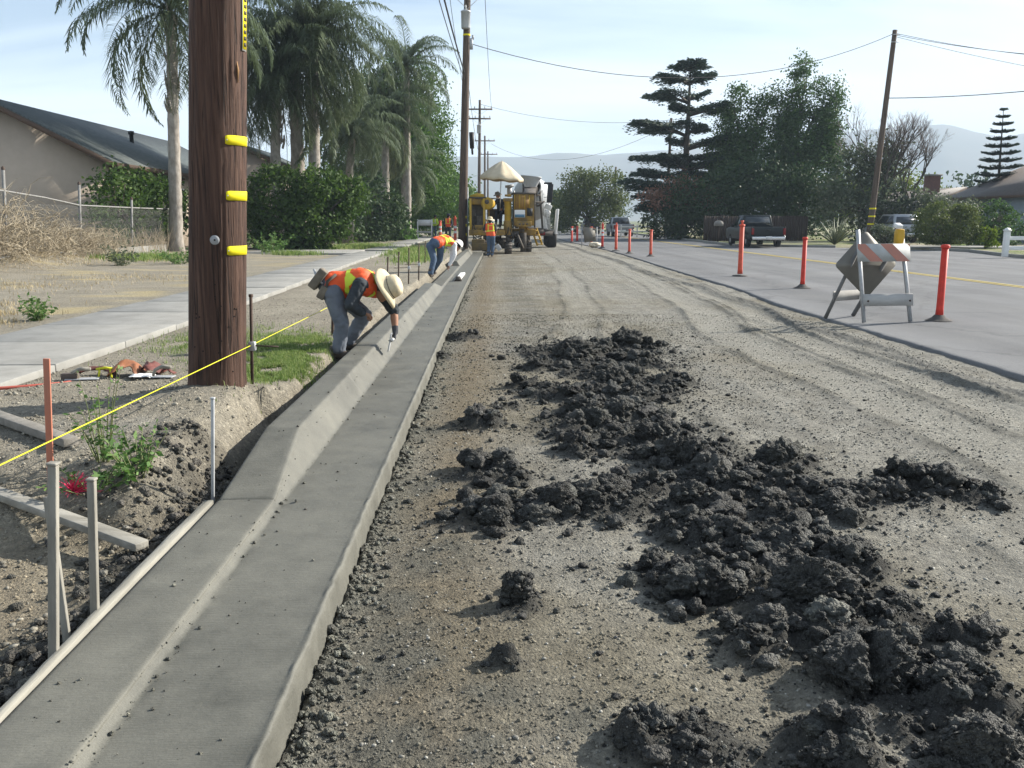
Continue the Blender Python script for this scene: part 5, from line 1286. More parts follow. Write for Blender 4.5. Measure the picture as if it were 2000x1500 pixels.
for z in (.9, 1.35, 1.75):
    b = B(); b.box((-1.18, 44.12, z), (.05, .05, .12)); b.build('reflector', M['yellow'], P2)
b = B(); b.tube([(-1.13, 44.25, .2), (-1.10, 44.25, 3.2)], .035, 8); b.build('riser_conduit', M['galv'], P2)
upole('second pole in the far left row, with two crossarms', (-1.15, 90, .2), (-.95, 90, 13.3), .19, .12, arms=[(12.4, 2.5, 0), (11.5, 2.2, 0)], can=(10.5, -.05))
upole('third pole in the far left row, left of the parasol tip', (-.75, 125, .2), (-.66, 125, 13.1), .18, .12, arms=[(12.4, 2.8, 0)])
upole('farthest pole in the left row, just above the parasol', (-.35, 150, .2), (-.3, 150, 12.9), .18, .12, arms=[(12.4, 2.8, .2)])
PR = upole('leaning brown pole on the right with yellow bands near its foot', (25.05, 57.8, .1), (25.75, 57.8, 13.45), .21, .15, bands=[(2.35, .10), (1.85, .10), (1.35, .10)])
b = B()
for z in (13.15, 12.7): b.box((25.72, 57.6, z), (.5, .06, .05))
b.build('wire_bracket', M['galv'], PR)
upole('thin pole standing against the layered cedar', (15.75, 79, .1), (15.95, 79, 10.4), .16, .11, arms=[(9.9, .9, 0)])
upole('short thin pole in front of the rusty flowering tree', (16.9, 78, .1), (17.0, 78, 6.7), .14, .10)
upole('dark thin pole behind the olive green tree', (15.2, 109, .1), (15.4, 109, 8.0), .16, .11)
M['wire'] = pm('wire_black', (.03, .03, .032), (.04, .04, .04), rough=.6)
def wire(label, a, e, sag, r=.014, n=24, group='overhead wires'):
    a = Vector(a); e = Vector(e); pts = [a.lerp(e, k/n) - Vector((0, 0, 4*sag*(k/n)*(1-k/n))) for k in range(n+1)]
    b = B(); b.tube(pts, r, 5, caps=False); tag(b.build('overhead_wire', M['wire'], smooth=True), label, 'wire', group)
wire('long sagging cable crossing the whole road between the two tallest poles', (-1.0, 44.1, 9.95), (25.6, 57.6, 13.2), 2.1, .018)
wire('thin cable crossing the road below the main one, to the cedar', (-1.0, 89.8, 12.9), (22, 82, 11.4), 1.4, .016)
wire('low sagging cable between the third left pole and the cedar', (.2, 124.6, 12.0), (16, 79, 9.9), 2.6, .016)
wire('upper of the wires fanning right from the leaning pole', (25.8, 57.6, 13.2), (47, 52, 11.0), .9, .015)
wire('middle wire fanning right from the leaning pole', (25.8, 57.6, 13.1), (40, 44, 9.5), .7, .015)
wire('steepest wire fanning down right from the leaning pole', (25.8, 57.6, 13.0), (45, 50, 8.2), .5, .013)
wire('thick wire rising to the right from the middle of the leaning pole', (25.55, 57.7, 9.3), (46, 44, 11.3), .9, .026)
for i, (xa, za, zb_, lab) in enumerate([(-2.25, 12.2, 12.3, 'leftmost wire from the crossarm above the near pole to the transformer pole'), (-1.5, 12.3, 12.3, 'inner wire of the pair above the near pole, towards the transformer pole'),
                                   (-1.7, 9.0, 8.6, 'thick bundled cable running to the middle of the transformer pole'), (-1.75, 8.2, 8.3, 'lower thin cable running to the middle of the transformer pole')]):
    wire(lab, (xa, 6.5, za+.3), ((-1.9 if i == 0 else (-1.15 if i == 1 else -1.2)), 44.1, zb_), .5, .03 if i == 2 else .015)
for i, (x0, z0) in enumerate([(-1.9, 12.3), (-.2, 12.3), (-1.05, 8.4)]):
    wire(['left high wire continuing down the row of far poles', 'right high wire continuing down the row of far poles', 'low cable continuing down the row of far poles'][i], (x0, 44.1, z0), ((-2.1, .2, -1.0)[i], 89.8, (12.6, 12.6, 8.2)[i]), .8, .015)
b = B(); b.tube([(-.92, 46, 6.0), (-.9, 46, 5.2)], [.13, .11], 8); b.tube([(-.9, 46, 5.3), (-.88, 46, 4.9)], [.06, .05], 8); tag(b.build('cable_splice', M['black']), 'black splice case hanging on the cable beside the transformer pole', 'splice case')

# ================================================================ vehicles
M['tyre'] = pm('tyre_rubber', (.022, .022, .022), (.035, .034, .032), scale=12, rough=.85)
M['chrome'] = pm('chrome', (.6, .6, .6), rough=.25, metal=.9); M['red_lens'] = pm('red_lens', (.22, .012, .012), rough=.25)
def wheel(p, r, w, parent, axis=(1, 0, 0), org=None):
    b = B(); b.lathe([(r*.55, -w/2), (r*.92, -w/2), (r, -w*.32), (r, w*.32), (r*.92, w/2), (r*.55, w/2)], p, axis, 22); tw_ = b.build('wheel', M['tyre'], parent, smooth=False)
    b = B(); b.lathe([(0, -w*.46), (r*.3, -w*.42), (r*.58, -w*.36), (r*.58, w*.36), (r*.3, w*.42), (0, w*.46)], p, axis, 18); b.build('rim', M['galv'], tw_)
def pickup(name, label, pos, paint, L=5.4, W=1.98, bed=True, rotz=0, cat='pickup'):
    x, y, z = pos; t = thing(name, label, cat, pos); w = W/2
    b = B(); b.prism([(y, z+.55), (y+.1, z+.42), (y+L-.2, z+.40), (y+L, z+.6), (y+L-.02, z+.98), (y+L-.5, z+1.08), (y+L-1.7, z+1.12), (y+.02, z+1.12)] if not bed else
                     [(y, z+.55), (y+.1, z+.45), (y+L-.2, z+.42), (y+L, z+.6), (y+L-.02, z+1.0), (y+L-.5, z+1.1), (y+L-1.6, z+1.15), (y+2.1, z+1.15), (y+2.1, z+.72), (y+.06, z+.72)], 'x', x-w, x+w); bd = b.build('body', paint, t, bevel=.05)
    if bed:
        for s in (-1, 1):
            b = B(); b.box((x+s*(w-.05), y+1.05, z+.93), (.1, 2.1, .46)); b.build('bed_side', paint, t, bevel=.03)
        b = B(); b.box((x, y+.03, z+.88), (W-.2, .07, .5)); tgx = b.build('tailgate', paint, t, bevel=.02)
        b = B(); b.box((x, y-.012, z+.98), (.22, .02, .06)); b.build('handle', M['black'], tgx)
    y0c, y1c = (y+2.12, y+3.95) if bed else (y+.25, y+L-1.55)
    zl_, zh = z+1.10, z+1.82
    def quadlist(in_, z0, z1, a0, a1, b0, b1):
        return [(x-w+in_, a0, z0), (x+w-in_, a0, z0), (x+w-in_, a1, z0), (x-w+in_, a1, z0), (x-w+in_+.16, b0, z1), (x+w-in_-.16, b0, z1), (x+w-in_-.16, b1, z1), (x-w+in_+.16, b1, z1)]
    cabq = [[0, 3, 2, 1], [4, 5, 6, 7], [0, 1, 5, 4], [1, 2, 6, 5], [2, 3, 7, 6], [3, 0, 4, 7]]
    cv_ = quadlist(.04, zl_, zh, y0c, y1c, y0c+.12 if bed else y0c+.35, y1c-.65)
    b = B(); b.add(cv_, cabq); b.build('cab', paint, t, bevel=.05)
    cvn = np.array(cv_); 
    def pane(idx, name='window'):
        q = cvn[idx]; c = q.mean(0); q2 = c + (q-c)*np.array([.86, .86, .74]); nn = np.cross(q[1]-q[0], q[2]-q[1]); nn /= np.linalg.norm(nn)
        b = B(); v = np.concatenate([q2+nn*.006, q2+nn*.014]); b.add(v, [[4, 5, 6, 7], [0, 1, 5, 4], [1, 2, 6, 5], [2, 3, 7, 6], [3, 0, 4, 7]]); b.build(name, M['glass'], t)
    pane([0, 1, 5, 4], 'rear_window'); pane([1, 2, 6, 5]); pane([2, 3, 7, 6], 'windscreen'); pane([3, 0, 4, 7])
    b = B(); b.box((x, y-.07, z+.52), (W-.1, .16, .2)); b.build('rear_bumper', M['chrome'], t, bevel=.03)
    b = B(); b.box((x, y-.155, z+.55), (.34, .012, .17)); b.build('number_plate', M['white'], t)
    for s in (-1, 1):
        b = B(); b.box((x+s*(w-.09), y-.015, z+.9), (.14, .06, .36)); b.build('tail_light', M['red_lens'], t, bevel=.01)
        for yy in (y+1.05, y+L-1.05): wheel((x+s*(w-.12), yy, z+.37), .37, .25, t)
        b = B(); b.box((x+s*(w+.1), y1c-.35, z+1.2), (.2, .1, .16)); b.build('mirror', M['black'], t, bevel=.02)
    return t
M['paint_dark'] = pm('paint_dark_green', (.010, .016, .017), (.009, .014, .015), scale=1, rough=.4, spec=.3); M['paint_silver'] = pm('paint_silver', (.35, .37, .40), rough=.3, spec=.5, metal=.4); M['paint_navy'] = pm('paint_navy', (.03, .04, .07), rough=.3, spec=.5); M['paint_white'] = pm('paint_whitecar', (.6, .6, .6), rough=.3)
pickup('pickup_truck', 'dark pickup parked facing away by the brown board fence', (15.75, 49.6, .07), M['paint_dark'])
pickup('pickup_truck', 'silver pickup parked far down the right side, behind the red posts', (12.6, 83, .07), M['paint_silver'])
pickup('parked_car', 'dark blue car parked beyond the silver pickup', (11.4, 98, .07), M['paint_navy'], L=4.6, W=1.8, bed=False, cat='car')
pickup('parked_car', 'dark car farthest down the road on the right', (10.2, 112, .07), M['paint_navy'], L=4.6, W=1.8, bed=False, cat='car')
pickup('parked_car', 'dark car parked in the shade left of the workers', (-6.1, 76, .3), M['paint_dark'], L=4.6, W=1.9, bed=False, cat='car')
pickup('parked_car', 'pale car half hidden behind shrubs right of the leaning pole', (26.6, 55.5, .15), M['paint_silver'], L=4.6, W=1.8, bed=False, cat='car')
# ================================================================ slipform paving machine
M['cat'] = pm('machine_yellow', (.34, .205, .032), (.13, .088, .038), scale=3.5, rough=.5, detail=9, bump=.1, bscale=30)
M['cat_bright'] = pm('machine_yellow_bright', (.52, .33, .03), (.34, .215, .03), scale=3.5, rough=.42, detail=6)
M['grime'] = pm('grimy_steel', (.060, .052, .045), (.11, .095, .08), scale=7, rough=.75, bump=.3, bscale=25)
M['hose'] = pm('hose_black', (.018, .018, .02), rough=.5); M['canvas'] = pm('canvas', (.60, .52, .38), (.52, .44, .31), scale=4, rough=.9, bump=.15, bscale=20)
mc = thing('slipform_paver', 'big dirty yellow slipform paving machine with a parasol at the end of the kerb', 'paving machine', (.5, 43, 0))
def part(name, mat, fn, parent=mc, **k):
    b = B(); fn(b); return b.build(name, mat, parent, **k)
# frame and left module
part('main_frame', M['cat'], lambda b: (b.box((-.15, 43.2, 1.02), (1.7, 2.9, .26)), b.box((1.3, 43.4, 1.02), (1.9, .4, .3)), b.box((1.3, 45.2, 1.02), (1.9, .4, .3))), bevel=.02)
lm = part('engine_housing', M['cat'], lambda b: (b.box((-.62, 43.9, 2.50), (.70, 2.5, .34)),), bevel=.03)
part('engine_block', M['grime'], lambda b: (b.box((-.62, 44.1, 1.75), (.6, 2.0, 1.2)), b.box((-.5, 42.9, 1.55), (.3, .3, .5)), b.box((-.78, 42.95, 1.95), (.2, .3, .3))), bevel=.02)
part('engine_lid', M['cat_bright'], lambda b: b.prism([(-.98, 2.66), (-.25, 2.66), (-.30, 2.83), (-.60, 2.88), (-.95, 2.76)], 'y', 42.7, 45.2), lm)
for x in (-.93, -.28):
    part('corner_post', M['cat_bright'], lambda b: b.box((x, 42.55, 1.75), (.10, .12, 1.75)), bevel=.015)
part('top_rail', M['grime'], lambda b: (b.box((-.6, 42.55, 2.66), (.86, .1, .07)), b.box((-.1, 42.6, 2.62), (1.2, .06, .05))))
part('lower_panel', M['cat'], lambda b: b.box((-.62, 42.6, 1.22), (.72, .1, .30)), bevel=.02)
# air cleaner drum
part('fuel_tank', M['cat_bright'], lambda b: b.lathe([(0, -.05), (.26, -.04), (.30, .02), (.30, .75), (.26, .81), (0, .82)], (-.13, 42.55, 2.38), (.12, 1, 0), 20), smooth=True)
part('tank_cap', M['grime'], lambda b: b.lathe([(0, -.1), (.1, -.1), (.11, -.03)], (-.14, 42.52, 2.46), (.12, 1, 0), 12))
# lifting column
part('lift_column', M['cat_bright'], lambda b: b.lathe([(.17, 1.0), (.17, 2.45), (.19, 2.46), (.19, 2.62), (0, 2.64)], (.86, 42.55, 0), n=20), smooth=False)
part('column_sleeve', M['cat'], lambda b: b.lathe([(.205, .9), (.205, 1.55), (.17, 1.58)], (.86, 42.55, 0), n=20))
part('column_bracket', M['cat'], lambda b: (b.box((.86, 42.5, 2.55), (.46, .3, .16)), b.box((.86, 42.5, 2.76), (.3, .24, .1))), bevel=.02)
part('leg_arm', M['grime'], lambda b: (b.box((1.05, 43.0, .95), (.7, .9, .22)), b.box((.86, 42.55, .72), (.2, .2, .5))))
# hopper and control house on the right
hp = part('hopper_housing', M['cat'], lambda b: b.box((1.64, 43.3, 2.08), (.98, 1.9, 1.48)), bevel=.03)
for x in (1.17, 1.42, 1.66, 1.88):
    part('rib', M['cat_bright'], lambda b: b.box((x, 42.325, 2.45), (.035, .05, .66)), hp)
part('rust_streaks', pm('rusty_panel', (.36, .20, .04), (.20, .12, .045), scale=6, rough=.7, stretch=(3, 1, .3)), lambda b: b.box((1.55, 42.33, 2.45), (.66, .03, .6)), hp)
part('edge_post', M['grime'], lambda b: b.box((2.14, 42.4, 2.05), (.07, .09, 1.6)))
part('edge_post', M['grime'], lambda b: b.box((1.12, 42.4, 2.05), (.07, .09, 1.6)))
part('hopper_rim', M['grime'], lambda b: (b.box((1.63, 42.35, 2.86), (1.14, .10, .08)), b.box((1.63, 44.2, 2.86), (1.14, .10, .08))))
cd = part('control_panel', M['white'], lambda b: b.box((1.42, 42.29, 1.90), (.50, .06, .36)), hp, bevel=.02)
part('blue_band', pm('panel_blue', (.10, .22, .32), (.08, .18, .27), rough=.5), lambda b: b.box((1.42, 42.252, 1.80), (.46, .02, .14)), hp)
part('dark_hatch', M['black'], lambda b: b.box((1.90, 42.31, 1.98), (.26, .05, .36)), hp)
part('lower_beam', M['cat'], lambda b: b.box((1.62, 42.30, 1.42), (.72, .16, .26)), bevel=.02)
for x in (1.42, 1.6, 1.78):
    part('letter_mark', M['grime'], lambda b: b.box((x, 42.214, 1.42), (.10, .012, .07)))
part('conveyor', M['grime'], lambda b: (b.bar((1.9, 43.6, 2.5), (2.15, 47.6, 3.15), .62, .26), b.bar((2.15, 47.6, 3.15), (2.2, 48.6, 3.1), .8, .4)))
# tracks
def crawler(x, y, w, L, h, name='crawler_track'):
    b = B(); n = 26; pts = []
    for k in range(n):
        a = k/n; P_ = 2*(L-h) + math.pi*h; s = a*P_; r = h/2
        if s < L-h: p = (y-(L-h)/2+s, 0); nn = (0, -1)
        elif s < L-h+math.pi*r: th_ = (s-(L-h))/r; p = (y+(L-h)/2+r*math.sin(th_), r-r*math.cos(th_)); nn = (math.sin(th_), -math.cos(th_))
        elif s < 2*(L-h)+math.pi*r: q = s-(L-h)-math.pi*r; p = (y+(L-h)/2-q, h); nn = (0, 1)
        else: th_ = (s-2*(L-h)-math.pi*r)/r; p = (y-(L-h)/2-r*math.sin(th_), r+r*math.cos(th_)); nn = (-math.sin(th_), math.cos(th_))
        b.box((x, p[0], p[1]+.03), (w, P_/n*.86, .05), (math.degrees(math.atan2(nn[0], -nn[1])), 0, 0))
    t_ = b.build(name, M['grime'], mc)
    part('track_frame', M['grime'], lambda b: b.box((x, y, h/2+.03), (w*.6, L-h*.4, h*.62)), t_)
    for q in (-.5, 0, .5): part('roller', M['rust'], lambda b: b.lathe([(0, -w*.4), (h*.3, -w*.4), (h*.3, w*.4), (0, w*.4)], (x, y+q*(L-h), h/2), (1, 0, 0), 12), t_)
crawler(.88, 42.8, .34, 1.5, .50); crawler(1.95, 45.6, .34, 1.5, .52); crawler(-.25, 46.2, .34, 1.4, .5)
part('track_leg', M['grime'], lambda b: (b.box((1.95, 45.4, .8), (.22, .22, .6)), b.box((-.25, 46.2, .8), (.22, .22, .6)), b.bar((1.3, 42.4, .95), (1.6, 42.6, .25), .09), b.box((1.62, 42.9, .55), (.28, .5, .9))))
# mould, skirts and clutter below
part('kerb_mould', pm('mould_dirty', (.16, .11, .035), (.08, .062, .04), scale=4, rough=.7), lambda b: (b.box((-.30, 41.6, .38), (1.1, 1.5, .34)), b.box((-.55, 41.3, .62), (.6, .7, .2))), bevel=.02)
part('trimmer_head', M['grime'], lambda b: b.lathe([(0, -.6), (.28, -.6), (.28, .6), (0, .6)], (.5, 45.0, .45), (1, 0, 0), 14))
rr = random.Random(4)
for k in range(26):
    a = Vector((rr.uniform(-.9, 1.2), rr.uniform(42.0, 43.4), rr.uniform(.6, 1.6))); e = a + Vector((rr.uniform(-.5, .5), rr.uniform(-.2, .3), rr.uniform(-.6, .7)))
    part('hydraulic_hose', M['hose'], lambda b: b.tube([a, a.lerp(e, .5) + Vector((0, -.1, -.15)), e], .025, 6), smooth=True)
part('machinery', M['grime'], lambda b: [b.box((rr.uniform(-.85, .55), rr.uniform(42.3, 43.6), rr.uniform(.75, 1.7)), (rr.uniform(.1, .45), rr.uniform(.1, .4), rr.uniform(.1, .45))) for _ in range(1)][0])
for k in range(16):
    part('machinery', M['grime'] if k % 3 else M['cat'], lambda b: b.box((rr.uniform(-.85, 1.9), rr.uniform(42.5, 43.8), rr.uniform(.6, 1.5)), (rr.uniform(.1, .4), rr.uniform(.1, .4), rr.uniform(.1, .4))))
# operator platform with seat
part('platform', M['grime'], lambda b: b.box((.38, 43.5, 1.36), (.9, 1.3, .06)))
part('seat', M['black'], lambda b: (b.box((.52, 43.7, 1.92), (.45, .45, .1)), b.box((.52, 43.7, 1.62), (.16, .16, .5))), bevel=.03)
part('console', M['grime'], lambda b: b.box((.25, 44.3, 1.9), (.7, .25, .5)), bevel=.02)
part('handrail', M['cat_bright'], lambda b: (b.tube([(-.05, 42.9, 1.38), (-.05, 42.9, 2.2), (-.05, 44, 2.2), (-.05, 44, 1.38)], .022, 8)))
part('muffler', M['galv'], lambda b: (b.lathe([(0, 0), (.12, 0), (.12, .5), (0, .52)], (.98, 44.6, 2.75), n=14), b.box((.98, 44.6, 3.27), (.42, .36, .12), (0, -8, 0))))
part('fume_pipe', M['galv'], lambda b: b.tube([(1.2, 44.6, 2.6), (1.2, 44.6, 3.05)], .05, 10))
# folding steps
ld = part('step_frame', M['cat_bright'], lambda b: (b.bar((2.12, 45.0, 1.15), (2.42, 44.9, .32), .05, .09), b.bar((2.36, 45.0, 1.2), (2.66, 44.9, .36), .05, .09)))
for k in range(4):
    f_ = k/3; part('tread', M['cat_bright'], lambda b: b.box((2.27+.28*f_, 44.94, 1.08-.68*f_), (.28, .22, .04)), ld)
# parasol
um = thing('parasol', 'faded cream parasol over the operator of the paving machine', 'parasol', (.52, 43.5, 1.4)); UM = Vector((.60, 43.5, 4.42))
part('mast', M['galv'], lambda b: b.tube([(.48, 43.45, 1.35), (.52, 43.5, 3.0), UM], .022, 8), um, smooth=True)
V = []; n8, nr = 32, 7
for i in range(nr):
    f_ = i/(nr-1)
    for k in range(n8):
        a = k/n8*2*math.pi; rib = math.cos(a*4)**2; rr_ = 1.06*f_*(.93+.07*rib); dz = -.78*f_**1.25 - .05*f_*(1-rib)
        x_, y_ = rr_*math.cos(a), rr_*math.sin(a); V.append((UM.x + x_ + .03*dz, UM.y + y_, UM.z + dz + .08*x_*-.9))
for k in range(n8):
    a = k/n8*2*math.pi; p = V[(nr-1)*n8+k]; V.append((p[0]*1, p[1], p[2]-.13-.02*math.sin(a*8)))
i0 = np.arange(nr)[:, None]*n8; j = np.arange(n8)[None]; j2 = (j+1) % n8
b = B(); b.add(np.array(V), np.stack([i0+j, i0+j2, i0+n8+j2, i0+n8+j], -1).reshape(-1, 4)); b.build('canopy', M['canvas'], um, smooth=True, solid=.006)
for k in range(8):
    a = (k)*math.pi/4; part('rib', M['galv'], lambda b: b.tube([UM-Vector((0, 0, .03)), (UM.x+.5*math.cos(a), UM.y+.5*math.sin(a), UM.z-.37-.036*math.cos(a)), (UM.x+1.0*math.cos(a)-.02, UM.y+1.0*math.sin(a), UM.z-.80-.07*math.cos(a))], .008, 5), um)

# ================================================================ concrete mixer truck
M['drum'] = pm('drum_grey', (.52, .54, .55), (.42, .43, .44), scale=3, rough=.5); 
mx = thing('concrete_mixer_truck', 'white concrete mixer truck feeding the paving machine', 'truck', (2.7, 53, 0))
ax = Vector((.05, 1, -.20)).normalized(); o_ = Vector((2.40, 51.2, 3.50))
part('drum', M['drum'], lambda b: b.lathe([(.50, 0), (.62, .25), (.85, 1.0), (1.12, 2.2), (1.2, 3.2), (1.12, 4.4), (.7, 5.0), (0, 5.1)], o_, ax, 28), mx, smooth=True)
part('drum_ring', M['drum'], lambda b: b.lathe([(.50, 0), (.56, -.04), (.56, .06), (.50, .1)], o_, ax, 28), mx)
part('charge_hopper', M['drum'], lambda b: b.lathe([(.20, -.55), (.42, -.1), (.60, .35), (.62, .36), (.57, .30), (.18, -.5)], (2.33, 50.9, 3.72), (.10, -.05, 1), 26), mx, smooth=True)
part('rear_pedestal', M['grime'], lambda b: (b.bar((1.75, 51.2, 1.1), (1.95, 51.2, 3.4), .12), b.bar((3.05, 51.2, 1.1), (2.85, 51.2, 3.4), .12), b.box((2.4, 51.2, 2.6), (1.2, .12, .14)), b.box((2.4, 51.1, 3.0), (1.0, .1, .1))), mx)
part('chute', M['grime'], lambda b: b.prism([(2.2, 2.75), (2.32, 2.45), (2.75, 2.35), (3.05, 2.6), (3.02, 2.66), (2.72, 2.45), (2.38, 2.52), (2.26, 2.8)], 'y', 49.2, 51.0), mx)
part('folding_chute', pm('chute_black', (.03, .03, .034), rough=.6), lambda b: (b.box((3.42, 50.6, 3.10), (.30, .4, 1.05), (0, 4, 0)), b.box((3.30, 50.6, 3.66), (.46, .4, .1))), mx, bevel=.03)
part('ladder', M['white'], lambda b: (b.bar((3.2, 51.4, 1.2), (3.05, 51.4, 3.3), .05), b.bar((3.5, 51.4, 1.2), (3.35, 51.4, 3.3), .05), *[b.box((3.32-.02*k, 51.4, 1.4+k*.3), (.3, .04, .04)) for k in range(6)]), mx)
part('water_tank', M['white'], lambda b: b.lathe([(0, -.5), (.22, -.48), (.24, 0), (.22, .48), (0, .5)], (3.35, 52.4, 2.0), (0, 1, 0), 16), mx, smooth=True)
part('fender', M['white'], lambda b: (b.box((3.40, 51.9, 1.50), (.10, .9, .8), (0, -10, 0)), b.box((3.88, 51.7, 1.52), (.14, .8, 1.45), (0, 5, 0)), b.box((3.35, 51.0, 2.35), (.4, .1, .3), (0, 25, 0))), mx, bevel=.04)
part('chassis', M['grime'], lambda b: (b.box((2.6, 54.6, 1.0), (1.0, 7.2, .3)), b.box((2.7, 51.3, .85), (1.9, .16, .3))), mx)
part('rear_lights', M['red_lens'], lambda b: b.box((2.95, 51.2, .84), (.5, .04, .16)), mx)
for yy in (52.4, 53.8, 57.4):
    for x in (1.75, 3.65): wheel((x, yy, .52), .52, .55 if yy < 57 else .3, mx)
part('cab', M['white'], lambda b: (b.box((2.7, 58.3, 2.0), (2.2, 1.8, 2.0)),), mx, bevel=.12)
part('cab_window', M['glass'], lambda b: b.box((2.7, 57.385, 2.5), (1.5, .03, .55)), mx)

# ================================================================ delineators and barricades
def orange(name, c):
    return pm(name, c, tuple(x*.68 for x in c), scale=7, rough=.6, detail=8)
M['del_red'] = orange('delineator_red', (.68, .055, .035)); M['del_orange'] = orange('delineator_orange', (.68, .105, .055)); M['rubber'] = pm('rubber_base', (.06, .058, .055), (.11, .10, .09), scale=12, rough=.9)
M['reflective'] = pm('reflective_white', (.72, .73, .74), (.66, .67, .68), scale=6, rough=.4)
def delineator(pos, label, h=1.12, mat='del_orange', grip=False, bandz=None, flat=False, lean=(0, 0), r=.052):
    t = thing('delineator_post', label, 'delineator', pos, 'red delineator posts along the lane'); x, y, z = pos
    tp = Vector((x+lean[0], y+lean[1], z+h)); bt = Vector((x, y, z+.06))
    top = [(r*1.25, 0), (r*1.25, .035), (r*.9, .05), (0, .052)]
    part('tube', M[mat], lambda b: b.tube([bt, bt.lerp(tp, .12), tp], [r*1.15, r, r*.95], 16), t, smooth=True)
    part('top_ring', M[mat], lambda b: b.lathe(top, tp - Vector((0, 0, .035)), n=16), t)
    if grip: part('handle', M[mat], lambda b: (b.tube([tp, tp+Vector((0, 0, .05)), tp+Vector((-.0, 0, .11))], [r*.45, r*.4, r*.6], 10), b.tube([tp+Vector((-.045, 0, .10)), tp+Vector((.045, 0, .10))], .016, 8)), t)
    if bandz:
        for bz in bandz:
            c = bt.lerp(tp, bz/h); part('reflective_band', M['reflective'], lambda b: b.lathe([(r*1.03, -.07), (r*1.03, .07)], c, n=16), t)
    if flat: part('base', M['rubber'], lambda b: b.lathe([(0, .035), (.10, .035), (.21, .022), (.215, 0)], pos, n=10), t)
    else: part('base', M['rubber'], lambda b: b.lathe([(0, .10), (.07, .085), (.11, .04), (.17, .014), (.20, 0)], pos, n=14), t)
ZR = .054
delineator((7.05, 13.47, ZR), 'bright red post right of the barricade, nearest of all', 1.16, 'del_red', r=.054)
delineator((7.24, 20.1, ZR), 'thin red post standing just left of the barricade', 1.15, 'del_red', r=.05)
delineator((7.03, 24.5, ZR), 'tall orange post with a top handle, standing on a flat round base', 1.42, 'del_orange', True, flat=True, r=.065)
delineator((6.98, 38.1, ZR), 'orange post right of the group of far posts, no handle', 1.13, 'del_orange', r=.062)
delineator((6.60, 41.6, ZR), 'orange post second from right in the far group', 1.12, 'del_orange', r=.06)
delineator((6.45, 45.0, ZR), 'orange post with handle third from right in the far group', 1.3, 'del_orange', True, flat=True, r=.07)
delineator((6.36, 49.8, ZR), 'red and white banded post behind the far sandbag', 1.3, 'del_red', True, (.95, .72), r=.07)
delineator((6.9, 60.0, ZR), 'red post right behind the far barricade', 1.1, 'del_orange', r=.07)
delineator((6.43, 65.0, ZR), 'red post just left of the far barricade', 1.1, 'del_red', r=.08)
delineator((5.78, 62.2, ZR), 'white-topped red post leftmost in the far group', 1.1, 'del_red', False, (.9,), r=.07)
M['ply_grey'] = pm('sign_back', (.20, .19, .165), (.165, .155, .135), scale=5, rough=.6, metal=.2, detail=8); M['stripe_orange'] = pm('stripe_orange', (.46, .20, .145), (.38, .19, .15), scale=9, rough=.7, detail=8); M['stripe_white'] = pm('stripe_white', (.46, .47, .46), (.36, .37, .36), scale=8, rough=.7, detail=8)
M['board_grey'] = pm('board_grey', (.46, .45, .43), (.36, .35, .335), scale=8, rough=.8, stretch=(.3, 1, 1)); M['lamp_amber'] = pm('lamp_amber', (.62, .36, .03), (.50, .29, .03), scale=4, rough=.3)
# local frame of the near barricade: u to the right along the boards, v away
BA = Vector((6.08, 13.22, ZR)); ub = Vector((1, .10, 0)).normalized(); vb = Vector((-.10, 1, 0)).normalized()
def LB(u, v, z): return BA + ub*u + vb*v + Vector((0, 0, z))
def rot_u(extra=0): return (extra, 0, math.degrees(math.atan2(ub.y, ub.x)))
bc = thing('barricade', 'folding barricade with a striped board and the back of a diamond sign', 'barricade', BA)
fr_l = [(LB(-.34, 0, 0), LB(-.39, .30, 1.40)), (LB(.42, 0, 0), LB(.33, .30, 1.38))]; re_l = [(LB(-.66, .62, 0), LB(-.32, .33, 1.15)), (LB(-.03, .92, 0), LB(.26, .34, 1.15))]
for a, e in fr_l: part('front_leg', M['galv'], lambda b: (b.bar(a, e, .045, .045)), bc)
for a, e in re_l: part('rear_leg', pm('leg_dull', (.17, .17, .17), (.13, .13, .13), rough=.6), lambda b: b.bar(a, e, .05, .05), bc)
def board(u0, u1, z0, z1, yoff, mat, name, parent, th_=.02, slope=.30/1.4):
    v = [LB(u, zz_*slope + yoff + d, zz_) for d in (0, th_) for (u, zz_) in ((u0, z0), (u1, z0), (u1, z1), (u0, z1))]
    b = B(); b.add([tuple(p) for p in v], [[0, 1, 2, 3], [5, 4, 7, 6], [1, 5, 6, 2], [4, 0, 3, 7], [3, 2, 6, 7], [4, 5, 1, 0]]); return b.build(name, mat, parent)
tb = board(-.43, .43, .92, 1.19, -.05, M['stripe_white'], 'striped_board', bc)
for s0 in (-.50, -.06, .38):
    # slanted orange stripes, clipped to the board
    pts = [(s0+.27, .922), (s0+.48, .922), (s0+.20, 1.188), (s0, 1.188)]
    def clip(poly, lim, sg):
        out = []
        for i in range(len(poly)):
            p, q = poly[i], poly[(i+1) % len(poly)]; ip, iq = (p[0]-lim)*sg <= 0, (q[0]-lim)*sg <= 0
            if ip: out.append(p)
            if ip != iq: f_ = (lim-p[0])/(q[0]-p[0]); out.append((lim, p[1]+f_*(q[1]-p[1])))
        return out
    pts = clip(clip(pts, .428, 1), -.428, -1)
    if len(pts) >= 3:
        v = [tuple(LB(u, zz_*.2143-.053, zz_)) for u, zz_ in pts]; b = B(); n_ = len(v); b.add(v, (), [[0, k, k+1] for k in range(1, n_-1)]); b.build('orange_stripe', M['stripe_orange'], tb)
board(-.36, .45, .25, .43, -.05, M['board_grey'], 'lower_board', bc)
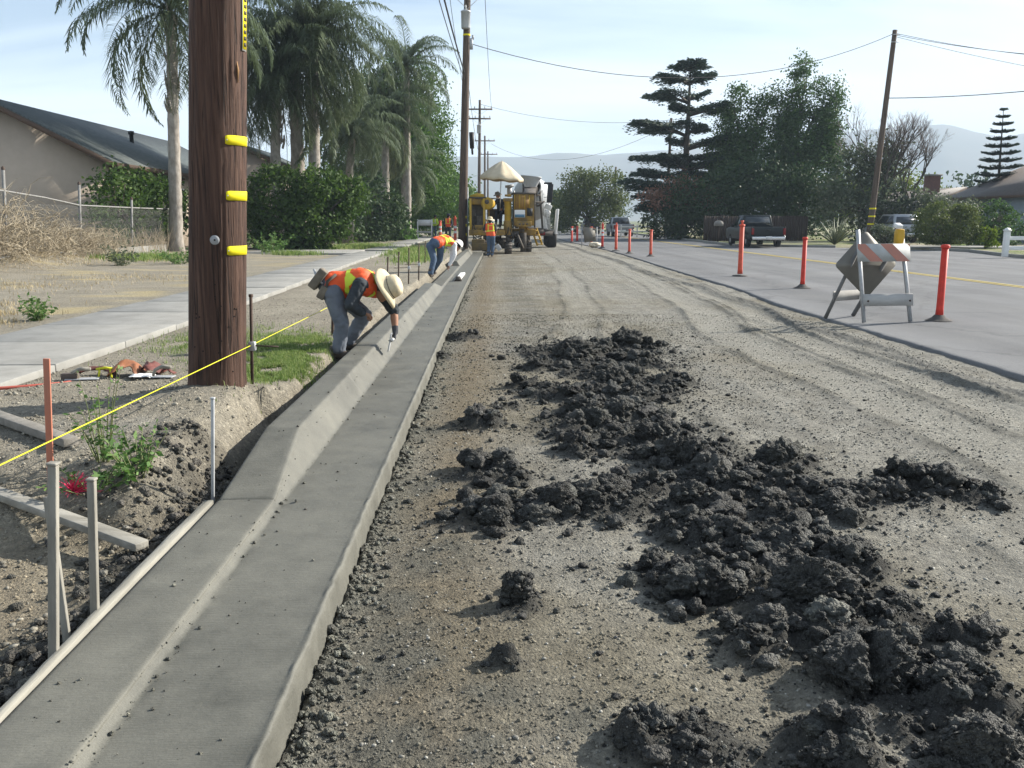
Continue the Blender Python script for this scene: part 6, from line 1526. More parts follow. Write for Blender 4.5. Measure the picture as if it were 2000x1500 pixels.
vv = [LB(-.60, .52, .28), LB(.0, .80, .28), LB(.0, .80, .44), LB(-.60, .52, .44)]; b = B(); b.add([tuple(p) for p in vv] + [tuple(p+vb*.02) for p in vv], [[0, 1, 2, 3], [5, 4, 7, 6], [3, 2, 6, 7], [4, 5, 1, 0]]); b.build('rear_board', M['board_grey'], bc)
# diamond sign fixed to the rear legs, seen from behind
c0 = LB(-.12, .47, .86); su = (LB(.42, .62, .86) - LB(-.62, .36, .86)).normalized(); sw_ = Vector((0, .12, 1)).normalized(); sw_ = (sw_ - su*su.dot(sw_)).normalized(); sn = su.cross(sw_)
dia = [c0 + su*.62, c0 + sw_*.53, c0 - su*.62, c0 - sw_*.53]
rd = []
for k in range(4):
    p, q0, q1 = dia[k], dia[k-1], dia[(k+1) % 4]; rd += [p.lerp(q0, .07), p.lerp(p + (q0-p)*.02 + (q1-p)*.02, 1), p.lerp(q1, .07)]
b = B(); n_ = len(rd); b.add([tuple(p) for p in rd] + [tuple(p+sn*.012) for p in rd], [[k, (k+1) % n_, (k+1) % n_+n_, k+n_] for k in range(n_)], [[0, k+1, k] for k in range(1, n_-1)] + [[n_, n_+k, n_+k+1] for k in range(1, n_-1)]); b.build('diamond_sign', M['ply_grey'], bc)
lp = part('warning_lamp', M['lamp_amber'], lambda b: b.prism([(LB(.27, 0, 0).y + .24, 1.22), (LB(.27, 0, 0).y+.38, 1.22), (LB(.27, 0, 0).y+.38, 1.43), (LB(.27, 0, 0).y+.33, 1.47), (LB(.27, 0, 0).y+.26, 1.46), (LB(.27, 0, 0).y+.24, 1.40)], 'x', LB(.22, 0, 0).x, LB(.33, 0, 0).x), bc, bevel=.012)
part('lamp_top', M['white'], lambda b: b.box((LB(.27, .3, 0).x, LB(.27, .3, 0).y, 1.49+ZR-.03), (.10, .12, .06), (20, 0, 5)), lp, bevel=.01)
for (u, v, z) in ((-.31, .06, .33), (.375, .06, .33)): part('bolt', M['rust'], lambda b: b.lathe([(.016, 0), (.016, .012), (0, .014)], LB(u, v-.075, z), -vb, 8), bc)
# far barricade with a sandbag
fb_ = thing('barricade', 'far barricade carrying a grey sign back, left of the red posts', 'barricade', (5.85, 52.3, ZR))
part('sign_back', M['ply_grey'], lambda b: b.prism([(5.62, .28), (6.30, .40), (6.22, 1.12), (5.50, 1.22)], 'y', 52.35, 52.38), fb_)
for x in (5.45, 6.35): part('leg', M['galv'], lambda b: b.bar((x, 52.2, ZR), (x, 52.4, 1.2), .05), fb_)
part('sign_edge', M['stripe_orange'], lambda b: b.bar((6.24, 52.32, 1.12), (5.9, 52.32, 1.19), .02, .03), fb_)
sb = clod_shape(4, 4242, .25)[0]; sb = sb/np.abs(sb).max(0)*np.array([.42, .3, .17]) + np.array([6.1, 51.4, ZR+.13]); so_ = obj_np('sandbag', sb, ICO[4][1], pm('sandbag_cloth', (.66, .60, .47), (.56, .50, .38), scale=6, rough=.9, bump=.4, bscale=20), smooth=True); tag(so_, 'pale sandbag slumped at the foot of the far barricade', 'sandbag')
# striped posts and a trestle behind the far workers on the left
delineator((-3.15, 56.0, .30), 'red post with white band left of the dark worker, by the sidewalk', 1.25, 'del_orange', False, (.85, .6), r=.085)
delineator((-2.05, 52.0, .28), 'red and white post between the far worker and the transformer pole', 1.45, 'del_orange', True, (.9, .6), r=.085)
tr_ = thing('trestle', 'white trestle barricade in front of the dark car', 'barricade', (-4.9, 66, .3))
part('panel', M['reflective'], lambda b: b.box((-4.85, 66, 1.42), (1.15, .05, .42)), tr_); 
for x in (-5.38, -4.35): part('leg', M['white'], lambda b: (b.bar((x, 65.8, .3), (x, 66, 1.65), .06), b.bar((x, 66.3, .3), (x, 66.04, 1.6), .06)), tr_)
part('lower_rail', M['board_grey'], lambda b: b.box((-4.87, 65.86, .72), (1.05, .03, .14)), tr_)
# ================================================================ people
def chain(pts, rads, sq=None):
    """spheres along a polyline; sq = optional (3) scale"""
    out = []
    for (a, b), (ra, rb) in zip(zip(pts[:-1], pts[1:]), zip(rads[:-1], rads[1:])):
        a = Vector(a); b = Vector(b); n = max(2, int((b-a).length/(.32*min(ra, rb)))+1)
        for k in range(n+1): f_ = k/n; out.append((a.lerp(b, f_), ra+(rb-ra)*f_))
    return out
def fuse(elems, voxel, smooth=5):
    V_, F_ = ICO[3]; Vs = []; Fs = []; nv = len(V_)
    for i, e in enumerate(elems):
        s = np.array(e[2]) if len(e) > 2 else 1.0
        Q = V_*e[1]*s
        if len(e) > 3: Q = Q @ np.array(e[3]).T
        Vs.append(Q + np.array(e[0])); Fs.append(F_ + i*nv)
    me = raw_mesh('tmp', np.concatenate(Vs), np.concatenate(Fs)); o = bpy.data.objects.new('tmp', me); COL.objects.link(o)
    m = o.modifiers.new('r', 'REMESH'); m.mode = 'VOXEL'; m.voxel_size = voxel
    m = o.modifiers.new('s', 'SMOOTH'); m.factor = .5; m.iterations = smooth
    dg = bpy.context.evaluated_depsgraph_get(); ev = o.evaluated_get(dg); em = ev.to_mesh()
    n = len(em.vertices); co = np.empty(n*3, np.float32); em.vertices.foreach_get('co', co)
    em.calc_loop_triangles(); tri = np.empty(len(em.loop_triangles)*3, np.int32); em.loop_triangles.foreach_get('vertices', tri)
    ev.to_mesh_clear(); bpy.data.objects.remove(o, do_unlink=True); bpy.data.meshes.remove(me)
    return co.reshape(-1, 3).astype(float), tri.reshape(-1, 3)
def vnormals(V_, T_):
    n = np.zeros_like(V_); fn = np.cross(V_[T_[:, 1]]-V_[T_[:, 0]], V_[T_[:, 2]]-V_[T_[:, 0]])
    for k in range(3): np.add.at(n, T_[:, k], fn)
    return n/(np.linalg.norm(n, axis=1)[:, None]+1e-9)
def wrinkle(V_, T_, amp, s):
    return V_ + vnormals(V_, T_)*(amp*(np.abs(perlin3(V_/s))*2-.5))[:, None]
def hand_elems(w, d, n, side, curl=.7, r=1.0, sz=1.0):
    """w wrist, d forward, n palm normal (towards what is held), side = +-1 thumb side; five curled fingers"""
    d = Vector(d).normalized(); n = (Vector(n) - d*Vector(n).dot(d)).normalized(); s = d.cross(n)*side; E_ = []
    w = Vector(w)
    for u in (-.026, 0, .026):
        E_ += [(w + d*(.02+k*.02)*sz + s*u*(.8+.1*k)*sz, .017*r*sz) for k in range(4)]
    for k, (u, L_) in enumerate([(-.034, .062), (-.012, .078), (.011, .074), (.032, .060)]):
        p = w + d*.085*sz + s*u*sz; ang = 0; pts = [p - d*.02*sz, p]
        for j in range(3):
            ang += curl*(.9 if j else .6); q = pts[-1] + (d*math.cos(ang) + n*math.sin(ang))*L_*sz*(.45, .32, .25)[j]; pts.append(q)
        E_ += chain(pts, [.0105*r*sz, .0100*r*sz, .0092*r*sz, .0085*r*sz, .0075*r*sz])
    p = w + d*.028*sz - s*.034*sz; q = p + (d*.55 - s*.55 + n*.45).normalized()*.042*sz; q2 = q + (d*.7 + n*.7).normalized()*.032*sz
    E_ += chain([p, q, q2], [.0125*r*sz, .0105*r*sz, .0085*r*sz]); return E_
M['skin'] = pm('skin', (.36, .19, .12), (.30, .155, .095), scale=8, rough=.6)
M['denim'] = pm('denim_blue', (.085, .125, .185), (.055, .085, .135), scale=5, rough=.9, bump=.4, bscale=35); M['denim_pale'] = pm('denim_faded', (.17, .185, .215), (.11, .125, .15), scale=5, rough=.9, bump=.5, bscale=30)
M['shirt_dark'] = pm('shirt_charcoal', (.045, .052, .060), (.03, .036, .042), scale=6, rough=.9, bump=.3, bscale=30); M['shirt_white'] = pm('shirt_white', (.70, .70, .70), (.62, .62, .63), scale=6, rough=.9)
M['shirt_navy'] = pm('shirt_navy', (.022, .028, .045), (.016, .02, .034), scale=6, rough=.9)
M['vest_orange'] = pm('vest_orange', (.85, .115, .030), (.75, .10, .028), scale=9, rough=.65, bump=.3, bscale=40); M['stripe_lime'] = pm('stripe_lime', (.66, .78, .05), (.60, .70, .06), scale=9, rough=.5); M['vest_lime'] = pm('vest_lime', (.55, .72, .06), (.48, .62, .05), scale=9, rough=.65)
M['straw_hat'] = pm('straw_hat', (.62, .53, .36), (.50, .42, .28), scale=30, rough=.85, bump=.4, bscale=90); M['boot'] = pm('boot_leather', (.10, .08, .065), (.06, .05, .042), scale=9, rough=.8); M['glove'] = pm('glove_grey', (.075, .078, .085), (.05, .052, .058), scale=12, rough=.9)
M['leather'] = pm('belt_leather', (.20, .17, .13), (.11, .095, .075), scale=9, rough=.75, bump=.3); M['hair'] = pm('hair_dark', (.015, .012, .01), rough=.6)
def person(label, J, cl, voxel=.012, glove=(), hat=None, look=(1, 0, 0), up=(0, 0, 1), group='road crew'):
    """J: joints in world space. cl: colours for trousers, shirt, vest, sleeve length"""
    g_ = lambda k: Vector(J[k]); base = (g_('ankA')+g_('ankB'))/2; base.z = min(J['ankA'][2], J['ankB'][2])-.09
    t = thing('person', label, 'person', base, group)
    pel, che, nk, hd = g_('pelvis'), g_('chest'), g_('neck'), g_('head'); shm = (g_('shA')+g_('shB'))/2
    lat = (g_('shB')-g_('shA')).normalized()
    # torso pieces: three parallel chains give a broad flat trunk
    def torso(r, wide, z0=0.0, z1=1.0):
        E_ = []; a = pel.lerp(che, z0)
        for u in (-1, -.4, .4, 1):
            E_ += chain([a + lat*u*wide*.78, pel.lerp(che, .45) + lat*u*wide*.74, che + lat*u*wide*.95, shm + lat*u*wide*.8], [r*1.02, r*.95, r*1.05, r*.72])
        return E_
    E_ = torso(.085, .085) + chain([shm, nk, nk.lerp(hd, .5)], [.062, .056, .055])
    lk = Vector(look).normalized(); upv = (Vector(up) - lk*Vector(up).dot(lk)).normalized(); sd_ = lk.cross(upv)
    Rm = Matrix((lk, sd_, upv)).transposed()
    E_ += [(hd, .1, (.95, .76, 1.18), Rm), (hd + lk*.03 - upv*.06, .075, (.95, .8, .9), Rm), (hd + lk*.098 - upv*.015, .017, (1.1, .8, 1.5), Rm), (hd + lk*.088 - upv*.055, .02, (.6, 1.3, .5), Rm), (hd + lk*.08 - upv*.092, .022)]
    for s in (-1, 1): E_ += [(hd + sd_*s*.080 - upv*.01 - lk*.008, .026, (.6, .35, 1.1), Rm)]
    hands = {}
    for S in 'AB':
        sh, el, wr = g_('sh'+S), g_('el'+S), g_('wr'+S); E_ += chain([sh, el, el.lerp(wr, .35), wr], [.052, .043, .044, .030])
        d = Vector(J.get('hd'+S, wr + (wr-el))) - wr; nrm = Vector(J.get('hn'+S, (lk if abs(d.normalized().dot(lk)) < .8 else Vector((0, 0, -1)))))
        hands[S] = hand_elems(wr, d, nrm, 1 if S == 'A' else -1, J.get('curl', .75))
        if S not in glove: E_ += hands[S]
        E_ += chain([g_('hip'+S), g_('knee'+S), g_('knee'+S).lerp(g_('ank'+S), .35), g_('ank'+S)], [.082, .055, .056, .040])
    V_, T_ = fuse(E_, voxel, 3); obj_np('body', V_, T_, M['skin'], t, smooth=True)
    for s in (-1, 1):
        b = B(); b.lathe([(0, .006), (.006, .004), (.009, 0)], hd + lk*.086 + sd_*s*.034 + upv*.018, lk, 8); b.build('eye', M['dark'], t)
    for S in glove:
        V_, T_ = fuse(hands[S] + chain([g_('wr'+S) - (g_('wr'+S)-g_('el'+S)).normalized()*.04, g_('wr'+S), g_('wr'+S)+(g_('wr'+S)-g_('el'+S)).normalized()*.02], [.036, .034, .03]), min(voxel, .007), 2); obj_np('glove', V_, T_, M['glove'], t, smooth=True)
    # trousers
    P_ = [(pel + lat*u, .118) for u in (-.07, -.03, .03, .07)] + chain([pel + lat*-.06, pel.lerp(che, .22) + lat*-.05], [.115, .10]) + chain([pel + lat*.06, pel.lerp(che, .22) + lat*.05], [.115, .10])
    for S in 'AB': P_ += chain([g_('hip'+S), g_('hip'+S).lerp(g_('knee'+S), .5), g_('knee'+S), g_('knee'+S).lerp(g_('ank'+S), .5), g_('ank'+S) + Vector((0, 0, .0))], [.112, .094, .080, .074, .070])
    V_, T_ = fuse(P_, voxel, 4); V_ = wrinkle(V_, T_, .008, .07); obj_np('trousers', V_, T_, cl['trousers'], t, smooth=True)
    # shirt
    P_ = torso(.112, .085, .10); sl_ = cl.get('sleeve', 1.0)
    for S in 'AB':
        sh, el, wr = g_('sh'+S), g_('el'+S), g_('wr'+S); k = cl.get('sleeve'+S, sl_)
        pts = [shm.lerp(sh, .6), sh, el]; rr_ = [.075, .078, .062]
        if k > .5: pts.append(el.lerp(wr, (k-.5)*2*.92)); rr_.append(.05)
        else: pts[-1] = sh.lerp(el, k*2); rr_[-1] = .066
        P_ += chain(pts, rr_)
    P_ += chain([shm, nk.lerp(shm, .35)], [.075, .066])
    V_, T_ = fuse(P_, voxel, 4); V_ = wrinkle(V_, T_, .007, .06); obj_np('shirt', V_, T_, cl['shirt'], t, smooth=True)
    if cl.get('vest'):
        V_, T_ = fuse([(p, r*1.0) for p, r in torso(.130, .088, .14)] + chain([che.lerp(shm, .5) + lat*-.13, shm + lat*-.15], [.09, .085]) + chain([che.lerp(shm, .5) + lat*.13, shm + lat*.15], [.09, .085]), voxel, 4); V_ = wrinkle(V_, T_, .008, .09)
        vo = obj_np('vest', V_, T_, cl['vest'], t, smooth=True)
        ax_ = (shm-pel); L_ = ax_.length; ax_.normalize(); rel = V_ - np.array(pel); s_ = rel @ np.array(ax_)/L_; u_ = rel @ np.array(lat)
        fr_ = np.abs(u_)
        mask = ((s_ > .40) & (s_ < .53)) | ((fr_ > .085) & (fr_ < .145) & (s_ >= .5) & (s_ < 1.15)) | ((s_ > .92) & (s_ < .99) & (fr_ < .1) if cl.get('cross') else False)
        ft = mask[T_].all(1); T2 = T_[ft]
        if len(T2):
            us, inv = np.unique(T2, return_inverse=True); nn_ = vnormals(V_, T_)
            obj_np('vest_stripe', V_[us] + nn_[us]*.004, inv.reshape(-1, 3), cl.get('stripe', M['stripe_lime']), vo, smooth=True)
    for S in 'AB':
        a, to = g_('ank'+S), g_('toe'+S); hl = a + (a-to).normalized()*.04; hl.z = to.z
        V_, T_ = fuse(chain([a + Vector((0, 0, .08)), a, hl], [.058, .054, .042]) + chain([hl, a.lerp(to, .5) - Vector((0, 0, (a.z-to.z)*.4)), to], [.042, .048, .040]), voxel, 3)
        V_[:, 2] = np.maximum(V_[:, 2], to.z-.035); obj_np('boot', V_, T_, M['boot'], t, smooth=True)
    V_, T_ = fuse([(hd - lk*.014 + upv*.018, .107, (.98, .80, 1.10), Rm), (hd - lk*.05 - upv*.03, .085, (.7, .8, 1.1), Rm)], voxel, 2); obj_np('hair', V_, T_, M['hair'], t, smooth=True)
    if hat:
        kind, mat_, tilt = hat; hu = (upv + lk*tilt).normalized(); hx = hu.orthogonal().normalized(); hy_ = hu.cross(hx); c = hd + upv*.045
        if kind == 'brim':
            prof = [(.215, -.045), (.20, -.022), (.17, -.006), (.128, .004), (.122, .02), (.118, .06), (.105, .105), (.07, .125), (.03, .118), (0, .112)]
        elif kind == 'hard': prof = [(.150, 0), (.128, .012), (.122, .05), (.10, .10), (.06, .13), (0, .14)]
        else: prof = [(.115, 0), (.115, .04), (.10, .09), (.05, .115), (0, .12)]
        n_ = 36; V_ = []
        for r, h in prof:
            for k in range(n_):
                a = k/n_*2*math.pi; dr = (Vector(hx)*math.cos(a) + Vector(hy_)*math.sin(a)); w_ = (1 + (.05*math.sin(2*a+.6) if r > .13 else 0)); dz = (.022*math.cos(2*a) if r > .16 else 0)
                V_.append(c + dr*r*w_ + hu*(h+dz))
        i0 = np.arange(len(prof)-1)[:, None]*n_; j = np.arange(n_)[None]; j2 = (j+1) % n_
        b = B(); b.add(np.array([tuple(v) for v in V_]), np.stack([i0+j, i0+j2, i0+n_+j2, i0+n_+j], -1).reshape(-1, 4)); ho_ = b.build('hat', mat_, t, smooth=True, solid=.005)
        if kind == 'brim':
            b = B(); b.lathe([(.126, .006), (.124, .030), (.1215, .031)], c, hu, 36); b.build('hat_band', M['leather'], ho_)
    return t
w1 = person('worker in orange vest and wide straw hat bending to trowel the kerb',
  dict(pelvis=(-1.668, 9.3, .918), chest=(-1.33, 9.3, .955), neck=(-1.185, 9.28, .935), head=(-1.105, 9.26, .880), hipA=(-1.648, 9.17, .852), kneeA=(-1.555, 9.1, .54), ankA=(-1.59, 9.1, .27), toeA=(-1.50, 9.07, .205),
       hipB=(-1.638, 9.42, .826), kneeB=(-1.36, 9.45, .585), ankB=(-1.56, 9.5, .30), toeB=(-1.485, 9.5, .235), shA=(-1.35, 9.09, .945), elA=(-1.443, 9.0, .745), wrA=(-1.335, 9.12, .645), hdA=(-1.27, 9.2, .61), hnA=(.2, .3, -1),
       shB=(-1.18, 9.46, .84), elB=(-1.045, 9.44, .635), wrB=(-1.027, 9.36, .43), hdB=(-1.035, 9.33, .34), hnB=(-1, -.2, 0), curl=.85),
  dict(trousers=M['denim_pale'], shirt=M['shirt_dark'], vest=M['vest_orange'], sleeve=1.0, sleeveB=.55), voxel=.0085, glove=('B',), hat=('brim', M['straw_hat'], .15), look=(.45, -.1, -.85), up=(.85, -.12, .5))
b = B(); b.box((-1.79, 9.16, 1.0), (.09, .14, .23), (0, 38, 0)); b.box((-1.74, 9.12, .86), (.08, .1, .14), (0, 30, 0)); tp = b.build('tool_pouch', M['leather'], w1, bevel=.012)
b = B(); b.tube([(-1.83, 9.15, 1.10), (-1.80, 9.14, 1.0), (-1.74, 9.12, .95)], .012, 8); b.build('pouch_tool', M['galv'], tp)
b = B(); b.tube([(-1.60, 9.13, 1.045), (-1.68, 9.08, .98), (-1.71, 9.10, .88), (-1.65, 9.16, .80)], .017, 8); b.build('belt', M['boot'], w1)
# edging trowel held in the gloved hand
tl = thing('trowel', 'steel edging trowel held against the face of the kerb', 'trowel', (-1.07, 9.32, .22))
b = B(); b.box((-1.078, 9.30, .315), (.012, .12, .20), (0, 12, 0)); b.build('blade', M['galv'], tl, bevel=.002); b = B(); b.tube([(-1.045, 9.22, .345), (-1.04, 9.42, .35)], .014, 10); b.build('grip', M['white'], tl, smooth=True)
b = B(); b.tube([(-1.045, 9.25, .345), (-1.07, 9.27, .345), (-1.075, 9.28, .33)], .006, 6); b.build('tang', M['galv'], tl)
w2 = person('second worker bending away over the kerb, white sleeves under orange vest',
  dict(pelvis=(-1.40, 22.6, 1.03), chest=(-1.14, 22.85, 1.09), neck=(-.97, 23.0, 1.0), head=(-.87, 23.1, .93), hipA=(-1.53, 22.6, .95), kneeA=(-1.44, 22.5, .62), ankA=(-1.52, 22.4, .27), toeA=(-1.47, 22.55, .21), hipB=(-1.27, 22.65, .95), kneeB=(-1.30, 22.75, .60), ankB=(-1.50, 22.9, .30), toeB=(-1.44, 23.05, .24),
       shA=(-1.12, 23.06, 1.06), elA=(-1.0, 23.2, .80), wrA=(-1.02, 23.1, .56), shB=(-.93, 22.78, .98), elB=(-.93, 22.75, .70), wrB=(-1.06, 22.75, .45)),
  dict(trousers=M['denim'], shirt=M['shirt_white'], vest=M['vest_orange']), voxel=.014, hat=('hard', M['white'], .1), look=(.7, .3, -.6), up=(.6, .3, .7))
w3 = person('worker standing behind the paving machine with a shovel, orange vest and hat',
  dict(pelvis=(.03, 38.7, .92), chest=(0, 38.73, 1.30), neck=(.0, 38.76, 1.47), head=(.0, 38.80, 1.58), hipA=(.12, 38.7, .88), kneeA=(.14, 38.75, .50), ankA=(.08, 38.6, .12), toeA=(.10, 38.75, .06), hipB=(-.07, 38.7, .88), kneeB=(-.05, 38.8, .49), ankB=(-.08, 38.65, .12), toeB=(-.08, 38.82, .06),
       shA=(.19, 38.72, 1.38), elA=(.26, 38.75, 1.12), wrA=(.22, 38.95, .98), shB=(-.19, 38.72, 1.38), elB=(-.27, 38.8, 1.14), wrB=(-.12, 39.0, 1.05)),
  dict(trousers=M['denim'], shirt=M['shirt_dark'], vest=M['vest_orange'], sleeve=.4, cross=True), voxel=.018, hat=('brim', M['straw_hat'], 0), look=(-.1, 1, -.1))
sv = thing('shovel', 'shovel held by the worker behind the paving machine', 'shovel', (.2, 38.9, .1)); b = B(); b.tube([(-.15, 39.02, 1.08), (.28, 38.72, .55)], .018, 8); b.build('handle', M['form_wood'], sv); b = B(); b.box((.36, 38.67, .42), (.20, .02, .28), (8, -38, 0)); b.build('blade', M['galv'], sv, bevel=.02)
w4 = person('dark-clad far worker in orange vest beside the transformer pole',
  dict(pelvis=(-2.70, 57, 1.18), chest=(-2.70, 57, 1.55), neck=(-2.68, 57, 1.72), head=(-2.66, 57, 1.85), hipA=(-2.80, 57, 1.13), kneeA=(-2.82, 56.9, .78), ankA=(-2.83, 57, .40), toeA=(-2.78, 56.85, .335), hipB=(-2.60, 57, 1.13), kneeB=(-2.58, 57, .78), ankB=(-2.58, 57.1, .40), toeB=(-2.53, 56.95, .335),
       shA=(-2.89, 57, 1.63), elA=(-2.96, 56.9, 1.38), wrA=(-2.85, 56.75, 1.22), shB=(-2.51, 57, 1.63), elB=(-2.44, 56.9, 1.38), wrB=(-2.52, 56.7, 1.24)),
  dict(trousers=M['shirt_dark'], shirt=M['shirt_navy'], vest=M['vest_orange']), voxel=.024, hat=('hard', M['shirt_navy'], 0), look=(.7, .6, -.1))
w5 = person('far worker in a lime vest behind the white trestle barricade',
  dict(pelvis=(-4.30, 68, 1.18), chest=(-4.24, 67.95, 1.55), neck=(-4.2, 67.9, 1.72), head=(-4.18, 67.88, 1.85), hipA=(-4.40, 68, 1.13), kneeA=(-4.42, 67.9, .78), ankA=(-4.42, 68, .40), toeA=(-4.40, 67.85, .335), hipB=(-4.20, 68, 1.13), kneeB=(-4.18, 67.95, .78), ankB=(-4.18, 68, .40), toeB=(-4.14, 67.87, .335),
       shA=(-4.43, 67.95, 1.63), elA=(-4.50, 67.8, 1.38), wrA=(-4.42, 67.6, 1.25), shB=(-4.05, 67.95, 1.63), elB=(-3.98, 67.8, 1.38), wrB=(-4.05, 67.6, 1.25)),
  dict(trousers=M['denim'], shirt=M['vest_lime'], vest=M['vest_lime'], stripe=M['reflective']), voxel=.024, hat=('cap', M['shirt_dark'], 0), look=(.5, -.8, -.2))
w6 = person('machine operator in dark clothes and hat seated under the parasol',
  dict(pelvis=(.52, 43.72, 2.06), chest=(.50, 43.66, 2.44), neck=(.44, 43.62, 2.66), head=(.38, 43.60, 2.80), hipA=(.42, 43.68, 2.02), kneeA=(.30, 43.25, 2.0), ankA=(.30, 43.2, 1.52), toeA=(.28, 43.05, 1.44), hipB=(.64, 43.66, 2.02), kneeB=(.55, 43.25, 2.0), ankB=(.52, 43.2, 1.52), toeB=(.5, 43.05, 1.44),
       shA=(.34, 43.66, 2.55), elA=(.2, 43.5, 2.30), wrA=(.12, 43.75, 2.18), shB=(.70, 43.66, 2.55), elB=(.76, 43.5, 2.28), wrB=(.6, 43.3, 2.15)),
  dict(trousers=M['shirt_navy'], shirt=M['shirt_navy']), voxel=.018, hat=('brim', M['leather'], 0), look=(-.8, -.4, -.2))

# ================================================================ stakes, string and small things on the left verge
M['lath_orange'] = pm('lath_orange', (.50, .17, .10), (.36, .16, .11), scale=20, rough=.8, stretch=(1, 1, .2)); M['string'] = pm('string_yellow', (.62, .60, .03), rough=.7); M['pink'] = pm('whisker_pink', (.75, .04, .13), rough=.5)
def stake(name, label, a, e, w, h, mat, head=None, cat='stake', bevel=.003):
    t = thing(name, label, cat, a); b = B(); b.bar(a, e, w, h, up=(0, 1, 0)); b.build('shaft', mat, t, bevel=bevel)
    if head: b = B(); v = (Vector(e)-Vector(a)).normalized(); b.bar(Vector(e), Vector(e)+v*head[1], head[0], head[0], up=(0, 1, 0)); b.build('head', mat, t, bevel=.004)
    return t
stake('survey_lath', 'orange painted survey lath standing by the pink whiskers', (-2.335, 4.485, GZ(-2.335, 4.485)-.06), (-2.285, 4.485, .90), .034, .012, M['lath_orange'])
stake('wooden_stake', 'tall weathered form stake nearest the camera, upright', (-1.520, 2.80, -.05), (-1.455, 2.83, .80), .030, .024, M['old_wood'], (.036, .010))
stake('wooden_stake', 'leaning weathered stake crossing behind the tall upright one', (-1.535, 2.97, -.05), (-1.60, 3.05, .62), .026, .018, M['old_wood'])
stake('wooden_stake', 'shorter weathered form stake right of the crossed pair', (-1.520, 3.13, -.05), (-1.475, 3.13, .655), .028, .024, M['old_wood'], (.034, .010))
stake('steel_stake', 'thin pale steel form stake below the near pole', (-1.520, 4.57, -.02), (-1.478, 4.57, .665), .017, .017, M['galv'], (.025, .010))
def pin(label, x, y, zt, arm=None, r=.011):
    z0 = GZ(x, y); t = thing('string_pin', label, 'steel pin', (x, y, z0), 'steel pins for the string line')
    b = B(); b.tube([(x, y, z0-.1), (x+.03, y, zt)], r, 8); b.build('rod', M['rust'], t, smooth=True); b = B(); b.lathe([(.017, 0), (.017, .02), (0, .022)], (x+.03, y, zt-.01), n=10); b.build('head', M['rust'], t)
    if arm:
        az_, ex = arm; b = B(); b.box((x+.02, y, az_), (.05, .05, .07)); c_ = b.build('clamp', M['galv'], t, bevel=.006); b = B(); b.tube([(x+.02, y-.0, az_+.005), (x+ex, y, az_-.005)], .006, 6); b.build('arm', M['rust'], c_, smooth=True)
    return t
pin('rusty steel pin with a string clamp, just right of the near pole', -1.838, 6.63, 1.04, (.655, .22), r=.0125)
pin('dark steel pin beside the bending worker', -1.85, 10.13, .70, None, .016)
for i, (x, y, zt, lab) in enumerate([(-1.84, 15.6, .95, 'first thin pin beyond the bending worker, in the row behind the kerb'), (-1.82, 17.3, .98, 'second thin pin beyond the bending worker'), (-1.72, 18.4, 1.02, 'third thin pin beyond the bending worker, with an arm'), (-1.62, 19.8, 1.08, 'fourth thin pin, just short of the second worker, with an arm'), (-2.05, 27.6, .95, 'farthest thin pin, behind the second worker')]):
    pin(lab, x, y, zt, (.62, -.3) if i in (2, 3) else None, .014)
b = B(); b.tube([(-1.81, 1.2, .705), (-1.835, 3.2, .70), (-1.825, 6.62, .662), (-1.845, 10.12, .625)], .0032, 6); tag(b.build('string_line', M['string'], smooth=True), 'taut yellow string line running past the near pole', 'string')
def plank(label, a, e, w, h, mat):
    b = B(); b.bar(a, e, w, h); tag(b.build('plank', mat, bevel=.004), label, 'plank', 'loose boards on the verge')
plank('pale weathered board lying across the hollow behind the stakes', (-2.75, 4.50, GZ(-2.75, 4.5)+.03), (-1.62, 3.87, .115), .075, .038, M['old_wood_y'])
plank('dark board lying on the dirt behind the orange lath', (-3.4, 5.80, GZ(-3.4, 5.8)+.035), (-2.42, 4.93, GZ(-2.42, 4.93)+.03), .085, .05, pm('board_dark', (.26, .24, .21), (.16, .15, .13), scale=14, rough=.9, bump=.4))
# pink survey whiskers
wk = thing('survey_whiskers', 'tuft of bright pink survey whiskers beside the orange lath', 'marker', (-2.16, 4.42, GZ(-2.16, 4.42))); b = B(); r_ = np.random.default_rng(2)
for i in range(70):
    a = r_.uniform(0, 6.28); el = r_.uniform(.25, 1.4); l = r_.uniform(.08, .15); p = Vector((-2.19, 4.42, GZ(-2.19, 4.42))); d = Vector((math.cos(a)*math.cos(el)+.3, math.sin(a)*math.cos(el), math.sin(el)))
    b.tube([p, p + d*l*.6, p + d*l - Vector((0, 0, .02))], [.0022, .002, .0014], 3, caps=False)
o = b.build('bristles', M['pink'], wk); o['kind'] = 'stuff'
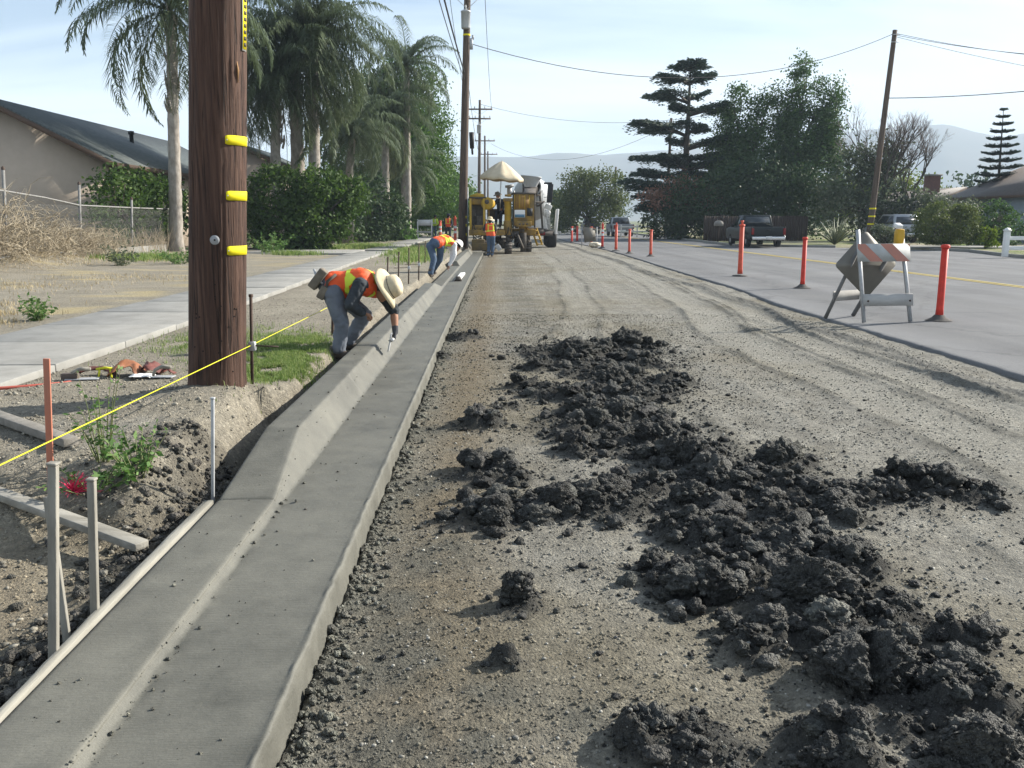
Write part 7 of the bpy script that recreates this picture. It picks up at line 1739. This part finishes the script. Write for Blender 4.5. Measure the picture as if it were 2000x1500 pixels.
# tool belt and floats left on the ground
tz = GZ(-3.2, 7.4)
def drape(x0, x1, y, z, w, hgt, seed, nx=24, ny=10):
    X, Y_ = np.meshgrid(np.linspace(x0, x1, nx), np.linspace(-w/2, w/2, ny)); r_ = np.random.default_rng(seed); f1 = fbm2(X+seed, Y_*2, .12, 3); u = (X-x0)/(x1-x0)
    Z = z + hgt*np.sin(u*math.pi)**.6*(.55+.6*f1 + .5*np.cos(Y_/w*3)) + .012; YY = Y_*(1+.5*fbm2(X, Y_+seed, .1, 2)) + y + .04*np.sin(u*7+seed)
    i0 = np.arange(ny-1)[:, None]*nx + np.arange(nx-1)[None]; return np.stack([X, YY, np.maximum(Z, z+.004)], -1).reshape(-1, 3), np.stack([i0, i0+1, i0+nx+1, i0+nx], -1).reshape(-1, 4)
tbelt = thing('tool_belt', 'brown leather tool belt with pouches dropped on the dirt left of the near pole', 'tool belt', (-3.15, 7.45, tz)); M['tan_leather'] = pm('tan_leather', (.30, .115, .05), (.19, .085, .045), scale=9, rough=.6, bump=.3); M['wine'] = pm('strap_wine', (.16, .05, .04), (.10, .04, .035), scale=10, rough=.7)
for x0, x1, y, w, h, nm, mt in ((-3.24, -2.98, 7.42, .22, .11, 'pouch', 'tan_leather'), (-3.02, -2.84, 7.48, .2, .10, 'pouch', 'wine'), (-3.56, -3.20, 7.45, .07, .06, 'strap', 'wine'), (-2.88, -2.72, 7.48, .06, .05, 'strap', 'wine')):
    V_, Q_ = drape(x0, x1, y, tz, w, h, int(abs(x0)*100)); o = obj_np(nm, V_, Q_, M[mt], tbelt, smooth=True); m_ = o.modifiers.new('solid', 'SOLIDIFY'); m_.thickness = .006
b = B(); b.tube([(-3.34, 7.36, tz+.07), (-3.26, 7.34, tz+.085), (-3.18, 7.36, tz+.07)], .012, 6); b.tube([(-3.31, 7.35, tz+.075), (-3.30, 7.30, tz+.01)], .009, 6); b.tube([(-3.22, 7.35, tz+.075), (-3.19, 7.29, tz+.01)], .009, 6); b.build('yellow_tie', M['string'], tbelt, smooth=True)
V_, Q_ = drape(-3.05, -2.86, 7.30, tz, .16, .03, 77); o = obj_np('rag', V_, Q_, M['white'], tbelt, smooth=True)
def float_tool(label, x, y, rz, L=.26, mat='galv'):
    z = GZ(x, y); t = thing('hand_float', label, 'hand float', (x, y, z)); c, s = math.cos(R(rz)), math.sin(R(rz)); b = B(); b.box((x, y, z+.015), (L, .09, .008), (0, 0, rz)); b.build('plate', M[mat], t, bevel=.002)
    b = B(); b.tube([(x-.09*c, y-.09*s, z+.02), (x-.07*c, y-.07*s, z+.07), (x-.01*c, y-.01*s, z+.10), (x+.07*c, y+.07*s, z+.095)], [.012, .014, .017, .015], 8); b.build('handle', M['old_wood'], t, smooth=True)
float_tool('steel hand float lying left of the tool belt', -3.40, 7.22, 10); float_tool('small hand float between the tool belt and the near pole', -2.76, 7.30, -5, .18)
b = B(); b.box((-3.50, 7.22, GZ(-3.5, 7.2)+.03), (.13, .06, .055), (0, 0, 4)); tag(b.build('wood_block', pm('block_dark', (.12, .095, .08), (.09, .07, .06), scale=8), bevel=.004), 'dark wooden block at the end of the red strap', 'block')
b = B(); b.tube([(-4.3, 6.75, .30), (-3.86, 6.85, .295), (-3.62, 7.0, .29), (-3.5, 7.12, .285), (-3.45, 7.2, .285)], .014, 8); tag(b.build('red_strap', pm('strap_red', (.42, .10, .07), (.34, .08, .06), rough=.7), smooth=True), 'thin red strap trailing across the sidewalk edge', 'strap')
# finishing float left in the gutter
fg = thing('gutter_float', 'long pale finishing float lying in the gutter near the second worker', 'float', (-.83, 22.6, .11)); yq = 23.6; cvq = float(curve(np.array(23.6)))
b = B(); b.bar((-.93+cvq, 21.9, .135), (-.88+cvq, 24.6, .135), .13, .05); b.build('blade', M['white'], fg, bevel=.008); b = B(); b.prism([(-1.0+cvq, .11), (-.82+cvq, .11), (-.86+cvq, .22), (-.96+cvq, .22)], 'y', 21.75, 21.95); b.build('end_block', M['grime'], fg)
SC.cycles.max_bounces = 5; SC.cycles.diffuse_bounces = 2; SC.cycles.glossy_bounces = 2; SC.cycles.transmission_bounces = 2; SC.cycles.volume_bounces = 0; SC.cycles.transparent_max_bounces = 4
SC.cycles.caustics_reflective = False; SC.cycles.caustics_refractive = False
